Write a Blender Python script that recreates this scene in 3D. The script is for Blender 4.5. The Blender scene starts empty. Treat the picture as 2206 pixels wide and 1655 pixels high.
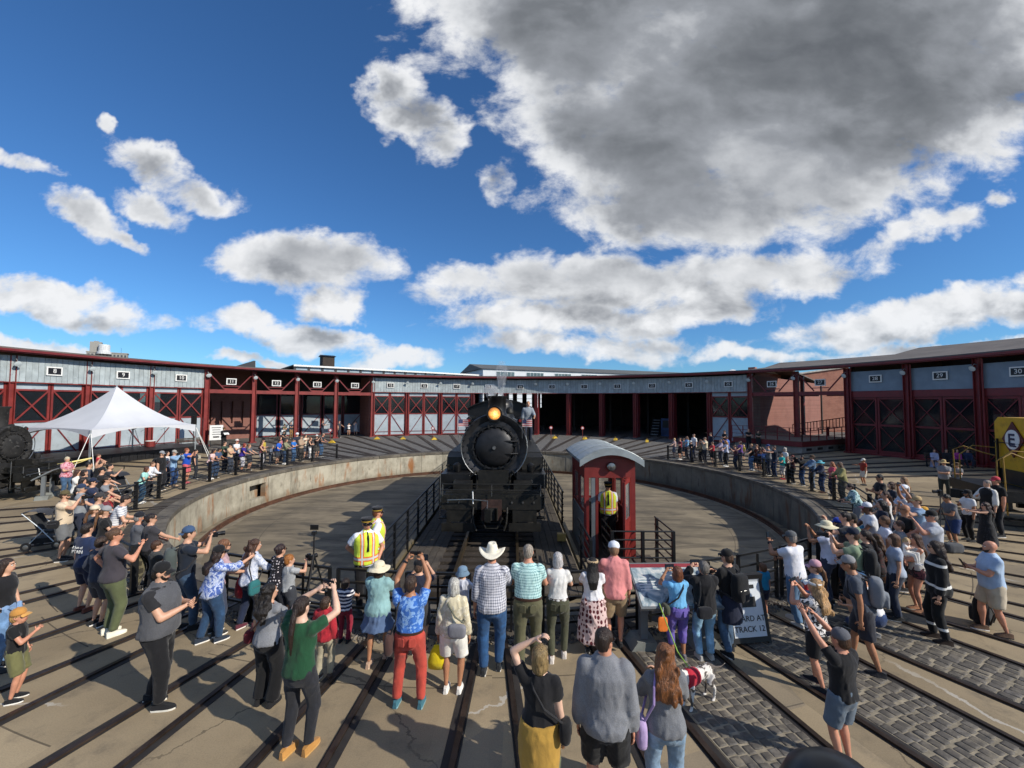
import bpy, bmesh, math, random
import numpy as np
from mathutils import Vector, Matrix, Euler
from mathutils.bvhtree import BVHTree
random.seed(7)
SC = bpy.context.scene
COL = SC.collection
R = math.radians
pi = math.pi

# ------------------------------------------------------------------ camera
CAM_H = 4.0685
FPX, PITCH, ROLL = 900.66, 0.0448, 0.0041
PW, PH = 2206.0, 1655.0
cam = bpy.data.cameras.new('camera'); cam_o = bpy.data.objects.new('camera', cam); COL.objects.link(cam_o)
cam.sensor_fit = 'HORIZONTAL'; cam.sensor_width = 36.0; cam.lens = 36.0 * FPX / PW
cam.clip_start = 0.1; cam.clip_end = 6000
cam_o.location = (0, 0, CAM_H)
cam_o.rotation_euler = (Matrix.Rotation(pi / 2 + PITCH, 3, 'X') @ Matrix.Rotation(ROLL, 3, 'Z')).to_euler()
SC.camera = cam_o

# ------------------------------------------------------------------ sun
SUN_AZ, SUN_EL = R(119.0), R(33.0)          # azimuth clockwise from +Y
to_sun = Vector((math.sin(SUN_AZ) * math.cos(SUN_EL), math.cos(SUN_AZ) * math.cos(SUN_EL), math.sin(SUN_EL)))
sun = bpy.data.lights.new('sun', 'SUN'); sun.energy = 4.6; sun.angle = R(0.53); sun.color = (1.0, 0.93, 0.82)
sun_o = bpy.data.objects.new('sun', sun); COL.objects.link(sun_o)
sun_o.rotation_euler = to_sun.to_track_quat('Z', 'Y').to_euler(); sun_o.location = to_sun * 200

# ------------------------------------------------------------------ view
SC.view_settings.view_transform = 'Standard'; SC.view_settings.look = 'None'
SC.view_settings.exposure = 0.0; SC.view_settings.gamma = 1.0; SC.view_settings.use_curve_mapping = False
SC.render.engine = 'CYCLES'
SC.cycles.max_bounces = 5; SC.cycles.diffuse_bounces = 2; SC.cycles.glossy_bounces = 2
SC.cycles.transmission_bounces = 4; SC.cycles.transparent_max_bounces = 6; SC.cycles.volume_bounces = 0
SC.cycles.caustics_reflective = False; SC.cycles.caustics_refractive = False
SC.cycles.use_adaptive_sampling = True; SC.cycles.adaptive_threshold = 0.02

# ------------------------------------------------------------------ node helpers
class NT:
    """tiny expression builder on a node tree"""
    def __init__(s, nt): s.nt = nt; s.n = nt.nodes; s.l = nt.links
    def node(s, t, **kw):
        n = s.n.new(t)
        for k, v in kw.items(): setattr(n, k, v)
        return n
    def link(s, a, b): s.l.new(a, b)
    def put(s, sock, v):
        if v is None: return
        if hasattr(v, 'is_linked') or isinstance(v, bpy.types.NodeSocket): s.l.new(v, sock)
        else:
            try: sock.default_value = v
            except Exception:
                sock.default_value = (v[0], v[1], v[2], 1.0) if hasattr(v, '__len__') else (v, v, v)
    def m(s, op, a, b=None, c=None, clamp=False):
        n = s.n.new('ShaderNodeMath'); n.operation = op; n.use_clamp = clamp
        s.put(n.inputs[0], a); s.put(n.inputs[1], b)
        if c is not None: s.put(n.inputs[2], c)
        return n.outputs[0]
    def add(s, a, b): return s.m('ADD', a, b)
    def sub(s, a, b): return s.m('SUBTRACT', a, b)
    def mul(s, a, b): return s.m('MULTIPLY', a, b)
    def mx(s, a, b): return s.m('MAXIMUM', a, b)
    def mn(s, a, b): return s.m('MINIMUM', a, b)
    def v(s, op, a, b=None, scale=None):
        n = s.n.new('ShaderNodeVectorMath'); n.operation = op
        s.put(n.inputs[0], a)
        if b is not None: s.put(n.inputs[1], b)
        if scale is not None: s.put(n.inputs['Scale'], scale)
        return n.outputs['Value'] if op in ('DOT_PRODUCT', 'LENGTH', 'DISTANCE') else n.outputs['Vector']
    def sep(s, a):
        n = s.n.new('ShaderNodeSeparateXYZ'); s.put(n.inputs[0], a); return n.outputs
    def comb(s, x=0., y=0., z=0.):
        n = s.n.new('ShaderNodeCombineXYZ'); s.put(n.inputs[0], x); s.put(n.inputs[1], y); s.put(n.inputs[2], z); return n.outputs[0]
    def noise(s, vec, scale=5., detail=4., rough=.55, dist=0., lac=2., dims='3D', w=None):
        n = s.n.new('ShaderNodeTexNoise'); n.noise_dimensions = dims
        if vec is not None: s.put(n.inputs['Vector'], vec)
        if w is not None: s.put(n.inputs['W'], w)
        s.put(n.inputs['Scale'], scale); n.inputs['Detail'].default_value = detail; n.inputs['Roughness'].default_value = rough
        n.inputs['Distortion'].default_value = dist; n.inputs['Lacunarity'].default_value = lac
        return n.outputs['Fac']
    def vor(s, vec, scale=5., feature='F1', out='Distance', rnd=1.0):
        n = s.n.new('ShaderNodeTexVoronoi'); n.feature = feature
        if vec is not None: s.put(n.inputs['Vector'], vec)
        n.inputs['Scale'].default_value = scale; n.inputs['Randomness'].default_value = rnd
        return n.outputs[out]
    def ramp(s, fac, stops, interp='LINEAR'):
        n = s.n.new('ShaderNodeValToRGB'); s.put(n.inputs[0], fac); cr = n.color_ramp; cr.interpolation = interp
        while len(cr.elements) < len(stops): cr.elements.new(0.5)
        for e, (p, c) in zip(cr.elements, stops):
            e.position = p; e.color = (c, c, c, 1) if not hasattr(c, '__len__') else (c[0], c[1], c[2], 1)
        return n.outputs['Color']
    def mix(s, fac, a, b, blend='MIX'):
        n = s.n.new('ShaderNodeMix'); n.data_type = 'RGBA'; n.blend_type = blend; n.clamp_factor = True
        s.put(n.inputs[0], fac); s.put(n.inputs[6], a if not isinstance(a, tuple) else (*a[:3], 1)); s.put(n.inputs[7], b if not isinstance(b, tuple) else (*b[:3], 1))
        return n.outputs[2]
    def mapr(s, x, a, b, c=0., d=1., smooth=True):
        n = s.n.new('ShaderNodeMapRange'); n.interpolation_type = 'SMOOTHSTEP' if smooth else 'LINEAR'; n.clamp = True
        s.put(n.inputs[0], x)
        for i, q in enumerate((a, b, c, d)): s.put(n.inputs[1 + i], q)
        return n.outputs[0]
    def mapping(s, vec, loc=(0, 0, 0), rot=(0, 0, 0), scale=(1, 1, 1), typ='POINT'):
        n = s.n.new('ShaderNodeMapping'); n.vector_type = typ; s.put(n.inputs[0], vec)
        n.inputs[1].default_value = loc; n.inputs[2].default_value = rot; n.inputs[3].default_value = scale
        return n.outputs[0]

# ------------------------------------------------------------------ world: Nishita sky + cumulus
def build_world():
    w = bpy.data.worlds.new('World'); SC.world = w; w.use_nodes = True
    nt = w.node_tree; nt.nodes.clear(); t = NT(nt)
    sky = t.node('ShaderNodeTexSky'); sky.sky_type = 'NISHITA'; sky.sun_disc = False
    sky.sun_elevation = SUN_EL; sky.sun_rotation = SUN_AZ; sky.altitude = 200; sky.air_density = 1.0; sky.dust_density = 0.25; sky.ozone_density = 3.0
    # ---- a field of cumulus masses on the sky dome; u, v = tangent of azimuth and of elevation seen north
    g = bpy.data.node_groups.new('cumulus_field', 'ShaderNodeTree')
    g.interface.new_socket('P', in_out='INPUT', socket_type='NodeSocketVector')
    g.interface.new_socket('D', in_out='OUTPUT', socket_type='NodeSocketFloat')
    q = NT(g); gi = q.node('NodeGroupInput'); go = q.node('NodeGroupOutput')
    P = gi.outputs[0]
    wz = q.noise(P, 3.4, 5., .62)
    wz2 = q.noise(q.v('ADD', P, (3.1, 7.7, 0)), 3.4, 5., .62)
    Pw = q.v('ADD', P, q.comb(q.mul(q.sub(wz, .5), .30), q.mul(q.sub(wz2, .5), .17), 0.))
    blobs = [ # px cx, cy, rx, ry, tilt (deg, image clockwise), weight
        (1240, 20, 400, 210, 14, 1.15), (1750, -170, 860, 270, 0, 1.3), (1420, 260, 350, 220, 10, 1.2), (1830, 130, 640, 320, -12, 1.25), (1480, 440, 330, 110, 4, 1.0), (1800, 360, 400, 130, -20, .95),
        (850, 165, 62, 100, -28, .8), (900, 235, 95, 70, 40, .9), (930, 300, 55, 45, 0, .7), (1080, 380, 50, 60, 0, .75),
        (1330, 600, 430, 72, -2, 1.0), (1640, 605, 300, 62, -10, .9), (1950, 500, 230, 42, -18, .7), (1010, 600, 110, 40, 10, .7),
        (1180, 690, 250, 50, 0, .95), (1480, 680, 230, 40, -6, .85), (1250, 748, 290, 30, 0, .85),
        (640, 565, 215, 72, 2, 1.05), (720, 650, 95, 38, -5, .8), (620, 718, 235, 36, 7, .9),
        (300, 350, 135, 50, 24, .85), (440, 412, 120, 36, 14, .8), (320, 435, 95, 32, 14, .75),
        (155, 458, 135, 42, 22, .85), (275, 512, 62, 22, 30, .7), (110, 650, 220, 50, 9, 1.0), (50, 752, 160, 26, 4, .9),
        (850, 775, 150, 28, 0, .85), (1960, 690, 340, 55, -9, 1.0), (2240, 640, 200, 62, -8, 1.0), (2190, 412, 46, 30, 0, .7),
        (25, 345, 75, 20, 22, .55), (200, 258, 30, 15, 30, .5), (1650, 768, 200, 18, 0, .7), (560, 776, 90, 12, 0, .65), (2000, 760, 260, 22, -4, .8),
    ]
    acc = None
    for (cx, cy, rx, ry, tilt, wgt) in blobs:
        u0, v0 = (cx - PW / 2) / FPX, (868 - cy) / FPX
        k = math.sqrt(wgt)
        e = q.mapping(Pw, (u0, v0, 0), (0, 0, R(-tilt)), (rx / FPX * 1.10, ry / FPX * 1.10, 1), 'TEXTURE')
        val = q.sub(wgt, q.mul(q.v('DOT_PRODUCT', e, e), wgt))
        if acc is None: acc = val
        else:
            n = q.node('ShaderNodeMath', operation='SMOOTH_MAX'); q.put(n.inputs[0], acc); q.put(n.inputs[1], val); n.inputs[2].default_value = .25; acc = n.outputs[0]
    # the sky outside the north view carries on with the same broken cover
    sp = q.sep(P)
    away = q.mx(q.sub(q.m('ABSOLUTE', sp[0]), 1.35), q.sub(sp[1], 1.0))
    gen = q.mul(q.sub(q.noise(q.v('MULTIPLY', P, (1, 1.8, 1)), 1.3, 2., .5), .5), 5.0)
    acc = q.add(q.mx(acc, -1.2), 0.)
    f = q.mapr(away, 0., .35)
    base = q.add(q.mul(acc, q.sub(1., f)), q.mul(gen, f))
    q.link(base, go.inputs[0])
    # ---- direction -> u, v
    tc = t.node('ShaderNodeTexCoord'); dirv = tc.outputs['Generated']
    s = t.sep(dirv)
    ay = t.mx(t.m('ABSOLUTE', s[1]), .12)
    south = t.m('LESS_THAN', s[1], 0.)
    P = t.comb(t.add(t.m('DIVIDE', s[0], ay), t.mul(south, 7.3)), t.m('DIVIDE', s[2], ay), t.mul(south, 4.))
    def field(p):
        n = t.node('ShaderNodeGroup'); n.node_tree = g; t.put(n.inputs[0], p); return n.outputs[0]
    SQ = t.v('MULTIPLY', P, (1, 1.5, 1))
    fine = t.noise(SQ, 6.5, 9., .62, .2)
    B0 = field(P)
    D0 = t.add(B0, t.mul(t.sub(fine, .5), 2.5))
    alpha = t.mapr(D0, .02, .70)
    # soft billows lit from the upper right, grey bases
    r0 = t.noise(SQ, 5.5, 5., .55, .2); r1 = t.noise(t.v('ADD', SQ, (.03, .05, 0)), 5.5, 5., .55, .2)
    relief = t.mul(t.sub(r1, r0), 2.6)
    B1 = field(t.v('ADD', P, (.015, .055, 0)))
    haze = t.mapr(s[2], .0, .22, 1., 0.)
    elev = t.mapr(s[2], .16, .42)
    # broad, smooth underside of the tall cloud; low clouds only shade toward their bases
    core = t.mapr(t.add(B0, t.mul(t.sub(r0, .5), 1.1)), .10, .80)
    deep = t.mapr(t.add(B0, t.mul(t.sub(r0, .5), 1.1)), .40, 1.15)
    under = t.mapr(t.add(t.sub(B1, B0), t.mul(relief, .8)), -.55, .85)
    broad = t.sub(t.noise(SQ, 1.7, 4., .5, .3), .5)
    dk_hi = t.add(t.add(t.mul(deep, .70), t.mul(t.mul(core, under), .12)), t.mul(broad, t.mul(deep, 1.5)))
    dk_lo = t.add(t.mul(core, t.add(.0, t.mul(under, .46))), t.mul(relief, .16))
    dark = t.add(t.mul(dk_hi, elev), t.mul(dk_lo, t.sub(1., elev)))
    dark = t.add(dark, t.mul(relief, t.add(.10, t.mul(core, .10))))
    dark = t.m('ADD', dark, .03, clamp=True)
    ccol = t.ramp(dark, [(0., (.90, .91, .93)), (.20, (.68, .70, .73)), (.50, (.33, .35, .385)), (.78, (.19, .205, .228)), (1., (.135, .148, .168))])
    ccol = t.mix(t.mul(haze, .30), ccol, (.60, .72, .86))
    skyc = t.v('SCALE', sky.outputs[0], scale=.088)
    skyc = t.mix(1.0, skyc, (0.58, 1.02, 1.44), 'MULTIPLY')
    col = t.mix(alpha, skyc, ccol)
    bg = t.node('ShaderNodeBackground'); t.link(col, bg.inputs[0]); bg.inputs[1].default_value = 1.0
    out = t.node('ShaderNodeOutputWorld'); t.link(bg.outputs[0], out.inputs[0])
    w.cycles.sampling_method = 'MANUAL'; w.cycles.sample_map_resolution = 512
build_world()
# ------------------------------------------------------------------ geometry of the place
TC = Vector((-0.60, 21.81, 0.0))            # turntable centre
RP, RRING, RFACE = 13.36, 12.72, 31.9       # pit wall, ring rail, roundhouse face
DST = 7.302                                 # degrees per stall
def pol(r, deg, z=0.0):
    a = R(deg); return Vector((TC.x + r * math.sin(a), TC.y + r * math.cos(a), z))
def ground_at(px, py, z=0.0):
    """the point of height z that the photograph shows at a pixel"""
    x = px - PW / 2; y = -(py - PH / 2)
    xx = x * math.cos(ROLL) - y * math.sin(ROLL); yy = x * math.sin(ROLL) + y * math.cos(ROLL)
    d = (xx / FPX, math.cos(PITCH) - yy / FPX * math.sin(PITCH), math.sin(PITCH) + yy / FPX * math.cos(PITCH))
    k = (z - CAM_H) / d[2]
    return Vector((d[0] * k, d[1] * k, z))

# ------------------------------------------------------------------ materials
MATS = {}
def new_mat(name):
    m = bpy.data.materials.new(name); m.use_nodes = True
    nt = m.node_tree; nt.nodes.clear(); t = NT(nt)
    b = t.node('ShaderNodeBsdfPrincipled'); o = t.node('ShaderNodeOutputMaterial'); t.link(b.outputs[0], o.inputs[0])
    return m, t, b
def S(r, g, b):
    """sRGB 0-255 -> linear"""
    f = lambda c: (c / 255 / 12.92) if c / 255 <= .04045 else ((c / 255 + .055) / 1.055) ** 2.4
    return (f(r), f(g), f(b))
def scl(c, k): return tuple(min(1.0, x * k) for x in c)
def bump(t, b, h, strength=.3, dist=.01):
    n = t.node('ShaderNodeBump'); n.inputs['Strength'].default_value = strength; n.inputs['Distance'].default_value = dist
    t.link(h, n.inputs['Height']); t.link(n.outputs[0], b.inputs['Normal'])
def obj_co(t, rnd=True):
    tc = t.node('ShaderNodeTexCoord'); v = tc.outputs['Object']
    if rnd:
        oi = t.node('ShaderNodeObjectInfo'); v = t.v('ADD', v, t.v('SCALE', (13.1, 7.7, 5.3), scale=oi.outputs['Random']))
    return v
def pbr(name, col, rough=.6, metal=0., var=.25, vs=2.0, bmp=.15, bs=30., col2=None, spec=.5, rvar=.15):
    """plain surface: colour drift, a second worn colour, fine relief"""
    if name in MATS: return MATS[name]
    m, t, b = new_mat(name); v = obj_co(t)
    n1 = t.noise(v, vs, 5., .6); n2 = t.noise(v, bs, 3., .6)
    c = t.mix(t.mapr(n1, .3, .75), scl(col, 1 - var), scl(col, 1 + var * .8))
    if col2: c = t.mix(t.mapr(t.noise(v, vs * 2.7, 6., .65), .55, .72), c, col2)
    t.link(c, b.inputs['Base Color'])
    t.link(t.m('ADD', t.mul(t.sub(n1, .5), rvar * 2), rough, clamp=True), b.inputs['Roughness'])
    b.inputs['Metallic'].default_value = metal; b.inputs['Specular IOR Level'].default_value = spec
    if bmp: bump(t, b, n2, bmp, .01)
    MATS[name] = m; return m
def flat(name, col, rough=.5, metal=0., emit=0., alpha=1.):
    if name in MATS: return MATS[name]
    m, t, b = new_mat(name); b.inputs['Base Color'].default_value = (*col, 1); b.inputs['Roughness'].default_value = rough; b.inputs['Metallic'].default_value = metal
    if emit: b.inputs['Emission Color'].default_value = (*col, 1); b.inputs['Emission Strength'].default_value = emit
    MATS[name] = m; return m
def glass(name, tint=(.02, .025, .03), alpha=.55):
    if name in MATS: return MATS[name]
    m, t, b = new_mat(name); b.inputs['Base Color'].default_value = (*tint, 1); b.inputs['Roughness'].default_value = .06; b.inputs['Alpha'].default_value = alpha
    b.inputs['Specular IOR Level'].default_value = .6
    MATS[name] = m; return m

# ------------------------------------------------------------------ mesh builder
class MB:
    def __init__(s, M=None): s.v = []; s.f = []; s.mi = []; s.cur = 0; s.M = M
    def add(s, vs, fs):
        o = len(s.v)
        if s.M is not None: vs = [s.M @ Vector(p) for p in vs]
        s.v += [tuple(p) for p in vs]; s.f += [tuple(i + o for i in f) for f in fs]; s.mi += [s.cur] * len(fs)
    def box(s, c, d, rot=None, bevel=0.):
        x, y, z = d[0] / 2, d[1] / 2, d[2] / 2
        P = [Vector(p) for p in ((-x, -y, -z), (x, -y, -z), (x, y, -z), (-x, y, -z), (-x, -y, z), (x, -y, z), (x, y, z), (-x, y, z))]
        if rot is not None:
            M = rot if isinstance(rot, Matrix) else Euler(rot).to_matrix(); P = [M @ p for p in P]
        s.add([p + Vector(c) for p in P], [(0, 3, 2, 1), (4, 5, 6, 7), (0, 1, 5, 4), (1, 2, 6, 5), (2, 3, 7, 6), (3, 0, 4, 7)]); return s
    def bar(s, a, b, w, h=None, up=(0, 0, 1)):
        """a straight bar of section w x h from a to b"""
        a = Vector(a); b = Vector(b); h = h or w; d = (b - a); L = d.length
        if L < 1e-6: return s
        d.normalize(); u = Vector(up)
        if abs(d.dot(u)) > .99: u = Vector((0, 1, 0))
        x = d.cross(u).normalized(); z = x.cross(d).normalized()
        P = []
        for q in (a, b):
            for i, j in ((-1, -1), (1, -1), (1, 1), (-1, 1)): P.append(q + x * (w / 2 * i) + z * (h / 2 * j))
        s.add(P, [(0, 1, 2, 3), (7, 6, 5, 4), (0, 4, 5, 1), (1, 5, 6, 2), (2, 6, 7, 3), (3, 7, 4, 0)]); return s
    def tube(s, pts, r, n=8, cap=True):
        """round tube through pts; r a number or one per point"""
        pts = [Vector(p) for p in pts]; m = len(pts); rr = r if hasattr(r, '__len__') else [r] * m
        V = []; prev = None
        for i, p in enumerate(pts):
            d = (pts[min(i + 1, m - 1)] - pts[max(i - 1, 0)])
            if d.length < 1e-9: d = Vector((0, 0, 1))
            d.normalize()
            if prev is None:
                u = Vector((0, 0, 1)) if abs(d.z) < .9 else Vector((1, 0, 0)); x = d.cross(u).normalized()
            else:
                x = (prev - d * prev.dot(d)).normalized()
            prev = x; y = d.cross(x)
            for k in range(n):
                a = 2 * pi * k / n; V.append(p + (x * math.cos(a) + y * math.sin(a)) * rr[i])
        F = [(i * n + k, i * n + (k + 1) % n, (i + 1) * n + (k + 1) % n, (i + 1) * n + k) for i in range(m - 1) for k in range(n)]
        if cap: F += [tuple(range(n - 1, -1, -1)), tuple((m - 1) * n + k for k in range(n))]
        s.add(V, F); return s
    def lathe(s, prof, o=(0, 0, 0), axis='Z', n=24, M=None):
        """profile [(r, h)] turned about an axis through o"""
        V = []; m = len(prof); o = Vector(o)
        for (r, h) in prof:
            for k in range(n):
                a = 2 * pi * k / n; c, q = r * math.cos(a), r * math.sin(a)
                p = Vector((c, q, h)) if axis == 'Z' else (Vector((c, h, q)) if axis == 'Y' else Vector((h, c, q)))
                if M is not None: p = M @ p
                V.append(o + p)
        F = [(i * n + k, i * n + (k + 1) % n, (i + 1) * n + (k + 1) % n, (i + 1) * n + k) for i in range(m - 1) for k in range(n)]
        if prof[0][0] > 1e-5: F.append(tuple(range(n - 1, -1, -1)))
        if prof[-1][0] > 1e-5: F.append(tuple((m - 1) * n + k for k in range(n)))
        if axis == 'Y': F = [tuple(reversed(f)) for f in F]
        s.add(V, F); return s
    def arc(s, r0, r1, z0, z1, a0, a1, n=6):
        """a curved block round the turntable centre"""
        V = []
        for i in range(n + 1):
            a = a0 + (a1 - a0) * i / n
            V += [pol(r0, a, z0), pol(r1, a, z0), pol(r1, a, z1), pol(r0, a, z1)]
        F = []
        for i in range(n):
            b = i * 4; c = b + 4
            F += [(b, b + 1, c + 1, c), (b + 1, b + 2, c + 2, c + 1), (b + 2, b + 3, c + 3, c + 2), (b + 3, b, c, c + 3)]
        F += [(3, 2, 1, 0), (n * 4, n * 4 + 1, n * 4 + 2, n * 4 + 3)]
        s.add(V, F); return s
    def prism(s, poly, a, b):
        """poly: list of 3D offsets (planar); extruded from a to b"""
        a = Vector(a); b = Vector(b); n = len(poly)
        V = [a + Vector(p) for p in poly] + [b + Vector(p) for p in poly]
        F = [tuple(range(n - 1, -1, -1)), tuple(range(n, 2 * n))] + [(k, (k + 1) % n, n + (k + 1) % n, n + k) for k in range(n)]
        s.add(V, F); return s
    def sheet(s, grid):
        """grid[i][j] of points"""
        h, w = len(grid), len(grid[0]); V = [p for row in grid for p in row]
        s.add(V, [(i * w + j, i * w + j + 1, (i + 1) * w + j + 1, (i + 1) * w + j) for i in range(h - 1) for j in range(w - 1)]); return s
    def mesh(s, name, mats):
        me = bpy.data.meshes.new(name); me.from_pydata(s.v, [], s.f)
        for m in (mats if isinstance(mats, (list, tuple)) else [mats]): me.materials.append(m)
        if any(s.mi): me.polygons.foreach_set('material_index', s.mi)
        return me
    def build(s, name, mats, parent=None, smooth=False, fix=True, angle=None):
        me = s.mesh(name, mats)
        if fix:
            bm = bmesh.new(); bm.from_mesh(me); bmesh.ops.recalc_face_normals(bm, faces=bm.faces); bm.to_mesh(me); bm.free()
        if smooth: me.polygons.foreach_set('use_smooth', [True] * len(me.polygons))
        if angle: me.set_sharp_from_angle(angle=R(angle))
        o = bpy.data.objects.new(name, me); COL.objects.link(o)
        if parent is not None: o.parent = parent
        me.update(); return o
def tag(o, label=None, cat=None, group=None, kind=None):
    if label: o['label'] = label
    if cat: o['category'] = cat
    if group: o['group'] = group
    if kind: o['kind'] = kind
    return o
def thing(name, label, cat, loc=(0, 0, 0), rz=0., group=None):
    o = bpy.data.objects.new(name, None); COL.objects.link(o); o.location = loc; o.rotation_euler = (0, 0, rz); o.empty_display_size = .2
    return tag(o, label, cat, group)
def struct(name, loc=(0, 0, 0)):
    o = bpy.data.objects.new(name, None); COL.objects.link(o); o.location = loc; o['kind'] = 'structure'; o.empty_display_size = .2; return o
def piece(name, me, parent, loc=(0, 0, 0), rot=None, scale=None):
    o = bpy.data.objects.new(name, me); COL.objects.link(o); o.parent = parent; o.location = loc
    if rot is not None: o.rotation_euler = rot
    if scale is not None: o.scale = scale
    return o
def text_mesh(name, body, size, mat, parent, loc, rot, extrude=.004, align='CENTER'):
    c = bpy.data.curves.new(name, 'FONT'); c.body = body; c.size = size; c.extrude = extrude; c.align_x = align; c.align_y = 'CENTER'; c.resolution_u = 3
    tmp = bpy.data.objects.new(name, c); COL.objects.link(tmp)
    dg = bpy.context.evaluated_depsgraph_get(); me = bpy.data.meshes.new_from_object(tmp.evaluated_get(dg)); bpy.data.objects.remove(tmp)
    me.materials.clear(); me.materials.append(mat)
    return piece(name, me, parent, loc, rot)
# ------------------------------------------------------------------ ground, pit, tracks
def mat_ground():
    m, t, b = new_mat('apron_concrete'); tc = t.node('ShaderNodeTexCoord'); v = tc.outputs['Object']
    rel = t.v('SUBTRACT', v, tuple(TC)); s = t.sep(rel)
    rad = t.v('LENGTH', t.comb(s[0], s[1], 0.)); ang = t.m('ARCTAN2', s[0], s[1])
    n1 = t.noise(v, .35, 6., .6); n2 = t.noise(v, 2.2, 6., .65); n3 = t.noise(v, 60., 3., .7)
    tan = t.mix(t.mapr(n1, .3, .7), S(146, 130, 104), S(168, 151, 122))
    tan = t.mix(t.mapr(n2, .5, .8), tan, S(120, 109, 91))
    # slabs: each cast strip between two tracks has its own tone
    slab = t.m('FLOOR', t.mul(ang, 180 / pi / 7.45))
    ring = t.m('FLOOR', t.m('DIVIDE', t.sub(rad, t.mul(t.noise(None, 1.7, 0., dims='1D', w=slab), 4.)), 4.6))
    wn = t.node('ShaderNodeTexWhiteNoise'); wn.noise_dimensions = '2D'; t.link(t.comb(slab, ring, 0.), wn.inputs['Vector'])
    tan = t.mix(1., tan, t.ramp(wn.outputs[0], [(0., .86), (1., 1.1)]), 'MULTIPLY')
    # joints across the strips and meandering cracks
    fr = t.m('FRACT', t.m('DIVIDE', t.sub(rad, t.mul(t.noise(None, 1.7, 0., dims='1D', w=slab), 4.)), 4.6))
    jn = t.mul(t.m('LESS_THAN', fr, .0045), 1.)
    vw = t.v('ADD', v, t.v('SCALE', t.comb(n2, t.noise(v, 2.7, 4.), 0.), scale=.5))
    ck = t.vor(vw, .22, 'DISTANCE_TO_EDGE'); crack = t.mul(t.m('LESS_THAN', ck, .0030), t.mapr(n1, .36, .5))
    pale = t.mul(t.m('LESS_THAN', t.vor(t.v('ADD', vw, (9.3, 4.1, 0)), .17, 'DISTANCE_TO_EDGE'), .0035), t.mapr(t.noise(v, .3, 2.), .5, .55))
    tan = t.mix(t.mul(pale, .7), tan, S(196, 190, 178))
    tan = t.mix(t.mx(t.mul(jn, .75), t.mul(crack, .6)), tan, S(64, 57, 49))
    stain = t.mapr(t.noise(v, .9, 5., .7, 1.), .62, .78)
    tan = t.mix(t.mul(stain, .45), tan, S(80, 72, 60))
    patch = t.vor(v, .55, 'F1', 'Color'); pv = t.sep(patch)[0]
    tan = t.mix(t.mul(t.m('GREATER_THAN', pv, .86), .35), tan, S(112, 106, 98))
    spot = t.mapr(t.vor(v, 1.1, 'F1', rnd=1.), .06, .13, 1., 0.); tan = t.mix(t.mul(t.mul(spot, t.mapr(t.noise(v, .8, 2.), .5, .6)), .6), tan, S(52, 47, 41))
    worn = t.mapr(t.m('ABSOLUTE', t.sub(t.m('FRACT', t.add(t.mul(ang, 180 / pi / 7.45), .5)), .5)), .30, .5); tan = t.mix(t.mul(worn, t.mul(t.mapr(n2, .3, .7), .3)), tan, S(90, 82, 70))
    # the roundhouse apron to the north is cinder-grey
    grey = t.mix(t.mapr(n2, .3, .75), S(96, 94, 92), S(128, 126, 122))
    grey = t.mix(t.mapr(t.noise(v, 14., 4., .7), .45, .7), grey, S(82, 80, 78))
    north = t.mapr(t.add(t.m('ABSOLUTE', ang), t.mul(t.sub(n1, .5), .15)), R(57), R(64), 1., 0.)
    c = t.mix(north, tan, grey)
    c = t.mix(t.mul(t.mapr(n3, .35, .7), .22), c, S(70, 64, 56))
    t.link(c, b.inputs['Base Color']); b.inputs['Roughness'].default_value = .85; b.inputs['Specular IOR Level'].default_value = .3
    bump(t, b, t.add(t.mul(n3, .5), t.mul(t.noise(v, 9., 5., .6), .8)), .35, .012)
    return m
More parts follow.
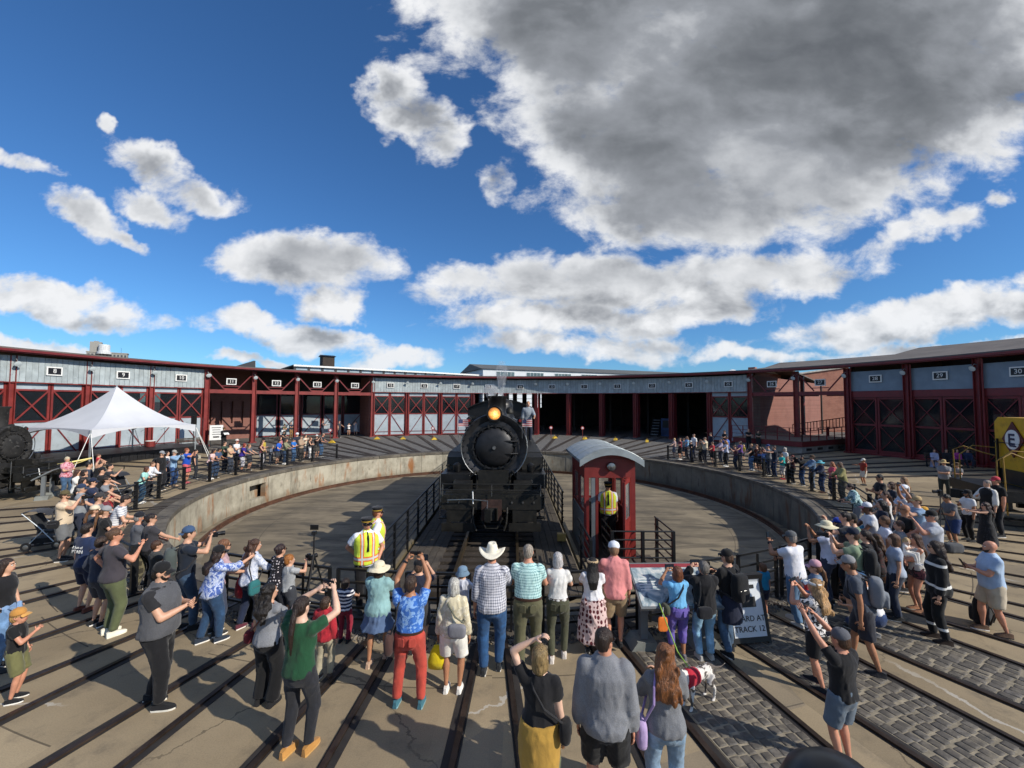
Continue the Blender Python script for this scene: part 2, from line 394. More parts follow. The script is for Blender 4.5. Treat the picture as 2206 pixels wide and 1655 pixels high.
def build_ground():
    mb = MB(); n = 196; rr = [13.50, 14.4, 16, 20, 26, 34, 50, 90, 200, 600, 2500]
    V = [pol(r, 360 * k / n, 0.) for r in rr for k in range(n)]
    F = [(i * n + k, i * n + (k + 1) % n, (i + 1) * n + (k + 1) % n, (i + 1) * n + k) for i in range(len(rr) - 1) for k in range(n)]
    mb.add(V, F); g = mb.build('ground', mat_ground()); g['kind'] = 'structure'
    # pit floor
    m, t, b = new_mat('pit_concrete'); tc = t.node('ShaderNodeTexCoord'); v = tc.outputs['Object']
    s = t.sep(t.v('SUBTRACT', v, tuple(TC))); rad = t.v('LENGTH', t.comb(s[0], s[1], 0.)); ang = t.m('ARCTAN2', s[0], s[1])
    n1 = t.noise(v, .5, 6., .6); n2 = t.noise(t.mapping(v, (0, 0, 0), (0, 0, R(-62)), (.35, 1.7, 1)), 1., 6., .65, .5)
    c = t.mix(t.mapr(n1, .3, .7), S(112, 102, 84), S(140, 128, 106))
    c = t.mix(t.mul(t.mapr(n2, .42, .66), .75), c, S(72, 66, 57))
    sw = t.mapr(t.m('ABSOLUTE', t.sub(rad, 10.7)), .0, .025, 1., 0.)
    c = t.mix(t.mul(sw, .7), c, S(58, 52, 45))
    fr = t.m('FRACT', t.mul(ang, 180 / pi / 22.5)); jl = t.m('LESS_THAN', t.mul(fr, rad), .035)
    c = t.mix(t.mul(jl, .5), c, S(66, 60, 52))
    t.link(c, b.inputs['Base Color']); b.inputs['Roughness'].default_value = .85
    bump(t, b, t.noise(v, 25., 5., .65), .3, .01)
    mb = MB(); mb.lathe([(0.001, -1.50), (6, -1.52), (RP + .1, -1.60)], TC, n=128); o = mb.build('pit_floor', m); o['kind'] = 'structure'
    # pit wall: cast panels with open joints, rust runs
    m, t, b = new_mat('pit_wall_concrete'); tc = t.node('ShaderNodeTexCoord'); v = tc.outputs['Object']
    oi = t.node('ShaderNodeObjectInfo')
    s = t.sep(t.v('SUBTRACT', v, tuple(TC))); ang = t.m('ARCTAN2', s[0], s[1])
    al = t.comb(t.mul(ang, 13.4), t.mul(s[2], .22), 0.)
    streak = t.noise(al, 2.3, 6., .65, .2); streak2 = t.noise(t.v('ADD', al, (31., 3., 0.)), 1.3, 5., .6, .2)
    n1 = t.noise(v, 1.4, 6., .65)
    c = t.mix(t.mapr(n1, .3, .7), S(150, 144, 128), S(184, 178, 160))
    c = t.mix(t.mul(t.mapr(streak, .5, .72), .75), c, S(92, 86, 74))
    c = t.mix(t.mul(t.mapr(streak2, .555, .68), .85), c, S(150, 94, 42))
    c = t.mix(t.mul(t.mapr(t.noise(t.v('ADD', al, (7., 9., 0.)), 3.1, 6., .7), .60, .72), .8), c, S(58, 50, 40))
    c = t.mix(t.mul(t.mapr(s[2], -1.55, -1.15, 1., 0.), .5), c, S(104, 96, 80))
    # shade on the eastern half is painted in: the wall colour darkens eastward
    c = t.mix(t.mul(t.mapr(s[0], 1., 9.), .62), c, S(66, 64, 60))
    t.link(c, b.inputs['Base Color']); b.inputs['Roughness'].default_value = .88
    bump(t, b, t.noise(v, 12., 6., .65), .4, .015)
    wall = struct('pit_wall'); step = 360 / 49
    niche = {int(((-81 + 360) % 360) // step)}
    for k in range(49):
        mb = MB(); a0, a1 = k * step + .035, (k + 1) * step - .035
        if k in niche:
            mid0, mid1 = a0 + 1.0, a1 - .9
            mb.arc(RP, RP + .3, -1.62, -.12, a0, mid0, 3); mb.arc(RP, RP + .3, -1.62, -.12, mid1, a1, 3)
            mb.arc(RP, RP + .3, -.45, -.12, mid0, mid1, 3); mb.arc(RP, RP + .3, -1.62, -1.22, mid0, mid1, 3); mb.arc(RP + .6, RP + .7, -1.4, -.3, mid0 - .5, mid1 + .5, 3)
            mb.arc(RP + .28, RP + .62, -.56, -.50, mid0 - .2, mid1 + .2, 3)
        else: mb.arc(RP + random.uniform(-.012, .012), RP + .3, -1.62, -.12, a0, a1, 6)
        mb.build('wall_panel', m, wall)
    # backing behind the joints
    mb = MB(); mb.arc(RP + .75, RP + .85, -1.7, -.12, 0, 359.99, 96); mb.build('wall_backing', pbr('dark_concrete', S(70, 66, 58)), wall)
    # coping slabs and the timber kerb on top
    cop = pbr('coping_concrete', S(104, 98, 88), .9, var=.35, vs=1.6, bmp=.4, bs=14., col2=S(66, 61, 54))
    cw = struct('pit_coping')
    for k in range(49):
        mb = MB(); a0, a1 = k * step + .06, (k + 1) * step - .06; dz = random.uniform(-.008, .008)
        mb.arc(RP - .05, RP + .42, -.13, .035 + dz, a0, a1, 6); mb.build('coping_slab', cop, cw)
    tim = pbr('weathered_timber', S(74, 68, 60), .9, var=.35, vs=2., bmp=.5, bs=16., col2=S(48, 43, 38))
    for k in range(98):
        mb = MB(); a0, a1 = k * step / 2 + .05, (k + 1) * step / 2 - .05; dz = random.uniform(-.006, .01)
        mb.arc(RP + .44, RP + .98, -.1, .02 + dz, a0, a1, 4); mb.build('kerb_timber', tim, cw)
    # ring rail in the pit
    rust = pbr('rusty_rail', S(92, 62, 46), .75, .1, var=.4, vs=3., bmp=.3, bs=30., col2=S(60, 42, 34))
    mb = MB(); mb.arc(RRING - .035, RRING + .035, -1.42, -1.38, 0, 359.99, 120); mb.arc(RRING - .07, RRING + .07, -1.57, -1.52, 0, 359.99, 120); mb.arc(RRING - .012, RRING + .012, -1.53, -1.41, 0, 359.99, 120)
    o = mb.build('ring_rail', rust); tag(o, 'rusty circular rail on the floor of the turntable pit', 'rail')
    mb = MB()
    mb.arc(RRING - .35, RRING + .35, -1.60, -1.575, 0, 359.99, 96); o = mb.build('ring_rail_footing', pbr('footing', S(132, 122, 104), .9, var=.3, bmp=.3)); o['kind'] = 'structure'
    # gravel along the near rim
    gm = pbr('gravel_stone', S(120, 114, 106), .9, var=.5, vs=9.)
    mb = MB(); rng = random.Random(3)
    for i in range(2600):
        a = rng.uniform(150, 214); r = RP + rng.uniform(.98, 1.30); p = pol(r, a, .008); q = rng.uniform(.014, .034)
        rot = Euler((rng.uniform(0, 6), rng.uniform(0, 6), rng.uniform(0, 6))).to_matrix()
        vs = [p + rot @ Vector(u) * q for u in ((1, 0, 0), (-1, 0, 0), (0, 1.2, 0), (0, -1.1, 0), (0, 0, .8), (0, 0, -.8))]
        mb.add(vs, [(0, 2, 4), (2, 1, 4), (1, 3, 4), (3, 0, 4), (2, 0, 5), (1, 2, 5), (3, 1, 5), (0, 3, 5)])
    o = mb.build('gravel', gm, fix=False); tag(o, 'loose grey gravel along the near rim of the pit', kind='stuff')
build_ground()

SOUTH = [182.6 + 7.45 * k for k in range(-10, 10)]
NORTH = [3.0 + DST * (k - 19) for k in range(8, 31)]
def build_tracks():
    railm = pbr('rail_steel', S(72, 60, 52), .45, .6, var=.35, vs=4., bmp=.1, col2=S(58, 40, 32))
    dark = pbr('flangeway_rubber', S(44, 40, 38), .8, var=.35, vs=3., bmp=.3, bs=25.)
    board = pbr('crossing_board', S(58, 52, 47), .9, var=.4, vs=2., bmp=.5, bs=18., col2=S(40, 36, 33))
    for lst, r1, north in ((SOUTH, 46., False), (NORTH, 33.5, True)):
        for a in lst:
            tr = struct('track', pol(0, 0)); tr.rotation_euler = (0, 0, -R(a)); tr.location = TC
            r0 = RP + .02
            for sgn in (-1, 1):
                mb = MB(); x = sgn * .7175
                mb.cur = 0; mb.box((x, (r0 + r1) / 2, .016), (.07, r1 - r0, .032))
                mb.cur = 1
                if north:
                    mb.box((x - sgn * .13, (r0 + 1. + r1) / 2, .012), (.17, r1 - r0 - 1., .022)); mb.box((x + sgn * .12, (r0 + 1. + r1) / 2, .012), (.15, r1 - r0 - 1., .022))
                else: mb.box((x - sgn * .085, (r0 + 1. + r1) / 2, .003), (.09, r1 - r0 - 1., .010)); mb.box((x + sgn * .05, (r0 + 1. + r1) / 2, .002), (.025, r1 - r0 - 1., .008))
                mb.build('rail', [railm, board if north else dark], tr)
    # granite setts between the rails of three tracks
    sm = None
    m, t, b = new_mat('granite_sett'); v = obj_co(t); oi = t.node('ShaderNodeObjectInfo')
    n = t.noise(v, 9., 5., .65)
    c = t.ramp(oi.outputs['Random'], [(0., S(92, 87, 79)), (.3, S(122, 114, 102)), (.55, S(104, 99, 93)), (.8, S(136, 126, 108)), (1., S(112, 108, 104))])
    c = t.mix(t.mapr(n, .35, .75), scl(S(82, 77, 70), 1.), c)
    t.link(c, b.inputs['Base Color']); b.inputs['Roughness'].default_value = .7; bump(t, b, t.noise(v, 30., 4., .7), .5, .01)
    mortar = pbr('sand_mortar', S(146, 136, 117), .95, var=.35, vs=6., bmp=.4, bs=60.)
    def sett_mesh(w, l, k):
        bm = bmesh.new(); rng = random.Random(k); nx = 4
        # pillowed top
        me = bpy.data.meshes.new('sett'); V = []; F = []
        prof = [(1.0, -.05), (1.0, .007), (.92, .013), (.6, .015)]
        for (q, z) in prof:
            for i in range(12):
                a = 2 * pi * i / 12; cx, cy = math.cos(a), math.sin(a); e = .22
                px = math.copysign(abs(cx) ** e, cx) * w / 2 * q * (1 + rng.uniform(-.05, .05)); py = math.copysign(abs(cy) ** e, cy) * l / 2 * q * (1 + rng.uniform(-.05, .05))
                V.append((px, py, z + rng.uniform(-.002, .002)))
        for r in range(3):
            for i in range(12): F.append((r * 12 + i, r * 12 + (i + 1) % 12, (r + 1) * 12 + (i + 1) % 12, (r + 1) * 12 + i))
        F.append(tuple(36 + i for i in range(12)))
        me.from_pydata(V, [], F); me.materials.append(m); me.polygons.foreach_set('use_smooth', [True] * len(F)); bm.free(); return me
    for ti, (a, r0, r1) in enumerate(((167.6, 14.75, 18.0), (160.2, 14.75, 20.0), (152.8, 15.2, 22.5))):
        bed = struct('sett_paving', TC); bed.rotation_euler = (0, 0, -R(a))
        MB().box((0, (r0 + r1) / 2, .002), (1.20, r1 - r0, .008)).build('mortar_bed', mortar, bed)
        rng = random.Random(40 + ti)
        ncol = (9, 9, 8)[ti]; wcol = 1.18 / ncol; lrow = (.138, .160, .185)[ti]
        meshes = [sett_mesh(wcol * .92, lrow * .90, 10 * ti + k) for k in range(6)]
        rows = int((r1 - r0) / lrow); todo = []
        for j in range(rows):
            y = r0 + (j + .5) * lrow; off = (j % 2) * .0
            for i in range(ncol): todo.append((-.59 + wcol * (i + .5) + rng.uniform(-.010, .010), y + rng.uniform(-.012, .012) + .02 * math.sin(i * 1.7 + j), j))
        # largest in the picture first
        def near(q):
            w = TC + Matrix.Rotation(-R(a), 3, 'Z') @ Vector((q[0], q[1], 0)); return (w - Vector((0, 0, CAM_H))).length
        todo.sort(key=near)
        for (x, y, j) in todo[:299]:
            piece('sett', rng.choice(meshes), bed, (x, y, rng.uniform(-.004, .004)), (rng.uniform(-.03, .03), rng.uniform(-.03, .03), rng.uniform(-.05, .05)), (rng.uniform(.9, 1.06), rng.uniform(.9, 1.06), 1))
        if len(todo) > 299:
            mb = MB()
            for (x, y, j) in todo[299:]:
                me = rng.choice(meshes); mb.add([(q.co.x + x, q.co.y + y, q.co.z) for q in me.vertices], [tuple(p.vertices) for p in me.polygons])
            o = mb.build('setts_far_along', m, bed, smooth=True, fix=False); o['kind'] = 'stuff'
build_tracks()
# ------------------------------------------------------------------ roundhouse and the buildings behind it
RED = pbr('oxide_red_steel', S(128, 44, 40), .55, var=.22, vs=1.5, bmp=.1, bs=20., col2=S(104, 36, 34))
RED_D = pbr('oxide_red_door', S(116, 37, 40), .5, var=.2, vs=1.5, bmp=.08, col2=S(98, 31, 34))
GREYP = pbr('grey_fascia_board', S(168, 178, 180), .75, var=.22, vs=1.3, bmp=.25, bs=22., col2=S(136, 146, 150))
GREYB = pbr('blue_grey_panel', S(128, 144, 158), .7, var=.15, vs=1.2, bmp=.15)
WHITE_P = pbr('white_door_panel', S(166, 177, 184), .65, var=.14, vs=1., bmp=.1, col2=S(142, 152, 158))
ROOFM = pbr('asphalt_roof', S(104, 98, 94), .95, var=.22, vs=.5, bmp=.5, bs=12., col2=S(88, 84, 82))
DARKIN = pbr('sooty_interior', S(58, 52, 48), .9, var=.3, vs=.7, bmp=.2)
BLK = pbr('black_paint', S(26, 26, 28), .5, var=.3, vs=3., bmp=.1)
GLS = glass('dark_glazing')
SIGNW = flat('sign_white', S(232, 232, 228), .6); SIGNB = flat('sign_black', S(18, 18, 22), .5)
LAMPM = pbr('galvanised_lamp', S(190, 196, 198), .35, .6, var=.1, bmp=0); LENSM = flat('lamp_lens', S(205, 215, 215), .15)
def mat_brick(name, c1, c2, mortar, sc=1.):
    m, t, b = new_mat(name); v = obj_co(t, False)
    s = t.sep(v); ang = t.m('ARCTAN2', t.sub(s[0], TC.x), t.sub(s[1], TC.y))
    br = t.node('ShaderNodeTexBrick'); t.link(t.comb(t.add(t.mul(ang, 42.), t.mul(t.v('LENGTH', t.v('SUBTRACT', v, tuple(TC))), 0.0)), s[2], 0.), br.inputs['Vector'])
    br.inputs['Scale'].default_value = 1.; br.inputs['Brick Width'].default_value = .22 * sc; br.inputs['Row Height'].default_value = .075 * sc; br.inputs['Mortar Size'].default_value = .006
    br.inputs['Color1'].default_value = (*c1, 1); br.inputs['Color2'].default_value = (*c2, 1); br.inputs['Mortar'].default_value = (*mortar, 1)
    c = t.mix(t.mul(t.mapr(t.noise(v, .8, 5., .6), .45, .7), .4), br.outputs[0], scl(c1, .6))
    t.link(c, b.inputs['Base Color']); b.inputs['Roughness'].default_value = .9; bump(t, b, t.noise(v, 15., 4.), .3, .01); return m
BRICK = mat_brick('red_brick', S(150, 92, 76), S(168, 108, 90), S(150, 140, 130))
def mat_brick_flat():
    m, t, b = new_mat('red_brick_face'); v = obj_co(t, False); s = t.sep(v); br = t.node('ShaderNodeTexBrick'); t.link(t.comb(s[0], s[2], 0.), br.inputs['Vector'])
    br.inputs['Scale'].default_value = 1.; br.inputs['Brick Width'].default_value = .44; br.inputs['Row Height'].default_value = .15; br.inputs['Mortar Size'].default_value = .012
    br.inputs['Color1'].default_value = (*S(156, 98, 80), 1); br.inputs['Color2'].default_value = (*S(172, 112, 92), 1); br.inputs['Mortar'].default_value = (*S(150, 132, 118), 1)
    t.link(t.mix(t.mul(t.mapr(t.noise(v, .8, 5., .6), .45, .7), .4), br.outputs[0], S(120, 76, 64)), b.inputs['Base Color']); b.inputs['Roughness'].default_value = .9; return m
BRICKD = mat_brick('old_brick', S(132, 84, 74), S(146, 96, 84), S(124, 112, 104))
def stM(a): return Matrix.Translation(TC) @ Matrix.Rotation(-R(a), 4, 'Z') @ Matrix.Translation((0, RFACE, 0))
HW = RFACE * math.tan(R(DST / 2))            # half a stall
def stall_angle(k): return 3.0 + DST * (k - 19)

def number_sign(bld, k, y=-.16, z=6.11):
    M = stM(stall_angle(k)); o = MB(M); o.cur = 0; w, h = .86, .60
    o.box((0, y, z), (w, .05, h)); o.cur = 1; o.box((0, y - .03, z), (w - .17, .03, h - .17))
    sg = o.build('number_sign', [SIGNW, SIGNB], bld)
    text_mesh('numeral', str(k), .40, SIGNW, sg, M @ Vector((0, y - .052, z)), (pi / 2, 0, -R(stall_angle(k))), .004)
def flood(bld, k, side=1, z=6.45):
    M = stM(stall_angle(k)); o = MB(M); x = side * HW
    o.cur = 0; o.tube([(x, -.05, z + .25), (x, -.35, z + .3), (x, -.5, z + .15)], .025, 6)
    Rm = Matrix.Rotation(R(28), 3, 'X') @ Matrix.Rotation(pi / 2, 3, 'X')
    o.lathe([(.05, -.15), (.10, -.10), (.17, .02), (.19, .04)], (x, -.5, z), n=16, M=Rm); o.cur = 1; o.lathe([(.182, .042), (.12, .055), (0.001, .06)], (x, -.5, z), n=16, M=Rm)
    o.build('floodlight', [LAMPM, LENSM], bld, smooth=True, angle=40)
def column(bld, k, side=1, r=0., top=7.0, w=.32, mat=None):
    M = stM(stall_angle(k)); x = side * HW; o = MB(M)
    o.box((x - w / 2 + .02, r, top / 2), (.035, .34, top)); o.box((x + w / 2 - .02, r, top / 2), (.035, .34, top)); o.box((x, r, top / 2), (w - .05, .05, top))
    o.box((x, r, .06), (w + .2, .5, .12)); o.build('column', mat or RED, bld)
def plank_fascia(bld, k, z0=5.30, z1=6.98, n=13, y=-.06):
    M = stM(stall_angle(k)); f = MB(M).box((0, y + .10, (z0 + z1) / 2), (2 * HW, .06, z1 - z0)).build('fascia', BLK, bld)
    w = 2 * HW / n; rng = random.Random(k)
    for i in range(n):
        MB(M).box((-HW + w * (i + .5), y + rng.uniform(-.008, .008), (z0 + z1) / 2 + rng.uniform(-.01, .01)), (w - .018, .05, z1 - z0)).build('plank', GREYP, f)
    MB(M).box((0, y - .01, z0 - .04), (2 * HW, .12, .06)).build('fascia_drip', RED, bld)
def old_door(bld, k, leaf, y=.12, zt=5.24, ajar=0.):
    """one leaf: white lower panel with a brace, glazed upper half with a cross of braces, white head panel"""
    s = -1 if leaf == 0 else 1; x0, x1 = (-HW + .17, -.03) if leaf == 0 else (.03, HW - .17); cx = (x0 + x1) / 2; w = x1 - x0
    M = stM(stall_angle(k))
    d = MB(M)
    for x in (x0 + .06, x1 - .06): d.box((x, y, zt / 2), (.12, .10, zt))
    for z in (.14, 2.68, 4.78): d.box((cx, y, z), (w - .24, .10, .12))
    d = d.build('door', RED, bld)
    MB(M).box((cx, y + .02, 1.41), (w - .24, .04, 2.42)).build('lower_panel', WHITE_P, d)
    MB(M).box((cx, y + .02, 5.04), (w - .24, .04, .40)).build('head_panel', WHITE_P, d)
    MB(M).box((cx, y + .03, 3.73), (w - .24, .02, 1.98)).build('pane', GLS, d)
    a, b2 = x0 + .12, x1 - .12
    MB(M).bar((a, y - .05, 2.74), (b2, y - .05, 4.72), .09, .04, (0, 1, 0)).build('brace', RED, d)
    MB(M).bar((b2, y - .062, 2.74), (a, y - .062, 4.72), .09, .03, (0, 1, 0)).build('brace', RED, d)
    if leaf == 0: MB(M).bar((a, y - .04, .22), (b2, y - .04, 2.60), .07, .04, (0, 1, 0)).build('brace', RED_D, d)
    else: MB(M).bar((b2, y - .04, .22), (a, y - .04, 2.60), .07, .04, (0, 1, 0)).build('brace', RED_D, d)
    MB(M).box((cx, y - .04, .55), (w - .25, .03, .06)).build('kick_rail', RED_D, d)
def roof_arc(bld, k0, k1, prof, name='roof', thick=.12, mat=None):
    """prof [(r offset from face, z)] swept over stalls k0..k1"""
    n = (k1 - k0 + 1) * 3; a0, a1 = stall_angle(k0) - DST / 2, stall_angle(k1) + DST / 2
    g = [[pol(RFACE + r, a0 + (a1 - a0) * i / n, z) for (r, z) in prof] for i in range(n + 1)]
    o = MB(); o.sheet(g); o.sheet([[p - Vector((0, 0, thick)) for p in row] for row in g])
    for j in (0, -1): o.sheet([[row[j], row[j] - Vector((0, 0, thick))] for row in g])
    for i in (0, -1): o.sheet([[p, p - Vector((0, 0, thick))] for p in g[i]])
    return o.build(name, mat or ROOFM, bld)
def eave(bld, k0, k1, r=-.75, z=7.22, mat=None):
    a0, a1 = stall_angle(k0) - DST / 2, stall_angle(k1) + DST / 2; n = (k1 - k0 + 1) * 2
    MB().arc(RFACE + r, RFACE + r + .10, z - .10, z + .22, a0, a1, n).build('eave_trim', mat or RED, bld)
    MB().arc(RFACE + r - .13, RFACE + r - .003, z - .03, z + .12, a0, a1, n).build('gutter', RED_D, bld)
    MB().arc(RFACE + r + .103, RFACE + .4, z - .06, z - .01, a0, a1, n).build('soffit', RED_D, bld)
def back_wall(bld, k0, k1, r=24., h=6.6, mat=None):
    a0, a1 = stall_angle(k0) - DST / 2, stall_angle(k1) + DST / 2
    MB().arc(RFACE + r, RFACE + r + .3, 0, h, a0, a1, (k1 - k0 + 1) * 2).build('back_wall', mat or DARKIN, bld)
def side_wall(bld, a, r0, r1, h0, h1, mat, name='side_wall', th=.3):
    M = Matrix.Translation(TC) @ Matrix.Rotation(-R(a), 4, 'Z')
    o = MB(M); o.prism([(0, RFACE + r0, 0), (0, RFACE + r1, 0), (0, RFACE + r1, h1), (0, RFACE + r0, h0)], (-th / 2, 0, 0), (th / 2, 0, 0)); o.build(name, mat, bld)

def build_roundhouse():
    # --- west wing, stalls 7-10
    W = thing('roundhouse_wing', 'grey-fasciaed roundhouse wing numbered 8 to 10 behind the white tent', 'building', pol(RFACE, stall_angle(9))); W.location = (0, 0, 0)
    for k in (7, 8, 9, 10):
        for leaf in (0, 1): old_door(W, k, leaf)
        plank_fascia(W, k); column(W, k, -1 if k > 8 else -1)
        if k > 7: number_sign(W, k); flood(W, k, -1)
    flood(W, 10, 1)
    column(W, 10, 1, -.1, 7.1, .42)
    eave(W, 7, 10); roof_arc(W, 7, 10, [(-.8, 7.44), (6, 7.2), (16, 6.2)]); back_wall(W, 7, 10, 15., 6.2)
    # a dark locomotive flank inside catches the light behind the glass
    # --- open bay, stalls 11-14
    B = thing('open_bay', 'open red steel bay numbered 11 to 14 with brick wall behind', 'building', (0, 0, 0))
    for k in (11, 12, 13, 14):
        M = stM(stall_angle(k)); column(B, k, 1, 0, 7.1, .40)
        MB(M).box((0, .0, 5.02), (2 * HW - .36, .22, .34)).build('beam', RED, B)
        MB(M).box((0, -.02, 5.26), (1.15, .10, .12)).build('sign_bracket', RED, B)
        for s in (-1, 1): MB(M).bar((s * (HW - .2), 0, 6.7), (s * .55, 0, 5.24), .10, .08, (0, 1, 0)).build('knee_brace', RED_D, B)
        MB(M).box((0, .05, 5.55), (1.5, .06, .07)).build('sign_rail', RED_D, B)
        number_sign(B, k, -.10, 5.98); flood(B, k, -1)
    eave(B, 11, 14); roof_arc(B, 11, 14, [(-.8, 7.44), (6, 7.6), (14, 8.1), (20, 8.1)])
    a0 = stall_angle(10) + DST / 2
    # curved brick wall with slit windows
    wl = struct('x'); bpy.data.objects.remove(wl)
    mb = MB(); aw0, aw1 = a0 - 1.5, stall_angle(12) + 1.0; cuts = [(a0 + 1.5 + i * 1.5, a0 + 1.85 + i * 1.5) for i in range(6)]
    edges = [aw0] + [q for c in cuts for q in c] + [aw1]
    for i in range(0, len(edges), 2): mb.arc(RFACE + 6.5, RFACE + 6.85, 0, 7.6, edges[i], edges[i + 1], 2)
    for c in cuts: mb.arc(RFACE + 6.5, RFACE + 6.85, 0, 1.7, c[0], c[1], 1); mb.arc(RFACE + 6.5, RFACE + 6.85, 4.1, 7.6, c[0], c[1], 1); mb.arc(RFACE + 6.8, RFACE + 6.9, 1.7, 4.1, c[0], c[1], 1)
    mb.build('brick_wall', BRICKD, B)
    side_wall(B, a0 - .2, .3, 6.6, 7.0, 7.4, BRICKD); side_wall(B, stall_angle(14) + DST / 2 - .25, .3, 16., 7.0, 7.8, BRICKD)
    for k in (12, 13, 14):
        M = stM(stall_angle(k)) @ Matrix.Translation((0, 6.2, 0)) @ Matrix.Diagonal((1.19, 1, 1, 1)); 
        for s in (-1, 1):
            if k == 12 and s < 0: continue
            d = MB(M)
            for x in (.10, HW - .14): d.box((s * x, 0, 2.6), (.11, .1, 5.2))
            for z in (.1, 2.55, 5.1): d.box((s * HW / 2, 0, z), (HW - .3, .1, .12))
            d = d.build('inner_door', RED_D, B)
            MB(M).box((s * HW / 2, .03, 1.33), (HW - .34, .04, 2.3)).build('lower_panel', WHITE_P, d)
            MB(M).box((s * HW / 2, .03, 3.82), (HW - .34, .02, 2.4)).build('pane', GLS, d)
            MB(M).bar((s * .2, -.05, .2), (s * (HW - .2), -.05, 2.5), .07, .03, (0, 1, 0)).build('brace', RED_D, d)
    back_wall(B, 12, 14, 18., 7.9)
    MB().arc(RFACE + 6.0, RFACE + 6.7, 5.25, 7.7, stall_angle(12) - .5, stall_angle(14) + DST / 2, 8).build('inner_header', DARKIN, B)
    # --- main house, stalls 15-25
    H = thing('roundhouse', 'long curved roundhouse numbered 15 to 25 with grey fascia and dark open stalls', 'building', (0, 0, 0))
    for k in range(15, 26):
        plank_fascia(H, k); number_sign(H, k); flood(H, k, -1)
        if k in (15, 16, 17, 25):
            for leaf in (0, 1): old_door(H, k, leaf)
        column(H, k, -1, .05, 5.3, .30)
        if k >= 18:      # leaves folded back beside the posts
            M = stM(stall_angle(k))
            for s in ((-1, 1) if k < 25 else ()):
                MB(M).box((s * (HW - .24), .62, 2.6), (.07, 1.15, 5.15)).build('folded_door', RED_D, H)
    column(H, 25, 1, -.1, 7.1, .42)
    flood(H, 25, 1)
    eave(H, 15, 25); roof_arc(H, 15, 25, [(-.8, 7.44), (4, 7.75), (11, 8.18), (12, 8.2), (24.4, 6.9)])
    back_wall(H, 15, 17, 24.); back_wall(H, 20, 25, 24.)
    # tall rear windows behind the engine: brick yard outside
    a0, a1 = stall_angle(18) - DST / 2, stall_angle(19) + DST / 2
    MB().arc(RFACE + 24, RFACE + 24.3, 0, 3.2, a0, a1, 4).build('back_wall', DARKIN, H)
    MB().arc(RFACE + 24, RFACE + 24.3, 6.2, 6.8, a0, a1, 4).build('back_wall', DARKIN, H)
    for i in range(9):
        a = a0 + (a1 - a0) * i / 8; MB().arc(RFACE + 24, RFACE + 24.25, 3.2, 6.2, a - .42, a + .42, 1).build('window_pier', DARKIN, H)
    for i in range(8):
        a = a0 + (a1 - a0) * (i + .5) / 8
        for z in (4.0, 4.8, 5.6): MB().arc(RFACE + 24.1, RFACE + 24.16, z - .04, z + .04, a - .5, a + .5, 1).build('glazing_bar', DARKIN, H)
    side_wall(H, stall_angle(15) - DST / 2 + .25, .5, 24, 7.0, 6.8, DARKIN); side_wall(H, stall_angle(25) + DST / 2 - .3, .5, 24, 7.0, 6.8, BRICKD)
    # interior posts
    for k in range(15, 26):
        for rr in (8., 16.): 
            M = stM(stall_angle(k)); MB(M).box((-HW * 1.25, rr, 3.6), (.28, .28, 7.2)).build('inner_post', DARKIN, H)
    # shop clutter glimpsed in the dark stalls
    M = stM(stall_angle(23)); st = thing('stair_unit', 'pale stepped staircase inside the dark stall numbered 23', 'stairs', (0, 0, 0)); 
    for i in range(6): MB(M).box((-.6, 3.2 + i * .28, .25 + i * .34), (.85, .30, .06)).build('tread', WHITE_P, st)
    for x in (-1.04, -.16): MB(M).bar((x, 3.0, 0.0), (x, 4.9, 2.2), .05, .18, (1, 0, 0)).build('stringer', BLK, st)
    M = stM(stall_angle(23)); cb = thing('machine_cabinet', 'blue machine cabinet inside the dark stall numbered 23', 'machine', (0, 0, 0))
    MB(M).box((.75, 4.5, 1.1), (1.5, .9, 2.2)).build('body', pbr('machine_blue', S(52, 78, 128), .5), cb); MB(M).box((.75, 4.03, 1.5), (1.1, .05, .9)).build('panel', BLK, cb); MB(M).box((.75, 4.02, .5), (1.2, .05, .6)).build('door', pbr('machine_blue2', S(44, 64, 104), .5), cb)
    # --- open bay east, stalls 26-27
    E = thing('open_bay', 'open red steel frame numbered 26 and 27 in front of sunlit brick', 'building', (0, 0, 0))
    for k in (26, 27):
        M = stM(stall_angle(k)); column(E, k, 1, 0, 7.1, .42)
        MB(M).box((0, .0, 5.02), (2 * HW - .36, .22, .34)).build('beam', RED_D, E)
        for s in (-1, 1): MB(M).bar((s * (HW - .2), 0, 6.8), (s * .55, 0, 5.24), .10, .08, (0, 1, 0)).build('knee_brace', RED_D, E)
        MB(M).box((0, -.02, 5.5), (1.3, .06, .07)).build('sign_rail', RED_D, E)
        number_sign(E, k, -.10, 5.98); flood(E, k, -1)
        MB(M).box((.6, 5.5, 3.5), (.3, .3, 7.)).build('inner_column', RED_D, E)
        MB(M).box((.0, 5.5, 5.0), (2 * HW, .2, .3)).build('inner_beam', RED_D, E)
    eave(E, 26, 27, mat=RED_D)
    # --- museum, stalls 28-31
    V = thing('museum_wing', 'maroon museum wing numbered 28 to 30 with tall glazed doors', 'building', (0, 0, 0))
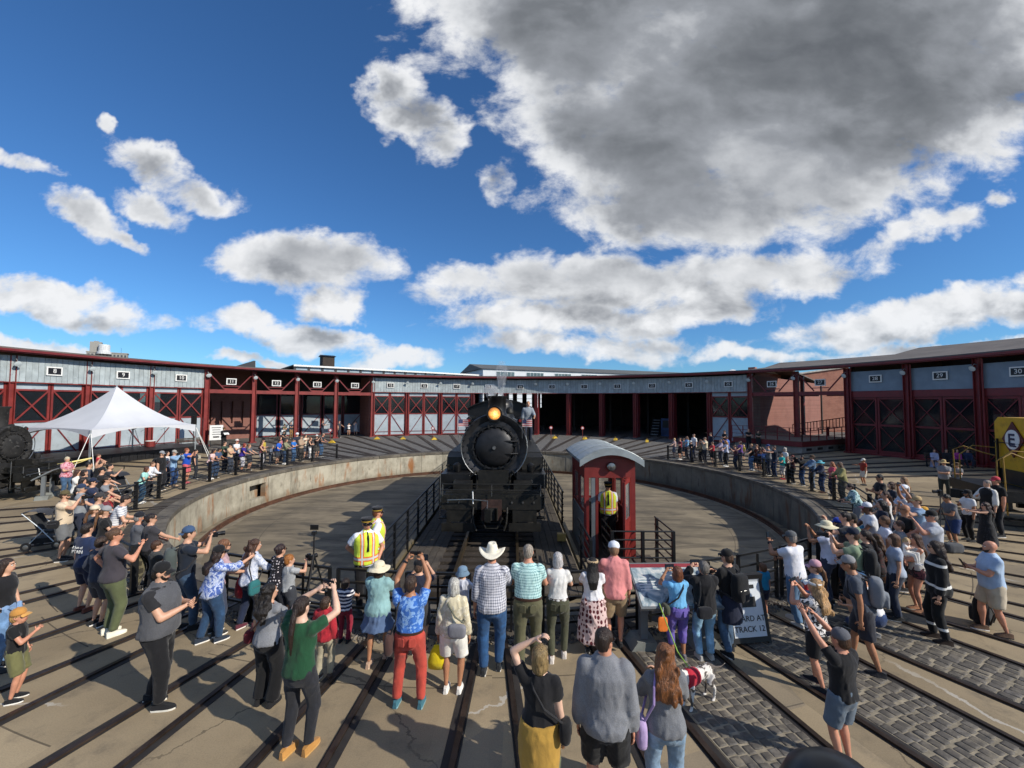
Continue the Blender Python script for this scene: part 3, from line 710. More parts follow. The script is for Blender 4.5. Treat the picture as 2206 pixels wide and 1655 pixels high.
    for k in (28, 29, 30, 31):
        M = stM(stall_angle(k)); column(V, k, -1, -.12, 7.1, .36, RED_D)
        MB(M).box((0, .02, 5.95), (2 * HW - .40, .08, 1.62)).build('fascia', GREYB, V)
        MB(M).box((0, .0, 4.88), (2 * HW - .36, .16, .50)).build('header', RED_D, V)
        if k < 31: number_sign(V, k, -.10)
        flood(V, k, -1)
        for s in (-1, 1):
            x0, x1 = (.03, HW - .19); cx = s * (x0 + x1) / 2; w = x1 - x0
            d = MB(M)
            for x in (x0 + .055, x1 - .055): d.box((s * x, .06, 2.38), (.11, .12, 4.46))
            for z in (.27, 2.40, 4.53): d.box((cx, .06, z), (w - .22, .12, .15 if z > 1 else .26))
            d = d.build('door', RED_D, V)
            for (za, zb) in ((.40, 2.32), (2.48, 4.45)):
                MB(M).box((cx, .10, (za + zb) / 2), (w - .22, .02, zb - za)).build('pane', GLS, d)
                MB(M).bar((cx - w / 2 + .11, .02, za), (cx + w / 2 - .11, .02, zb), .05, .03, (0, 1, 0)).build('brace', RED_D, d)
                MB(M).bar((cx + w / 2 - .11, .035, za), (cx - w / 2 + .11, .035, zb), .05, .03, (0, 1, 0)).build('brace', RED_D, d)
        MB(M).box((0, .0, .07), (2 * HW - .40, .2, .14)).build('threshold', RED_D, V)
        MB(M).tube([(-HW + .30, -.2, 7.0), (-HW + .30, -.2, .3), (-HW + .42, -.45, .12)], .05, 8).build('downpipe', RED_D, V)
    eave(V, 28, 31, mat=RED_D)
    roof_arc(E, 26, 27, [(-.8, 7.44), (4, 7.95), (8.4, 8.75), (9, 8.75)]); roof_arc(V, 28, 31, [(-.8, 7.44), (4, 7.95), (12.5, 9.6), (14, 9.7), (26, 9.4)])
    back_wall(V, 28, 31, 16., 9.0); side_wall(V, stall_angle(28) - DST / 2 + .3, .4, 16, 7.2, 9., DARKIN)
    M = stM(stall_angle(30)); o = thing('roof_vent', 'small white box vent on the museum roof ridge', 'vent', (0, 0, 0)); MB(M).box((-3, 13.2, 9.95), (1.3, 1., .7)).build('box', SIGNW, o); MB(M).box((-3, 13.2, 10.33), (1.5, 1.2, .07)).build('lid', SIGNW, o)
    # --- raised deck in front of 26-27
    D = thing('viewing_deck', 'raised maroon deck with vented concrete base below bays 26 and 27', 'deck', (0, 0, 0))
    a0, a1 = 50.5, 62.6
    MB().arc(27.6, 36., 0, .52, a0 + .4, a1 - .15, 10).build('foundation', pbr('deck_concrete', S(150, 146, 138), .9, var=.2), D)
    MB().arc(27.45, 36., .52, .95, a0 + .2, a1, 10).build('skirt_beam', RED_D, D)
    dk = pbr('deck_boards', S(128, 110, 96), .85, var=.2, vs=3., bmp=.3)
    for i in range(26): MB().arc(27.4 + i * .33, 27.4 + i * .33 + .318, .953, 1.0, a0 + .1, a1 + .1, 8).build('deck_board', dk, D)
    for i in range(4):
        M = Matrix.Translation(TC) @ Matrix.Rotation(-R(a1 - .14), 4, 'Z'); MB(M).box((0, 28.6 + i * 1.7, .28), (.06, .75, .2)).build('vent_hole', BLK, D)
    for (pa, pr0, pb, pr1) in ((a0, 27.5, a1, 27.5), (a1, 27.5, a1, 35.)):
        for z in (1.35, 1.7, 2.05):
            MB().tube([pol(pr0 + (pr1 - pr0) * i / 8, pa + (pb - pa) * i / 8, z) for i in range(9)], .022, 6).build('rail', RED_D, D)
        for i in range(7): q = pol(pr0 + (pr1 - pr0) * i / 6, pa + (pb - pa) * i / 6, 0); MB().box((q.x, q.y, 1.52), (.06, .06, 1.1)).build('post', RED_D, D)
    rp = thing('access_ramp', 'maroon picket railing of the ramp behind the deck at bay 27', 'railing', (0, 0, 0))
    for z in (0, .9): MB().bar(pol(37.5, 53.5, 1.0 + z), pol(38.5, 62.5, 2.2 + z), .06, .08).build('rail', RED_D, rp)
    for i in range(24):
        f = i / 23; p = pol(37.5 + f, 53.5 + 9 * f, 1.0 + 1.2 * f); MB().box((p.x, p.y, p.z + .45), (.05, .05, .9)).build('picket', RED_D, rp)
    for f in (.05, .5, .95):
        p = pol(37.5 + f, 53.5 + 9 * f, 0); MB().box((p.x, p.y, .6 + .6 * f), (.12, .12, 1.2 + 1.2 * f)).build('post', RED_D, rp)
build_roundhouse()

# ------------------------------------------------------------------ what stands behind
def build_background():
    # brick office behind bays 26-27
    b = thing('brick_building', 'red brick building behind the open bays 26 and 27', 'building', (0, 0, 0))
    g_ = MB(); g_.prism([(0, 0, 0), (28, 0, 0), (28, 0, 7.4), (14, 0, 9.4), (0, 0, 7.4)], (35, 61, 0), (35, 74, 0)); g_.build('wall', mat_brick_flat(), b)
    MB().bar((34.8, 60.9, 7.5), (49, 60.9, 9.52), .3, .2).build('coping', pbr('stone_coping', S(190, 186, 176), .8), b)
    M = Matrix.Translation(TC) @ Matrix.Rotation(-R(47.5), 4, 'Z')
    MB(M).box((0, 42.8, 3.9), (.4, 10, 7.8)).build('flank_wall', BRICK, b)
    MB(M).box((0, 42.8, 7.91), (.6, 10.2, .22)).build('flank_coping', MATS['stone_coping'], b)
    MB(M).box((0, 37.9, 4.1), (.7, .7, 8.2)).build('corner_pier', BRICK, b)
    # long white works
    w = thing('white_workshop', 'long white workshop with window bands behind the roundhouse roof', 'building', (0, 0, 0))
    wm = pbr('white_metal_wall', S(214, 220, 224), .6, var=.06, vs=.3)
    p0, p1 = ground_at(1040, 802, 11.) if False else Vector((-6.6, 95, 0)), Vector((64, 124, 0))
    d = (p1 - p0).normalized(); nrm = Vector((-d.y, d.x, 0)); L = (p1 - p0).length
    ang = math.atan2(d.y, d.x); M = Matrix.Translation(p0) @ Matrix.Rotation(ang, 4, 'Z')
    MB(M).box((L / 2, 9, 5.9), (L, 18, 11.8)).build('wall', wm, w)
    rf = MB(M); rf.prism([(0, -.4, 11.8), (0, 18.4, 11.8), (0, 9, 13.6)], (-.5, 0, 0), (L + .5, 0, 0)); rf.build('roof', pbr('dark_sheet_roof', S(96, 98, 98), .7), w)
    for i in range(13):
        x = 5.5 + i * 7.6
        if x < L - 3:
            f = MB(M).box((x, -.03, 10.55), (4.6, .08, 1.5)).build('window', wm, w); MB(M).box((x, -.09, 10.55), (4.4, .04, 1.34)).build('pane', pbr('workshop_glass', S(92, 112, 116), .2, var=.3, vs=.6, bmp=0), f)
            for j in range(4): MB(M).box((x - 1.32 + j * .88, -.12, 10.55), (.07, .03, 1.3)).build('glazing_bar', wm, f)
    # dark works with a lit clerestory
    w = thing('clerestory_workshop', 'dark workshop with a long clerestory window band behind bays 13 to 18', 'building', (0, 0, 0))
    p0, p1 = Vector((-37.5, 72, 0)), Vector((-7.5, 96, 0)); d = (p1 - p0).normalized(); L = (p1 - p0).length
    M = Matrix.Translation(p0) @ Matrix.Rotation(math.atan2(d.y, d.x), 4, 'Z')
    dk = pbr('dark_cladding', S(58, 60, 64), .8, var=.15)
    MB(M).box((L / 2, 6, 4.2), (L, 12, 8.4)).build('wall', dk, w)
    MB(M).box((L / 2, 6, 10.35), (L + .6, 12.6, .22)).build('roof', dk, w); MB(M).box((L / 2, -.28, 10.34), (L + .5, .12, .30)).build('gutter', SIGNW, w)
    MB(M).box((L / 2, 11, 9.3), (L, 1., 1.9)).build('rear_wall', dk, w)
    n = 17
    for i in range(n + 1): MB(M).box((L * i / n, .1, 9.3), (.34, .3, 1.9)).build('pier', dk, w)
    for i in range(n):
        x = L * (i + .5) / n; MB(M).box((x, .16, 9.3), (L / n - .3, .05, 1.75)).build('pane', pbr('clerestory_glass', S(176, 192, 202), .25, var=.25, vs=.5, bmp=0), w)
    MB(M).box((L / 2, .1, 8.42), (L, .3, .16)).build('sill', dk, w)
    c = MB(M); c.box((6.3, 4, 11.5), (2.1, 2.1, 2.2)); c = c.build('cupola', pbr('sooty_brick', S(62, 54, 48), .9), w); r2 = MB(M); r2.prism([(0, -1.3, 12.6), (0, 1.3, 12.6), (0, 0, 12.95)], (5.0, 4, 0), (7.6, 4, 0)); r2.build('cupola_roof', BLK, c)
    # tower block far off
    t = thing('tower_block', 'distant concrete tower block showing above the western roof', 'building', (0, 0, 0))
    tm = pbr('tower_concrete', S(150, 148, 142), .8, var=.1); cx, cy = -262., 270.
    M = Matrix.Translation((cx, cy, 0)) @ Matrix.Rotation(R(38), 4, 'Z') @ Matrix.Diagonal((.56, .56, 1, 1))
    MB(M).box((0, 0, 17.5), (34, 12, 35.)).build('wall', tm, t); MB(M).box((0, 0, 35.2), (35, 13, .6)).build('parapet', tm, t)
    for i in range(11):
        for z in (33.2, 30., 26.8): f = MB(M).box((-15.2 + i * 3.04, -6.03, z), (1.7, .1, 1.7)).build('window', pbr('tower_window', S(70, 74, 78), .3), t)
    MB(M).box((-10, -.5, 38.5), (9.5, 9, 6.5)).build('plant_room', tm, t); MB(M).box((-10, -.5, 42.), (4, 4, .8)).build('plant_cap', tm, t)
    MB(M).lathe([(6.2, 34), (6.2, 35.5), (5, 35.8), (5, 39.5), (4.4, 40), (0.001, 40)], (-2.5, -7.5, 0), n=20).build('drum', pbr('white_drum', S(214, 216, 216), .5), t)
    MB(M).tube([(11, 0, 35), (11, 0, 39)], .12, 5).build('mast', BLK, t)
    # roof dormer, vent and far trees
    o = thing('roof_monitor', 'small dark sloping roof monitor above bay 12', 'roof monitor', (0, 0, 0)); p = pol(RFACE + 15.5, stall_angle(12) + 1.5, 8.05)
    m2 = MB(Matrix.Translation(p) @ Matrix.Rotation(R(40), 4, 'Z')); m2.prism([(-2.2, 0, 0), (1.2, 0, 0), (1.2, 0, 1.35), (1.0, 0, 1.35)], (0, -1, 0), (0, 1, 0)); m2.build('shell', pbr('dark_cladding', S(58, 60, 64)), o)
    MB(Matrix.Translation(p) @ Matrix.Rotation(R(40), 4, 'Z')).box((1.25, 0, .7), (.06, 1.5, .9)).build('pane', MATS['clerestory_glass'], o)
    o = thing('roof_ventilator', 'round white ventilator behind the roof above bay 25', 'vent', pol(74, 36.2, 0)); MB().lathe([(.7, 0), (.7, 9.6), (1., 9.65), (1., 9.95), (.7, 10.1), (.7, 10.3), (.9, 10.4), (.3, 10.7), (.001, 10.7)], n=20).build('drum', SIGNW, o, smooth=True, angle=35); MB().lathe([(.72, 9.3), (.73, 9.5)], n=20).build('collar', LAMPM, o)
build_background()
# ------------------------------------------------------------------ turntable bridge, control cab, engines
LOCO = pbr('engine_black', S(24, 24, 25), .42, .25, var=.35, vs=2., bmp=.12, bs=12., col2=S(48, 46, 43))
SMOKE = pbr('smokebox_graphite', S(46, 46, 48), .45, .45, var=.35, vs=2.5, bmp=.12, bs=14., col2=S(34, 34, 36))
GRIME = pbr('greasy_iron', S(32, 31, 27), .55, .3, var=.4, vs=4., bmp=.25, bs=18., col2=S(50, 46, 38))
STEEL = pbr('bright_steel', S(150, 150, 148), .3, .9, var=.2, bmp=.05)
FENCE = pbr('fence_black', S(24, 25, 27), .45, .2, var=.25, vs=3., bmp=.05)
TIMBER = pbr('deck_timber', S(78, 71, 62), .88, var=.35, vs=2.5, bmp=.5, bs=22., col2=S(52, 47, 41))
TIE = pbr('creosote_tie', S(56, 49, 42), .85, var=.4, vs=3., bmp=.5, bs=20., col2=S(84, 74, 62))
RAILT = pbr('worn_rail', S(112, 98, 78), .35, .8, var=.3, bmp=.1)
BX = TC.x + .04                            # bridge axis
BZ = .10
def rng_pick(seed): return random.Random(seed)
def build_bridge():
    b = thing('turntable_bridge', 'dark steel turntable bridge with timber walkways carrying the steam engine', 'turntable', (BX, TC.y, 0))
    L = 12.95; rng = rng_pick(5)
    for s in (-1, 1):
        MB().box((s * .78, 0, -.62), (.05, 2 * L, 1.05)).build('girder_web', GRIME, b)
        for z in (-.12, -1.15): MB().box((s * .78, 0, z), (.42, 2 * L, .05)).build('girder_flange', GRIME, b)
        MB().box((s * .72, 0, BZ + .07), (.07, 2 * L, .14)).build('rail', RAILT, b)
        # walkway planks
        for i in range(5):
            x = s * (1.30 + i * .19)
            for j in range(6):
                y0 = -L + j * 2 * L / 6; MB().box((x, y0 + L / 6, BZ - .02 + rng.uniform(-.006, .006)), (.178, 2 * L / 6 - .02, .05)).build('walkway_plank', TIMBER, b)
        MB().box((s * 2.27, 0, BZ - .03), (.10, 2 * L, .16)).build('kerb_angle', pbr('worn_edge', S(120, 108, 84), .6, .3, var=.3), b)
        # railing
        for i in range(int(2 * L / 1.25) + 1):
            y = -L + i * 1.25
            if s > 0 and -11.2 < y < -8.2: continue
            MB().box((s * 2.22, y, BZ + .55), (.055, .055, 1.12)).build('railing_post', FENCE, b)
        spans = [(-L, L)] if s < 0 else [(-8.2, L), (-L, -11.3)]
        for (ya, yb) in spans:
            for k, z in enumerate((.30, .50, .70, .90, 1.10)):
                MB().tube([(s * 2.22, ya, BZ + z), (s * 2.22, yb, BZ + z)], .022 if k < 4 else .03, 6).build('railing_bar', FENCE, b)
        # brackets under the walkway
        for i in range(20): MB().bar((s * .95, -L + .5 + i * 1.3, -.55), (s * 2.2, -L + .5 + i * 1.3, -.08), .08, .08).build('bracket', GRIME, b)
    n = 62
    tm = MB().box((0, 0, 0), (2.56, .24, .20)).mesh('crosstie', TIE)
    for i in range(n):
        piece('crosstie', tm, b, (rng.uniform(-.02, .02), -L + .2 + i * (2 * L - .4) / (n - 1), BZ - .10 + rng.uniform(-.008, .008)), (0, 0, rng.uniform(-.012, .012)))
    # end trucks and wheels on the ring rail
    for e in (-1, 1):
        MB().box((0, e * (RRING - .1), -.9), (3.6, .5, .5)).build('end_truck', GRIME, b)
        for s in (-1, 1): MB().lathe([(.34, -.06), (.34, .06)], (s * 1.4, e * RRING, -1.04), 'X', 18).build('truck_wheel', GRIME, b)
    MB().lathe([(.9, -1.5), (.9, -1.2), (.5, -1.1), (.5, -.6)], n=20).build('centre_pivot', GRIME, b)
    # small lamp box and yellow bumper at the deck edge
    MB().box((2.0, -9.6, BZ + .12), (.24, .16, .2)).build('step_box', pbr('yellow_paint', S(196, 164, 92), .6), b)
    return b
build_bridge()

def build_cab():
    c = thing('control_cab', 'red turntable control cab with arched grey roof and open door', 'cab', (2.55, 12.05, BZ))
    w, d, h = .66, 1.10, 2.55; CR = pbr('cab_red', S(122, 38, 33), .5, var=.2, vs=2., bmp=.1, col2=S(112, 34, 30)); CG = pbr('cab_grey', S(108, 112, 114), .6, var=.15)
    MB().box((0, 0, -.04), (2 * w + .3, 2 * d + .2, .08)).build('floor', TIMBER, c)
    for sx in (-1, 1):
        for sy in (-1, 1): MB().box((sx * (w - .06), sy * (d - .06), h / 2), (.12, .12, h)).build('corner_post', CR, c)
        MB().box((sx * (w - .03), 0, .52), (.05, 2 * d - .24, 1.04)).build('side_panel', CG if sx < 0 else CR, c)
        for y in (-.48, .48):
            f = MB()
            for z in (1.12, 2.02): f.box((sx * (w - .05), y, z), (.06, .90, .09))
            for yy in (-.42, .42): f.box((sx * (w - .05), y + yy, 1.57), (.06, .08, .81))
            f = f.build('window', CR, c); MB().box((sx * (w - .05), y, 1.57), (.012, .76, .81)).build('pane', glass('clear_pane', (.4, .45, .45), .16), f)
        MB().box((sx * (w - .03), 0, 2.30), (.05, 2 * d - .24, .46)).build('upper_panel', CR, c)
    # back: low wall and big window
    MB().box((0, d - .03, .5), (2 * w - .24, .05, 1.0)).build('back_panel', CR, c)
    f = MB()
    for z in (1.06, 2.1): f.box((0, d - .05, z), (2 * w - .24, .07, .10))
    for x in (-w + .17, 0.12, w - .17): f.box((x, d - .05, 1.58), (.07, .07, .94))
    f = f.build('window', CR, c); MB().box((0, d - .05, 1.58), (2 * w - .34, .012, .94)).build('pane', MATS['clear_pane'], f)
    # front: header, jambs, grey stripe, open door hinged on the right
    MB().box((0, -d + .03, 2.28), (2 * w - .24, .06, .50)).build('front_header', CR, c)
    MB().box((-w + .23, -d + .03, 1.02), (.10, .06, 2.04)).build('jamb', CG, c)
    MB().box((-w + .32, -d + .03, 1.02), (.07, .07, 2.04)).build('jamb', CR, c)
    hd = MB(Matrix.Translation((w - .14, -d + .03, 0)) @ Matrix.Rotation(R(62), 4, 'Z'))
    for x in (-.04, -.62): hd.box((x, 0, 1.02), (.09, .05, 2.0))
    for z in (.08, 1.0, 2.0): hd.box((-.33, 0, z), (.50, .05, .12))
    hd.box((-.33, 0, .54), (.50, .03, .82)); hd = hd.build('door', CR, c)
    MB(Matrix.Translation((w - .14, -d + .03, 0)) @ Matrix.Rotation(R(62), 4, 'Z')).box((-.33, 0, 1.5), (.5, .012, .88)).build('pane', MATS['clear_pane'], hd)
    # control stand inside
    MB().box((-.34, .55, .55), (.4, .5, 1.1)).build('control_stand', BLK, c)
    # arched roof with eaves and seams
    n = 12; rw = w + .16; rise = .30; pts = [(-rw + 2 * rw * i / n, h - .10 + rise * (1 - ((i / n) * 2 - 1) ** 2)) for i in range(n + 1)]
    o = MB(); yy = (-d - .22, d + .22)
    for dz in (0, .07): o.sheet([[Vector((x, y, z + dz)) for y in yy] for (x, z) in pts])
    for y in yy: o.sheet([[Vector((x, y, z)), Vector((x, y, z + .07))] for (x, z) in pts])
    for (x, z) in (pts[0], pts[-1]): o.sheet([[Vector((x, y, z)), Vector((x, y, z + .07))] for y in yy])
    rf = o.build('roof', pbr('cab_roof_metal', S(156, 164, 166), .4, .35, var=.18, vs=2., bmp=.1), c)
    for k in range(5):
        y = -d - .12 + k * (2 * d + .24) / 4; MB().tube([(x, y, z + .072) for (x, z) in pts], .012, 5).build('seam', MATS['cab_roof_metal'], rf)
    fb = MB(); fb.sheet([[Vector((x, -d - .23, z - .10)), Vector((x, -d - .23, z + .07))] for (x, z) in pts]); fb.sheet([[Vector((x, -d - .26, z - .10)), Vector((x, -d - .26, z + .07))] for (x, z) in pts]); fb.build('fascia_arch', MATS['cab_roof_metal'], rf)
    # tympanum under the arch
    tp = MB(); tp.sheet([[Vector((x * .78, -d + .02, h - .05)), Vector((x * .78, -d + .02, z - .06))] for (x, z) in pts]); tp.build('tympanum', CR, c, fix=False)
    MB(Matrix.Translation((.02, -d - .02, 2.33)) @ Matrix.Rotation(pi / 2, 4, 'X')).lathe([(.05, -.02), (.10, .02), (.115, .08), (.10, .10), (0.001, .12)], n=18).build('headlamp', STEEL, c, smooth=True, angle=40)
    # landing with a railed fence before the door
    l = thing('cab_landing', 'small railed timber landing in front of the red control cab', 'landing', (2.85, 10.2, BZ))
    for i in range(6): MB().box((-.75 + i * .28, .2, -.03), (.26, 1.5, .05)).build('plank', TIMBER, l)
    P = [(-.55, .55), (-.55, -.5), (.85, -.5), (.85, .75)]
    for (x, y) in ((-.55, -.5), (.15, -.5), (.85, -.5), (.85, .6)): MB().box((x, y, .5), (.07, .07, 1.1)).build('post', FENCE, l)
    for z in (.25, .45, .65, .85, 1.04): MB().tube([(x, y, z) for (x, y) in P], .02, 6).build('rail', FENCE, l)
    MB().bar((-.65, -.66, -.01), (.95, -.66, -.01), .12, .12).build('edge_beam', pbr('worn_edge', S(120, 108, 84)), l)
    for x in (-.5, .8): MB().box((x, 0, -.75), (.12, .12, 1.4)).build('leg', GRIME, l)
build_cab()

DISC_RED = flat('marker_red', S(120, 30, 26), .2)
def build_engine(loc, rz, label, old=False, light=True):
    e = thing('steam_engine', label, 'locomotive', loc, rz)
    K = LOCO if not old else pbr('burnt_iron', S(44, 43, 42), .75, .2, var=.5, vs=2.2, bmp=.5, bs=9., col2=S(92, 90, 86))
    SB = SMOKE if not old else K
    zc = 2.48; rb = .95
    # boiler and smokebox
    bl = MB().lathe([(.60, 1.62), (rb - .02, 1.62), (rb + .0, 1.60), (rb, 3.4), (rb + .02, 3.42), (rb + .02, 3.5), (rb - .03, 3.52), (rb - .03, 8.6), (.3, 8.6)], (0, 0, zc), 'Y', 40).build('boiler', K, e, smooth=True, angle=35)
    sm = MB().lathe([(.001, 1.50), (.60, 1.50), (.80, 1.52), (.90, 1.47), (rb + .05, 1.44), (rb + .07, 1.50), (rb + .07, 1.70), (rb, 1.72)], (0, 0, zc), 'Y', 48).build('smokebox_front', SB, e, smooth=True, angle=30)
    MB().lathe([(.001, 1.30), (.20, 1.31), (.40, 1.345), (.54, 1.40), (.60, 1.45), (.62, 1.50)], (0, 0, zc - .02), 'Y', 40).build('door', SB, sm, smooth=True, angle=50)
    MB().lathe([(.62, 1.50), (.64, 1.43), (.68, 1.43), (.70, 1.50)], (0, 0, zc - .02), 'Y', 40).build('door_ring', SB, sm, smooth=True, angle=40)
    for k in range(18):
        a = 2 * pi * k / 18 + .1; q = Vector((.66 * math.cos(a), 1.42, zc - .02 + .66 * math.sin(a)))
        MB(Matrix.Translation(q) @ Matrix.Rotation(-a, 4, 'Y')).box((0, 0, 0), (.13, .05, .045)).build('door_dog', K, sm)
    for k in range(32):
        a = 2 * pi * k / 32; MB().lathe([(.022, -.03), (.018, 0), (.001, 0)], (.95 * math.cos(a), 1.455, zc + .95 * math.sin(a)), 'Y', 6).build('bolt', K, sm)
    for z in (.17, -.21): MB().tube([(.25, 1.36, zc + z), (.50, 1.36, zc + z), (.72, 1.42, zc + z)], [.022, .03, .04], 8).build('hinge_strap', K, sm)
    MB().lathe([(.05, 1.24), (.06, 1.30), (.03, 1.33)], (0, 0, zc - .02), 'Y', 10).build('centre_nut', STEEL, sm)
    # handrail bowed round the smokebox
    MB().tube([(1.02 * math.cos(R(a)), 1.36, zc + 1.02 * math.sin(R(a))) for a in range(-200, 30, 10)], .017, 6).build('handrail', STEEL, e)
    # headlight on its bracket
    if old: light = None
    hl = MB().lathe([(.05, 1.75), (.07, 1.6), (.07, 1.5)] if old else [(.10, 1.75), (.20, 1.70), (.245, 1.50), (.255, 1.36), (.235, 1.34), (.23, 1.37)], (0, 0, zc + 1.02), 'Y', 24).build('headlight', K, e, smooth=True, angle=35)
    lm = MATS.get('lamp_glow')
    if light and lm is None:
        lm, t, b = new_mat('lamp_glow'); v = t.node('ShaderNodeTexCoord').outputs['Object']; rel = t.v('SUBTRACT', v, (0.02, 1.4, zc + 1.00)); dd = t.v('LENGTH', rel)
        n = t.noise(v, 9., 3., .6, 1.5)
        c = t.ramp(t.add(dd, t.mul(t.sub(n, .5), .16)), [(0., (1., .86, .5)), (.07, (1., .60, .16)), (.14, (.62, .26, .05)), (.22, (.28, .10, .02))])
        t.link(c, b.inputs['Emission Color']); b.inputs['Emission Strength'].default_value = 1.1; t.link(c, b.inputs['Base Color']); b.inputs['Roughness'].default_value = .1; MATS['lamp_glow'] = lm
    if not old: MB().lathe([(.23, 1.375), (.15, 1.365), (.001, 1.36)], (0, 0, zc + 1.02), 'Y', 24).build('lens', lm if light else LENSM, hl, smooth=True)
    MB().box((0, 1.62, zc + .86), (.34, .34, .22)).build('lamp_bracket', K, hl)
    # stack, domes, bell, whistle
    if old: MB().lathe([(.36, 0), (.34, .1), (.30, .2), (.32, 1.0), (.38, 1.08), (.38, 1.13), (.27, 1.12), (.26, .3)], (0, 2.1, zc + rb - .12), 'Z', 24).build('stack', K, e, smooth=True, angle=40)
    else: MB().lathe([(.40, 0), (.34, .08), (.29, .2), (.29, .62), (.34, .68), (.34, .73), (.24, .72), (.22, .2)], (0.06, 2.2, zc + rb - .10), 'Z', 24).build('stack', K, e, smooth=True, angle=40)
    MB().lathe([(.46, 0), (.42, .15), (.42, .46), (.36, .60), (.20, .68), (.001, .70)], (0.16, 3.6, zc + rb - .14), 'Z', 24).build('sand_dome', K, e, smooth=True, angle=50)
    MB().lathe([(.46, 0), (.42, .15), (.42, .5), (.34, .66), (.16, .73), (.001, .74)], (0, 5.6, zc + rb - .14), 'Z', 24).build('steam_dome', K, e, smooth=True, angle=50)
    MB().lathe([(.16, 0), (.15, .05), (.11, .16), (.06, .22), (.001, .23)], (.45, 2.9, zc + rb + .03), 'Z', 14).build('bell', GRIME, e, smooth=True)
    MB().tube([(.5, 4.6, zc + .8), (.5, 4.6, zc + 1.42)], .07, 8).build('air_pipe', GRIME, e)
    # cab
    cb = MB()
    cb.box((0, 9.75, 2.35), (2.9, 2.2, 1.5)); cb = cb.build('cab', K, e)
    for s in (-1, 1):
        MB().box((s * 1.05, 8.62, 3.35), (.75, .06, .55)).build('cab_front', K, cb); MB().box((s * 1.32, 8.60, 3.32), (.28, .03, .44)).build('cab_window', GLS, cb)
        for y in (8.7, 10.8): MB().box((s * 1.42, y, 3.35), (.08, .12, .55)).build('cab_post', K, cb)
    n = 12; ro = MB(); pts = [(-1.58 + 3.16 * i / n, 3.55 + .42 * (1 - ((i / n) * 2 - 1) ** 2)) for i in range(n + 1)]
    for dz in (0, .05): ro.sheet([[Vector((x, y, z + dz)) for y in (8.35, 11.2)] for (x, z) in pts])
    for y in (8.35, 11.2): ro.sheet([[Vector((x, y, z)), Vector((x, y, z + .05))] for (x, z) in pts])
    ro.build('cab_roof', K, cb); fr = MB(); fr.sheet([[Vector((x, 8.58, 3.2)), Vector((x, 8.58, z))] for (x, z) in pts]); fr.build('cab_brow', K, cb, fix=False)
    # running boards, tanks
    for s in (-1, 1):
        MB().box((s * 1.18, 5.4, 2.20), (.62, 6.3, .06)).build('running_board', GRIME, e)
        sl = MB(); sl.prism([(0, 2.3, 2.23), (0, 1.75, 2.12), (0, 1.70, 1.74), (0, 2.3, 1.74)], (s * .86, 0, 0), (s * 1.50, 0, 0)); sl.build('step_box', GRIME, e)
        MB().lathe([(.05, 2.5), (.25, 2.52), (.27, 2.6), (.27, 5.4), (.25, 5.5), (.05, 5.52)], (s * 1.2, 0, 1.88), 'Y', 18).build('air_tank', K, e, smooth=True, angle=40)
        # cylinder and valve chest
        ch = MB().box((s * 1.12, 1.55, 1.52), (.86, 1.3, .42)).build('valve_chest', K, e); MB().lathe([(.05, -.03), (.05, .02)], (s * 1.12, .90, 1.52), 'Y', 10).build('chest_boss', STEEL, ch)
        cy = MB().lathe([(.05, .80), (.36, .82), (.40, .86), (.40, .92), (.37, .94), (.37, 2.2), (.40, 2.22), (.40, 2.3), (.1, 2.32)], (s * 1.12, 0, .98), 'Y', 24).build('cylinder', K, e, smooth=True, angle=35)
        for k in range(10): a = 2 * pi * k / 10; MB().lathe([(.022, 0), (.022, .03)], (s * 1.12 + .34 * math.cos(a), .79, .98 + .34 * math.sin(a)), 'Y', 6).build('bolt', GRIME, cy)
        MB().tube([(s * .62, 1.9, 1.3), (s * .7, 1.9, 1.8), (s * .8, 1.95, 2.2)], .16, 10).build('steam_pipe', K, e)
        # drivers and rods
        for y in (3.2, 5.0, 6.8):
            wh = MB().lathe([(.10, -.07), (.14, -.05), (.14, .05), (.10, .07)], (s * .76, y, .66), 'X', 12).build('wheel', GRIME, e)
            MB().lathe([(.56, -.07), (.66, -.07), (.68, .05), (.56, .06), (.56, -.07)], (s * .76, y, .66), 'X', 28).build('tyre', GRIME, wh)
            for k in range(12): a = 2 * pi * k / 12; MB().bar((s * .76, y + .12 * math.cos(a), .66 + .12 * math.sin(a)), (s * .76, y + .58 * math.cos(a), .66 + .58 * math.sin(a)), .05, .06, (1, 0, 0)).build('spoke', GRIME, wh)
        MB().bar((s * .90, 3.2, .48), (s * .90, 6.8, .48), .05, .10).build('side_rod', STEEL, e); MB().bar((s * .98, 2.3, .98), (s * .98, 5.0, .50), .05, .10).build('main_rod', STEEL, e)
        # pipes down the flank
        MB().tube([(s * .98, 1.8, zc + .25), (s * 1.0, 4, zc + .30), (s * 1.0, 8.4, zc + .35)], .02, 6).build('side_handrail', STEEL, e)
        for y in (2.2, 4.4, 6.6): MB().tube([(s * .88, y, zc + .28), (s * 1.0, y, zc + .30)], .015, 5).build('rail_stanchion', STEEL, e)
    MB().tube([(.70, 1.75, zc + .80), (.9, 2.2, zc + .62), (1.0, 2.5, zc + .2), (1.02, 2.5, zc - .2)], .045, 8).build('feed_pipe', STEEL, e)
    MB().tube([(.55, 1.8, zc + .86), (.72, 2.1, zc + .78), (.98, 2.6, zc + .3), (1.0, 2.9, zc - .3)], .03, 8).build('feed_pipe', STEEL, e)
    MB().lathe([(.17, 0), (.17, .4), (.13, .42), (.13, .5), (.18, .52), (.18, .92), (.05, .95)], (-1.0, 4.6, zc - .35), 'Z', 14).build('air_pump', GRIME, e, smooth=True, angle=35)
    # saddle and frames
    MB().box((0, 2.1, 1.25), (1.0, 1.2, .9)).build('saddle', GRIME, e)
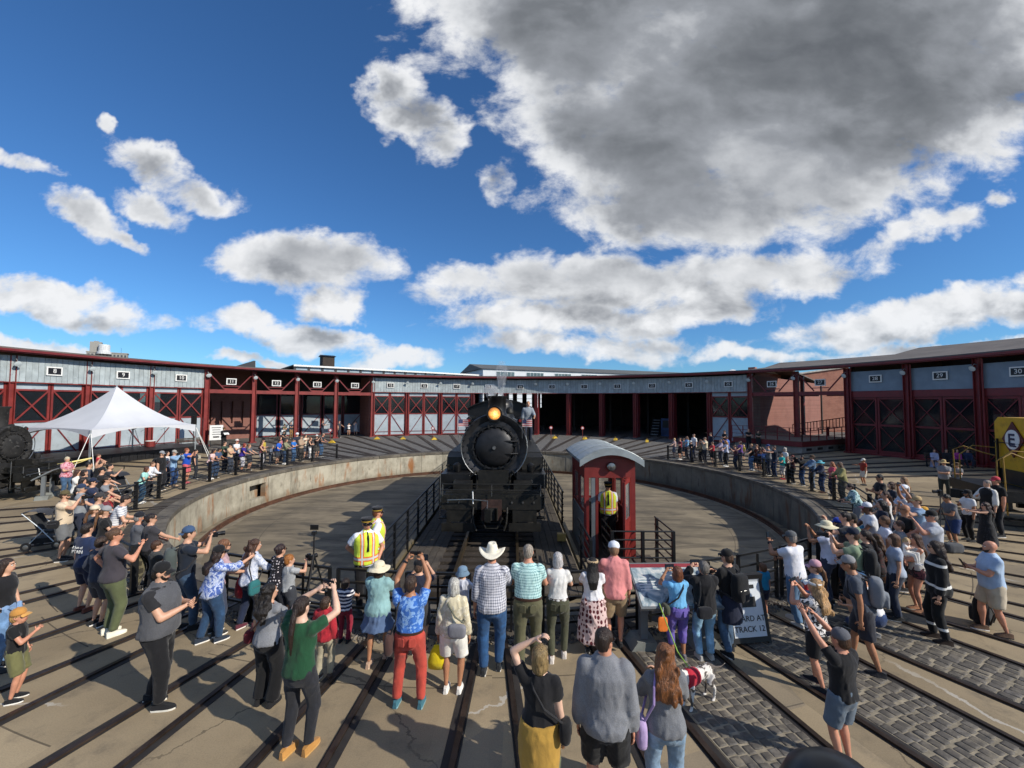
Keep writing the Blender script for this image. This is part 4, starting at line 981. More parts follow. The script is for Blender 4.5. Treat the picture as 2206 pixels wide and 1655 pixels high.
    for s in (-1, 1): MB().box((s * .5, 5.0, .95), (.10, 9.4, .42)).build('frame', GRIME, e)
    for s in (-1, 1): MB().tube([(s * .45, .30, 1.30), (s * .52, 1.5, zc - .82)], .035, 8).build('stay', GRIME, e)
    # pilot beam, rail, coupler, footboards
    bm_ = MB().box((0, .14, 1.12), (2.76, .28, .40)).build('pilot_beam', GRIME, e)
    MB().box((0, .62, 1.335), (2.6, .85, .04)).build('front_deck', GRIME, e)
    for x in (-1.2, -.9, .55, .85, 1.15): MB().lathe([(.03, -.03), (.03, 0)], (x, 0, 1.12), 'Y', 6).build('rivet', STEEL, bm_)
    for z in (1.62, 1.46): MB().tube([(-1.33, -.08, z), (1.33, -.08, z)], .018, 6).build('pilot_rail', GRIME, e)
    for x in (-1.33, 0, 1.33): MB().tube([(x, -.08, 1.30), (x, -.08, 1.62)], .015, 5).build('rail_stanchion', STEEL, e)
    cp = MB(); cp.box((0, -.02, .92), (.55, .10, .55)); cp.box((0, -.18, .90), (.26, .36, .26)); cp = cp.build('coupler', pbr('coupler_rust', S(64, 44, 38), .7, .2, var=.4, vs=6., bmp=.3), e)
    kn = MB(); kn.prism([(-.16, -.36, 0), (-.16, -.56, 0), (.0, -.60, 0), (-.02, -.44, 0), (.10, -.40, 0), (.16, -.5, 0), (.18, -.34, 0)], (0, 0, .74), (0, 0, 1.06)); kn.build('knuckle', GRIME, cp)
    MB().tube([(-.1, -.45, 1.06), (-.1, -.2, 1.2), (-.6, -.1, 1.22), (-1.2, -.1, 1.2)], .016, 6).build('uncoupling_lever', STEEL, cp)
    for x, c in ((.42, GRIME), (-.5, GRIME)): MB().tube([(x, -.04, .98), (x, -.16, .86), (x * .95, -.2, .6), (x * .8, -.22, .42)], .03, 8).build('air_hose', c, e)
    MB().tube([(-.52, -.05, 1.46), (-.50, -.1, 1.1)], .018, 6).build('lift_pin', SIGNW, e)
    for s in (-1, 1):
        fb = MB().box((s * .90, -.05, .42), (.86, .34, .05)).build('footboard', GRIME, e); MB().box((s * .90, -.21, .52), (.86, .04, .20)).build('toe_board', GRIME, fb)
        for x in (.62, 1.18): MB().box((s * x, .04, .70), (.10, .05, .58)).build('hanger', GRIME, fb)
        MB().box((s * .92, .05, .76), (.62, .06, .34)).build('apron_plate', GRIME, e)
    if not old:
        fm, t, b = new_mat('small_flag'); v = t.node('ShaderNodeTexCoord').outputs['Object']; s_ = t.sep(v)
        st = t.m('GREATER_THAN', t.m('FRACT', t.mul(s_[2], 17.)), .5); c = t.mix(st, S(196, 178, 176), S(168, 74, 78))
        can = t.mul(t.m('LESS_THAN', s_[0], .13), t.m('GREATER_THAN', s_[2], .10)); c = t.mix(can, c, S(52, 58, 92)); t.link(c, b.inputs['Base Color']); b.inputs['Roughness'].default_value = .8
        for s in (-1, 1):
            fl = thing('flag', 'small striped flag on the %s of the engine smokebox' % ('driver side' if s > 0 else 'stack side away from the red cab'), 'flag', Vector(loc) + Vector((s * .98 - .12, 1.35, zc + .62)), 0)
            g = [[Vector((x * .03, .02 * math.sin(x * .5 + s), z)) for x in range(11)] for z in (0, .08, .16, .22)]; MB().sheet(g).build('cloth', fm, fl, smooth=True, fix=False); MB().tube([(0, 0, -.35), (0, 0, .26)], .008, 5).build('staff', STEEL, fl)
    # fittings crowded round the front end
    for s in (-1, 1):
        ml = MB().lathe([(.07, -.10), (.085, -.06), (.085, .06), (.05, .10), (.02, .13)], (s * .80, 1.62, zc + .80), 'Z', 12).build('marker_lamp', K, e); MB().lathe([(.045, -.09), (.045, -.08)], (s * .80, 1.62, zc + .80), 'Y', 10).build('lamp_lens', DISC_RED, ml)
        for i in range(3): MB().box((s * 1.34, .35 + i * .10, .62 + i * .26), (.30, .22, .03)).build('step', GRIME, e)
        MB().tube([(s * 1.46, .30, .55), (s * 1.46, .30, 1.9)], .014, 5).build('grab_iron', STEEL, e)
        MB().tube([(s * .78, .95, .62), (s * .78, .70, .50), (s * .70, .4, .45)], .022, 6).build('drain_pipe', GRIME, e)
        MB().tube([(s * .55, 1.44, zc - .75), (s * .85, .9, 1.42), (s * 1.25, .55, 1.40)], .03, 7).build('front_pipe', GRIME, e)
        MB().tube([(s * 1.44, 1.3, 1.92), (s * 1.44, 3.6, 1.66), (s * 1.44, 8.2, 1.66)], .035, 7).build('train_pipe', GRIME, e)
        MB().box((s * .86, .62, 1.46), (.52, .42, .22)).build('tool_box', GRIME, e)
        MB().lathe([(.10, 0), (.12, .06), (.12, .22), (.06, .27), (.001, .28)], (s * 1.12, 1.3, 1.73), 'Z', 12).build('lubricator', K, e, smooth=True, angle=40)
        for j in range(7): MB().lathe([(.022, -.02), (.022, .0)], (s * (.45 + .13 * j), 0, 1.24), 'Y', 6).build('rivet', GRIME, bm_)
    MB().tube([(-.95, 1.9, zc + .45), (-.80, 1.75, zc + .70), (-.45, 1.7, zc + .90), (-.1, 1.75, zc + .98)], .03, 7).build('conduit', K, e)
    MB().tube([(-.30, .02, .70), (-.15, -.12, .45), (.15, -.12, .45), (.30, .02, .70)], .02, 6).build('safety_chain', GRIME, e)
    MB().box((0, 1.10, 1.55), (.9, .25, .5)).build('valve_stand', GRIME, e)
    # tender
    MB().box((0, 14.2, 1.95), (2.9, 5.4, 1.7)).build('tender_tank', K, e); MB().box((0, 13.6, 2.9), (2.3, 3.6, .5)).build('coal', pbr('coal', S(20, 20, 21), .6, bmp=1., bs=9.), e)
    for y in (12.4, 13.8, 15.0, 16.2):
        for s in (-1, 1): MB().lathe([(.42, -.06), (.42, .06)], (s * .76, y, .45), 'X', 18).build('tender_wheel', GRIME, e)
    return e
build_engine((BX + .02, 11.55, BZ + .13), 0, 'black steam engine facing us on the turntable with its headlight lit')
# the rusting engine at the west edge, nose toward the pit
_p = pol(19.8, -100.5); build_engine((_p.x, _p.y, .0), R(90 - (-10.5)) , 'weathered black steam engine at the west edge beside the tent', old=True, light=False).scale = (.86, .86, .86)

def build_diesel():
    p = pol(18.3, 112.0)
    d = thing('diesel_engine', 'yellow and black diesel engine with a diamond emblem at the east edge', 'locomotive', p, -R(112.0))
    Y = pbr('engine_yellow', S(206, 160, 24), .45, var=.15, vs=1.5, bmp=.06, col2=S(182, 138, 22)); K = LOCO; YD = pbr('dull_yellow', S(150, 116, 40), .6)
    MB().box((0, 6.0, 1.10), (2.9, 12.0, .35)).build('deck', K, d)
    hood = MB(); hood.prism([(-.95, 0, 1.28), (.95, 0, 1.28), (.95, 0, 3.45), (.75, 0, 3.62), (-.75, 0, 3.62), (-.95, 0, 3.45)], (0, 1.1, 0), (0, 9, 0)); hood = hood.build('hood', Y, d)
    MB().box((0, 1.08, 1.55), (1.9, .03, .5)).build('hood_skirt', K, hood)
    MB().box((0, 1.06, 2.72), (1.86, .03, .035)).build('grab_rail', K, hood)
    # emblem: maroon diamond, white disc, dark letter
    dm = MB(); dm.prism([(0, 0, .62), (.52, 0, 0), (0, 0, -.62), (-.52, 0, 0)], (0, 1.06, 2.86), (0, 1.09, 2.86)); dm = dm.build('emblem', pbr('maroon', S(92, 26, 30), .5), d)
    MB().lathe([(.34, 1.045), (.34, 1.06)], (0, 0, 2.86), 'Y', 28).build('disc', SIGNW, dm)
    nb = flat('navy', S(32, 38, 72), .5); L = MB()
    L.box((-.11, 1.035, 2.86), (.07, .015, .40)); L.box((.03, 1.035, 3.03), (.21, .015, .07)); L.box((.03, 1.035, 2.88), (.21, .015, .07)); L.box((.0, 1.035, 2.71), (.27, .015, .07)); L.box((.05, 1.034, 2.64), (.30, .015, .05)); L.build('monogram', nb, dm)
    MB().box((0, 9.9, 2.4), (2.9, 1.9, 2.3)).build('cab', Y, d)
    for s in (-1, 1):
        MB().box((s * .70, 1.03, 2.1), (.06, .05, 1.5)).build('front_post', K, d)
        MB().tube([(s * 1.35, .15, .5), (s * 1.35, .1, 2.35), (s * 1.25, .35, 2.5), (s * 1.05, .8, 2.3), (s * 1.0, 1.1, 2.2)], .024, 7).build('handrail', YD, d)
        MB().tube([(s * 1.0, .12, .5), (s * 1.0, .12, 2.2), (s * 1.0, .5, 2.55), (s * 1.0, 1.1, 2.5)], .02, 7).build('handrail', YD, d)
        for y in (3, 5, 7): MB().tube([(s * 1.4, y, 1.28), (s * 1.4, y, 2.3)], .022, 6).build('stanchion', Y, d)
        MB().tube([(s * 1.4, 1.4, 2.3), (s * 1.4, 8.5, 2.3)], .025, 6).build('side_rail', Y, d)
        for k in range(3): MB().box((s * 1.2, .3, .35 + k * .3), (.5, .3, .04)).build('step', K, d)
        for y in (2.2, 3.6, 9.4, 10.8):
            MB().lathe([(.48, -.07), (.50, .0), (.48, .07)], (s * .76, y, .5), 'X', 20).build('wheel', GRIME, d)
        MB().box((s * .95, 2.9, .55), (.12, 2.6, .35)).build('truck_frame', K, d); MB().box((s * .95, 10.1, .55), (.12, 2.6, .35)).build('truck_frame', K, d)
    MB().box((0, .15, .95), (2.7, .25, .5)).build('pilot_beam', K, d)
    cp = MB(); cp.box((0, -.15, .88), (.28, .5, .28)); cp.prism([(-.16, -.4, 0), (-.16, -.6, 0), (.0, -.62, 0), (.12, -.42, 0)], (0, 0, .74), (0, 0, 1.04)); cp.build('coupler', GRIME, d)
    MB().tube([(.5, 0, .95), (.5, -.18, .8), (.45, -.2, .5)], .03, 7).build('air_hose', GRIME, d)
    MB().box((0, 3, 3.72), (1.1, 1.4, .2)).build('roof_hatch', LAMPM, d)
build_diesel()

# ------------------------------------------------------------------ pit railing
def build_fence():
    def run(label, angles, rad=14.78, gate=None):
        f = thing('pit_railing', label, 'railing', (0, 0, 0), 0, None)
        for a in angles:
            p = pol(rad, a); M = Matrix.Translation(p) @ Matrix.Rotation(-R(a), 4, 'Z')
            o = MB(M); o.box((0, 0, .50), (.095, .11, 1.0)); o.box((0, 0, 1.01), (.115, .13, .03)); o.box((0, 0, .012), (.20, .24, .024)); o.build('post', FENCE, f)
        for k, z in enumerate((.20, .38, .56, .74, .96)):
            a0, a1 = angles[0], angles[-1]; n = (len(angles) - 1) * 4
            MB().tube([pol(rad - .02, a0 + (a1 - a0) * i / n, z) for i in range(n + 1)], .017 if k < 4 else .028, 6).build('rail', FENCE, f)
    run('curved black post railing along the western rim of the pit', [-54.5 - 7.36 * k for k in range(14)])
    run('curved black post railing along the eastern rim of the pit', [53.9 + 7.36 * k for k in range(14)])
    # near side: framed gates across the approach tracks
    def gate(a0, a1, rad, label):
        g = thing('pit_gate', label, 'gate', (0, 0, 0)); p, q = pol(rad, a0), pol(rad, a1)
        for u in (p, q): MB().box((u.x, u.y, .52), (.055, .055, 1.04)).build('post', FENCE, g)
        for z in (.16, .36, .58, .80, 1.03): MB().bar((p.x, p.y, z), (q.x, q.y, z), .04 if z < 1 else .05, .04).build('rail', FENCE, g)
        mid = (p + q) / 2; MB().box((mid.x, mid.y, .50), (.035, .035, .98)).build('picket', FENCE, g)
        for u in (p, q): MB().lathe([(.09, 0), (.09, .02), (.03, .03)], (u.x, u.y, 0), n=10).build('foot', FENCE, g)
    names = ['beside the tie-dye shirt', 'behind the tripod and the boy with a camera', 'behind the striped toddler', 'behind the men taking photos', 'in front of the cowboy hat', 'in front of the mint shirt', 'in front of the spotted skirt', 'behind the slanted information panel', 'in front of the black jackets', 'beside the boy in turquoise']
    aa = [201.2 - i * 5.25 for i in range(11)]
    for i in range(10): gate(aa[i] - .35, aa[i + 1] + .35, 14.25, 'low black barred gate ' + names[i])
    for i, a in enumerate((197.3, 168.4, 149.2)):
        p = pol(14.5, a); o = thing('gate_post', 'thick black square gate post ' + ('near the tie-dye shirt', 'behind the pink shirt', 'beside the white shirt and jeans')[i], 'post', p, -R(a)); MB().box((0, 0, .55), (.15, .15, 1.1)).build('shaft', FENCE, o); MB().box((0, 0, 1.12), (.19, .19, .05)).build('cap', FENCE, o); MB().box((0, 0, .015), (.28, .28, .03)).build('base', FENCE, o)
build_fence()
# ------------------------------------------------------------------ people
def _loft(mb, rings, n=16):
    """rings: (centre, x axis, y axis, rx, ry) -> closed tube"""
    V = []
    for (c, ax, ay, rx, ry) in rings:
        for k in range(n):
            a = 2 * pi * k / n; V.append(c + ax * (rx * math.cos(a)) + ay * (ry * math.sin(a)))
    m = len(rings)
    F = [(i * n + k, i * n + (k + 1) % n, (i + 1) * n + (k + 1) % n, (i + 1) * n + k) for i in range(m - 1) for k in range(n)]
    F += [tuple(range(n - 1, -1, -1)), tuple((m - 1) * n + k for k in range(n))]
    mb.add(V, F)
def _sup(mb, c, r, e=1.0, M=None, nu=14, nv=8):
    """superellipsoid: e<1 boxy"""
    V = []; f = lambda q: math.copysign(abs(q) ** e, q); c = Vector(c)
    for j in range(nv + 1):
        b = -pi / 2 + pi * j / nv; cb, sb = f(math.cos(b)), f(math.sin(b))
        for i in range(nu):
            a = 2 * pi * i / nu; p = Vector((r[0] * f(math.cos(a)) * cb, r[1] * f(math.sin(a)) * cb, r[2] * sb))
            V.append(c + (M @ p if M is not None else p))
    F = [(j * nu + i, j * nu + (i + 1) % nu, (j + 1) * nu + (i + 1) % nu, (j + 1) * nu + i) for j in range(nv) for i in range(nu)]
    mb.add(V, F)
SKINS = {}
def skin_mat(tone):
    if tone not in SKINS:
        col = {'fair': S(206, 158, 130), 'pink': S(202, 142, 114), 'tan': S(172, 120, 88), 'brown': S(112, 74, 54), 'pale': S(218, 178, 154)}[tone]
        m, t, b = new_mat('skin_' + tone); v = obj_co(t); n = t.noise(v, 9., 4., .6)
        t.link(t.mix(t.mapr(n, .35, .7), scl(col, .88), scl(col, 1.06)), b.inputs['Base Color']); b.inputs['Roughness'].default_value = .52
        b.inputs['Subsurface Weight'].default_value = 0.; SKINS[tone] = m
    return SKINS[tone]
def hexc(h): return S(int(h[0:2], 16), int(h[2:4], 16), int(h[4:6], 16))
FAB = {}
def fabric(h, pat='', h2='ffffff'):
    key = (h, pat, h2)
    if key in FAB: return FAB[key]
    col, col2 = hexc(h), hexc(h2)
    m, t, b = new_mat('fabric_%s_%s' % (h, pat or 'plain')); tc = t.node('ShaderNodeTexCoord'); v = tc.outputs['Object']; s = t.sep(v)
    oi = t.node('ShaderNodeObjectInfo'); vr = t.v('ADD', v, t.v('SCALE', (13.1, 7.7, 5.3), scale=oi.outputs['Random']))
    c = col
    fr = lambda x, k, o=0.: t.m('FRACT', t.add(t.mul(x, k), o))
    wob = t.mul(t.sub(t.noise(v, 7., 2.), .5), .03)
    if pat == 'stripe': c = t.mix(t.m('GREATER_THAN', fr(t.add(s[2], wob), 17.), .52), col, col2)
    elif pat == 'thin': c = t.mix(t.m('GREATER_THAN', fr(t.add(s[2], wob), 19.), .82), col, col2)
    elif pat == 'plaid':
        a = t.m('GREATER_THAN', fr(t.add(s[2], wob), 26.), .68); d = t.m('GREATER_THAN', fr(t.add(t.m('ARCTAN2', s[0], s[1]), wob), 5.2), .68)
        c = t.mix(t.mul(t.add(a, d), .5), col, col2)
    elif pat == 'dots': c = t.mix(t.m('LESS_THAN', t.vor(v, 22., rnd=.4), .30), col, col2)
    elif pat == 'spots': c = t.mix(t.m('LESS_THAN', t.vor(t.v('MULTIPLY', v, (1, 1, .75)), 17., rnd=.35), .42), col, col2)
    elif pat == 'floral':
        c = t.mix(t.m('GREATER_THAN', t.noise(vr, 13., 3., .6, 1.2), .53), col, col2)
    elif pat == 'tiedye':
        c = t.ramp(t.noise(vr, 7., 5., .7, 2.), [(.30, col), (.47, scl(col, 1.9)), (.55, col2), (.68, scl(col, 1.3))])
    elif pat == 'camo':
        c = t.mix(t.m('GREATER_THAN', t.noise(vr, 12., 2., .5, .6), .5), col, col2)
    elif pat == 'hivis':
        band = t.mx(t.m('LESS_THAN', t.m('ABSOLUTE', t.sub(s[2], 1.05)), .045), t.m('LESS_THAN', t.m('ABSOLUTE', t.sub(t.m('ABSOLUTE', s[0]), .105)), .035))
        core = t.mx(t.m('LESS_THAN', t.m('ABSOLUTE', t.sub(s[2], 1.05)), .02), t.m('LESS_THAN', t.m('ABSOLUTE', t.sub(t.m('ABSOLUTE', s[0]), .105)), .015))
        c = t.mix(core, t.mix(band, col, S(230, 120, 50)), S(206, 208, 202))
    elif pat == 'bands':
        c = t.mix(t.mx(t.mx(t.m('LESS_THAN', t.m('ABSOLUTE', t.sub(s[2], 1.33)), .022), t.m('LESS_THAN', t.m('ABSOLUTE', t.sub(s[2], .98)), .02)), t.m('LESS_THAN', t.m('ABSOLUTE', t.sub(s[2], .26)), .022)), col, col2)
    elif pat == 'heather':
        c = t.mix(t.mapr(t.noise(vr, 120., 3., .7), .4, .6), scl(col, .85), scl(col, 1.12))
    elif pat == 'denim':
        c = t.mix(t.mapr(t.noise(vr, 6., 5., .65), .45, .72), col, scl(col, 1.75))
    n = t.noise(vr, 5., 4., .6)
    if isinstance(c, tuple): c = t.mix(t.mapr(n, .3, .7), scl(c, .86), scl(c, 1.08))
    else: c = t.mix(1., c, t.ramp(n, [(.3, .86), (.7, 1.06)]), 'MULTIPLY')
    t.link(c, b.inputs['Base Color']); b.inputs['Roughness'].default_value = .85; b.inputs['Specular IOR Level'].default_value = .25; b.inputs['Sheen Weight'].default_value = .15
    bump(t, b, t.add(t.noise(t.v('MULTIPLY', vr, (1., 1., .55)), 13., 3., .55, .8), t.mul(t.noise(vr, 240., 2.), .12)), .45, .016)
    FAB[key] = m; return m
HAIRS = {}
def hair_mat(h):
    if h not in HAIRS:
        m, t, b = new_mat('hair_' + h); v = obj_co(t); sv = t.v('MULTIPLY', v, (1., 1., .12)); n = t.noise(sv, 95., 3., .6, .4); c = hexc(h)
        t.link(t.mix(t.mapr(n, .35, .65), scl(c, .5), scl(c, 1.35)), b.inputs['Base Color']); b.inputs['Roughness'].default_value = .45; bump(t, b, n, .8, .02); HAIRS[h] = m
    return HAIRS[h]
JOBS = []                                   # objects waiting for their voxel union
def remesh_later(o, voxel, wrinkle=0., extra=None, adapt=0.): JOBS.append((o, voxel, wrinkle, extra, adapt))
def flush_remesh():
    if not JOBS: return
    for (o, vx, wr, ex, ad) in JOBS:
        r = o.modifiers.new('r', 'REMESH'); r.mode = 'VOXEL'; r.voxel_size = vx; r.use_smooth_shade = True; r.adaptivity = ad
        sm = o.modifiers.new('s', 'SMOOTH'); sm.factor = .5; sm.iterations = 2
    dg = bpy.context.evaluated_depsgraph_get(); done = []
    for (o, vx, wr, ex, ad) in JOBS: done.append(bpy.data.meshes.new_from_object(o.evaluated_get(dg)))
    rs = np.random.RandomState(11)
    for (o, vx, wr, ex, ad), me in zip(JOBS, done):
        old = o.data; o.modifiers.clear(); me.name = o.name.split('.')[0]; o.data = me
        if not me.materials: me.materials.append(old.materials[0])
        n = len(me.vertices); co = np.empty(n * 3, np.float32); me.vertices.foreach_get('co', co); co = co.reshape(-1, 3)
        if wr and n:
            nm = np.empty(n * 3, np.float32); me.vertex_normals.foreach_get('vector', nm); nm = nm.reshape(-1, 3)
            d = np.zeros(n, np.float32)
            th = np.arctan2(co[:, 0], co[:, 1]); z = co[:, 2]; rr = np.hypot(co[:, 0], co[:, 1])
            for i in range(4):      # long slanting folds, sharper on their crests
                n_, c_ = rs.randint(3, 8), rs.uniform(-16, 16); ph = rs.uniform(0, 6.28, 3)
                d += (1 - np.abs(np.sin(.5 * n_ * th + .5 * c_ * z + ph[0] + .9 * np.sin(z * 7 + ph[1]) + .5 * np.sin(rr * 30 + ph[2])))) ** 3 - .25
            k = rs.normal(0, 1, 3); k *= rs.uniform(16, 26) / np.linalg.norm(k); d += .5 * np.sin(co @ k + rs.uniform(0, 6)); k[2] = rs.uniform(45, 60); d += .35 * np.sin(co @ k) * np.sin(z * 9 + 1)
            co = co + nm * (np.maximum(d + .25, -.15) * wr)[:, None]
            me.vertices.foreach_set('co', co.ravel().astype(np.float32))
        if ex is not None:
            bm = bmesh.new(); bm.from_mesh(me); e2 = ex.mesh('x', [old.materials[0]]); bm.from_mesh(e2); bpy.data.meshes.remove(e2); bm.to_mesh(me); bm.free()
        me.polygons.foreach_set('use_smooth', [True] * len(me.polygons)); me.update()
        bpy.data.meshes.remove(old)
    JOBS.clear()

ARMS = {  # wrist target (outward, forward, up) at 1.75 m, elbow pole (outward, forward, up)
    'down': ((.25, .05, .84), (.3, -1, -.2)), 'pocket': ((.21, .08, .94), (1, -.7, 0)), 'rail': ((.20, .46, 1.08), (.6, -.3, -1)), 'photo': ((.085, .33, 1.53), (.8, .1, -1)),
    'high': ((.12, .22, 1.88), (1, .1, -.3)), 'phone': ((.05, .33, 1.22), (.7, -.2, -1)), 'hip': ((.24, .0, 1.03), (1, -.5, 0)), 'cross': ((-.09, .23, 1.19), (1, .1, -.7)), 'head': ((.06, .02, 1.80), (1, .0, .25)),
    'point': ((.26, .52, 1.32), (.4, 0, -1)), 'up1': ((.14, .38, 1.50), (.8, 0, -1)), 'lap': ((.10, .36, .78), (1, -.2, -.3)), 'chest': ((.02, .27, 1.28), (.8, -.1, -.8)), 'reach': ((.16, .58, 1.42), (.5, 0, -1)), 'cradle': ((-.12, .27, 1.12), (1, .1, -.8)),
    'face': ((.07, .16, 1.60), (1, .1, -.7)), 'back': ((.14, -.16, 1.0), (1, -.4, 0)), 'none': ((.25, .05, .84), (.3, -1, -.2)),
}
def ik(a, c, l1, l2, pole):
    d = c - a; L = d.length
    if L > (l1 + l2) * .995: c = a + d * ((l1 + l2) * .995 / L); d = c - a; L = d.length
    L = max(L, abs(l1 - l2) + .01); x = (l1 * l1 - l2 * l2 + L * L) / (2 * L); h = math.sqrt(max(0., l1 * l1 - x * x)); u = d.normalized()
    q = Vector(pole); q = q - u * q.dot(u)
    q = q.normalized() if q.length > 1e-5 else Vector((0, 0, -1))
    return a + u * x + q * h, c
N_PEOPLE = [0]
def person(label, foot=None, head=None, hy=None, H=1.72, face=0., sex='m', b=1., skin='fair', top=('tee', '444444'), bottom=('pants', '2a3040'), shoes='303030', hair=('short', '3a2a20'),
           hat=None, pose=('down', 'down'), lean=0., look=(0., 0.), sit=None, layer=None, beard=None, glasses=None, z0=0., stag=.0, items=(), legs='stand', group=None, socks=None, det=None, at=None, cat='person', prnt=None):
    if at is not None: base = Vector(at)
    elif foot is not None: base = ground_at(foot[0], foot[1], z0)
    else: base = ground_at(head[0], head[1], H + z0 - (0.0 if sit is None else sit))
    base.z = z0
    if face is None: face = math.degrees(math.atan2(-.55 - base.x, 13.5 - base.y))
    if foot is not None and hy is not None:
        dy = (PH / 2 - hy) / FPX; zp = base.y * (dy * math.cos(PITCH) + math.sin(PITCH)) / (math.cos(PITCH) - dy * math.sin(PITCH)); H = max(.85, min(1.98, CAM_H + zp - z0 - (.03 if hat else 0.)))
    k = H / 1.75; dist = (base - Vector((0, 0, CAM_H))).length
    near = dist < 10.2; mid = dist < 19.; det = near if det is None else det
    vb, vc, ad = (.0165, .0195, 0.) if near else ((.025, .028, 0.) if mid else (.031, .036, 0.))
    vb *= max(.72, min(1., k)); vc *= max(.72, min(1., k))
    N_PEOPLE[0] += 1; rng = random.Random(N_PEOPLE[0] * 7 + 1)
    root = thing('person', label, cat, base, -R(face), group)
    fem = sex == 'f'
    hs = .235 * (H / 1.75) ** .42 / .235        # head scale in metres terms
    kid = max(0., min(1., (1.45 - H) / .5))
    # ---- skeleton
    dz = 0. if sit is None else -sit             # how far the pelvis drops
    piv = Vector((0, 0, .95 * k + dz)); lr = R(lean)
    def T(p):
        p = Vector(p); q = p - piv
        w = max(0., min(1., (q.z / k + .02) / .22)) * lr
        if w:
            c, s_ = math.cos(w), math.sin(w); q = Vector((q.x, q.y * c + q.z * s_, -q.y * s_ + q.z * c))
        return piv + q
    shz, shx = 1.405, (.152 if fem else .170) * (1 + .25 * (b - 1))
    if kid: shx *= 1 - .08 * kid
    SH = {s: T((s * shx * k, -.005, shz * k + dz)) for s in (-1, 1)}
    HP = {s: Vector((s * .092 * k * (1 + .3 * (b - 1)), 0, .92 * k + dz)) for s in (-1, 1)}
    spread = {'stand': .105, 'wide': .17, 'walk': .09, 'tight': .08}.get(legs, .105)
    FT = {}
    for s in (-1, 1):
        fy = (stag if s > 0 else -stag) if legs != 'sit' else .46
        if legs == 'crouch': fy = .16 if s > 0 else .02
        FT[s] = Vector((s * spread * k, fy * k, .085 * k))
    KN = {}
    for s in (-1, 1): KN[s], FT[s] = ik(HP[s], FT[s], .43 * k, .425 * k, (s * (.25 if legs != 'crouch' else .45), 1, .15))
    EL, WR = {}, {}
    for s, nm in ((-1, pose[0]), (1, pose[1])):
        tg, pl = (ARMS[nm] if isinstance(nm, str) else nm)
        tgt = Vector((s * tg[0] * k, tg[1] * k, tg[2] * k + dz))
        if nm in ('photo', 'high', 'phone', 'face', 'head', 'up1', 'cross', 'chest', 'cradle', 'hip', 'back'): tgt = T(tgt)
        EL[s], WR[s] = ik(SH[s], tgt, .295 * k, .262 * k, (s * pl[0], pl[1], pl[2]))
    nk = T((0, .012 * k, 1.515 * k + dz)); hd_r = .118 * hs
    HC = T((0, .022 * k, 1.75 * k - hd_r + dz)) if not kid else T((0, .015, 1.75 * k - hd_r + dz))
    HM = Matrix.Rotation(R(-look[0]), 3, 'Z') @ Matrix.Rotation(R(look[1] - lean * .35), 3, 'X')
    h = lambda x, y, z: HC + HM @ (Vector((x, y, z)) * hs)
    X, Y = Vector((1, 0, 0)), Vector((0, 1, 0))
    # torso rings: z, rx, ry, forward offset
    if fem: TR = [(.78, .10, .08, 0), (.84, .155, .115, -.01), (.93, .178, .13, -.015), (1.0, .168, .122, -.008), (1.10, .135, .10, 0), (1.20, .138, .105, .008), (1.30, .156, .122, .018), (1.37, .158, .108, .008), (1.43, .145, .085, 0), (1.475, .085, .065, 0), (1.52, .052, .055, .008), (1.58, .048, .052, .015)]
    else: TR = [(.78, .10, .085, 0), (.84, .150, .11, -.005), (.93, .168, .122, -.008), (1.0, .165, .115, 0), (1.10, .158, .108, .005), (1.20, .165, .115, .008), (1.30, .178, .122, .008), (1.37, .182, .115, 0), (1.43, .165, .09, 0), (1.475, .095, .07, 0), (1.52, .060, .062, .008), (1.58, .056, .058, .015)]
    def bf(z): return 1 + (b - 1) * max(0., 1 - abs(z - 1.08) / .55)
    def ring(z, rx, ry, o, inf=0., infy=None):
        q = bf(z); c = T((0, (o + (q - 1) * .10) * k, z * k + dz)); c2 = T((0, (o + (q - 1) * .10 + .01) * k, z * k + dz))
        ay = (c2 - c).normalized()
        return (c, X, ay, (rx * q + inf) * k, (ry * q ** 1.25 + (inf if infy is None else infy)) * k)
    # ---- body
    mb = MB(); _loft(mb, [ring(*r_) for r_ in TR], 16)
    af = .9 if fem else 1.; af *= 1 + .35 * (b - 1)
    for s in (-1, 1):
        mb.tube([SH[s] + Vector((0, 0, .01)), SH[s].lerp(EL[s], .35), SH[s].lerp(EL[s], .8), EL[s]], [.054 * k * af, .051 * k * af, .044 * k * af, .041 * k * af], 10)
        _sup(mb, SH[s], (.055 * k * af,) * 3, nu=10, nv=6); _sup(mb, EL[s], (.042 * k * af,) * 3, nu=8, nv=6)
        mb.tube([EL[s], EL[s].lerp(WR[s], .3), EL[s].lerp(WR[s], .8), WR[s]], [.041 * k * af, .043 * k * af, .031 * k * af, .027 * k], 10)
        lf = 1 + .5 * (b - 1)
        mb.tube([HP[s] + Vector((0, 0, .03 * k)), HP[s].lerp(KN[s], .3), HP[s].lerp(KN[s], .8), KN[s]], [.092 * k * lf, .086 * k * lf, .062 * k * lf, .057 * k], 12)
        _sup(mb, KN[s], (.056 * k, .058 * k, .058 * k), nu=8, nv=6)
        mb.tube([KN[s], KN[s].lerp(FT[s], .3), KN[s].lerp(FT[s], .75), FT[s]], [.054 * k, .058 * k * lf, .040 * k, .031 * k], 10)
        _sup(mb, FT[s] + Vector((0, .045 * k, -.050 * k)), (.030 * k, .085 * k, .022 * k), nu=8, nv=6)
    # head: skull, jaw, nose, ears
    _sup(mb, h(0, -.008, .022), (.076 * hs, .096 * hs, .095 * hs), M=HM, nu=16, nv=12); _sup(mb, h(0, .022, -.045), (.058 * hs, .070 * hs, .072 * hs), M=HM, nu=14, nv=10)
    mb.tube([h(0, .086, .012), h(0, .104, -.018), h(0, .098, -.030)], [.008 * hs, .015 * hs, .010 * hs], 6)
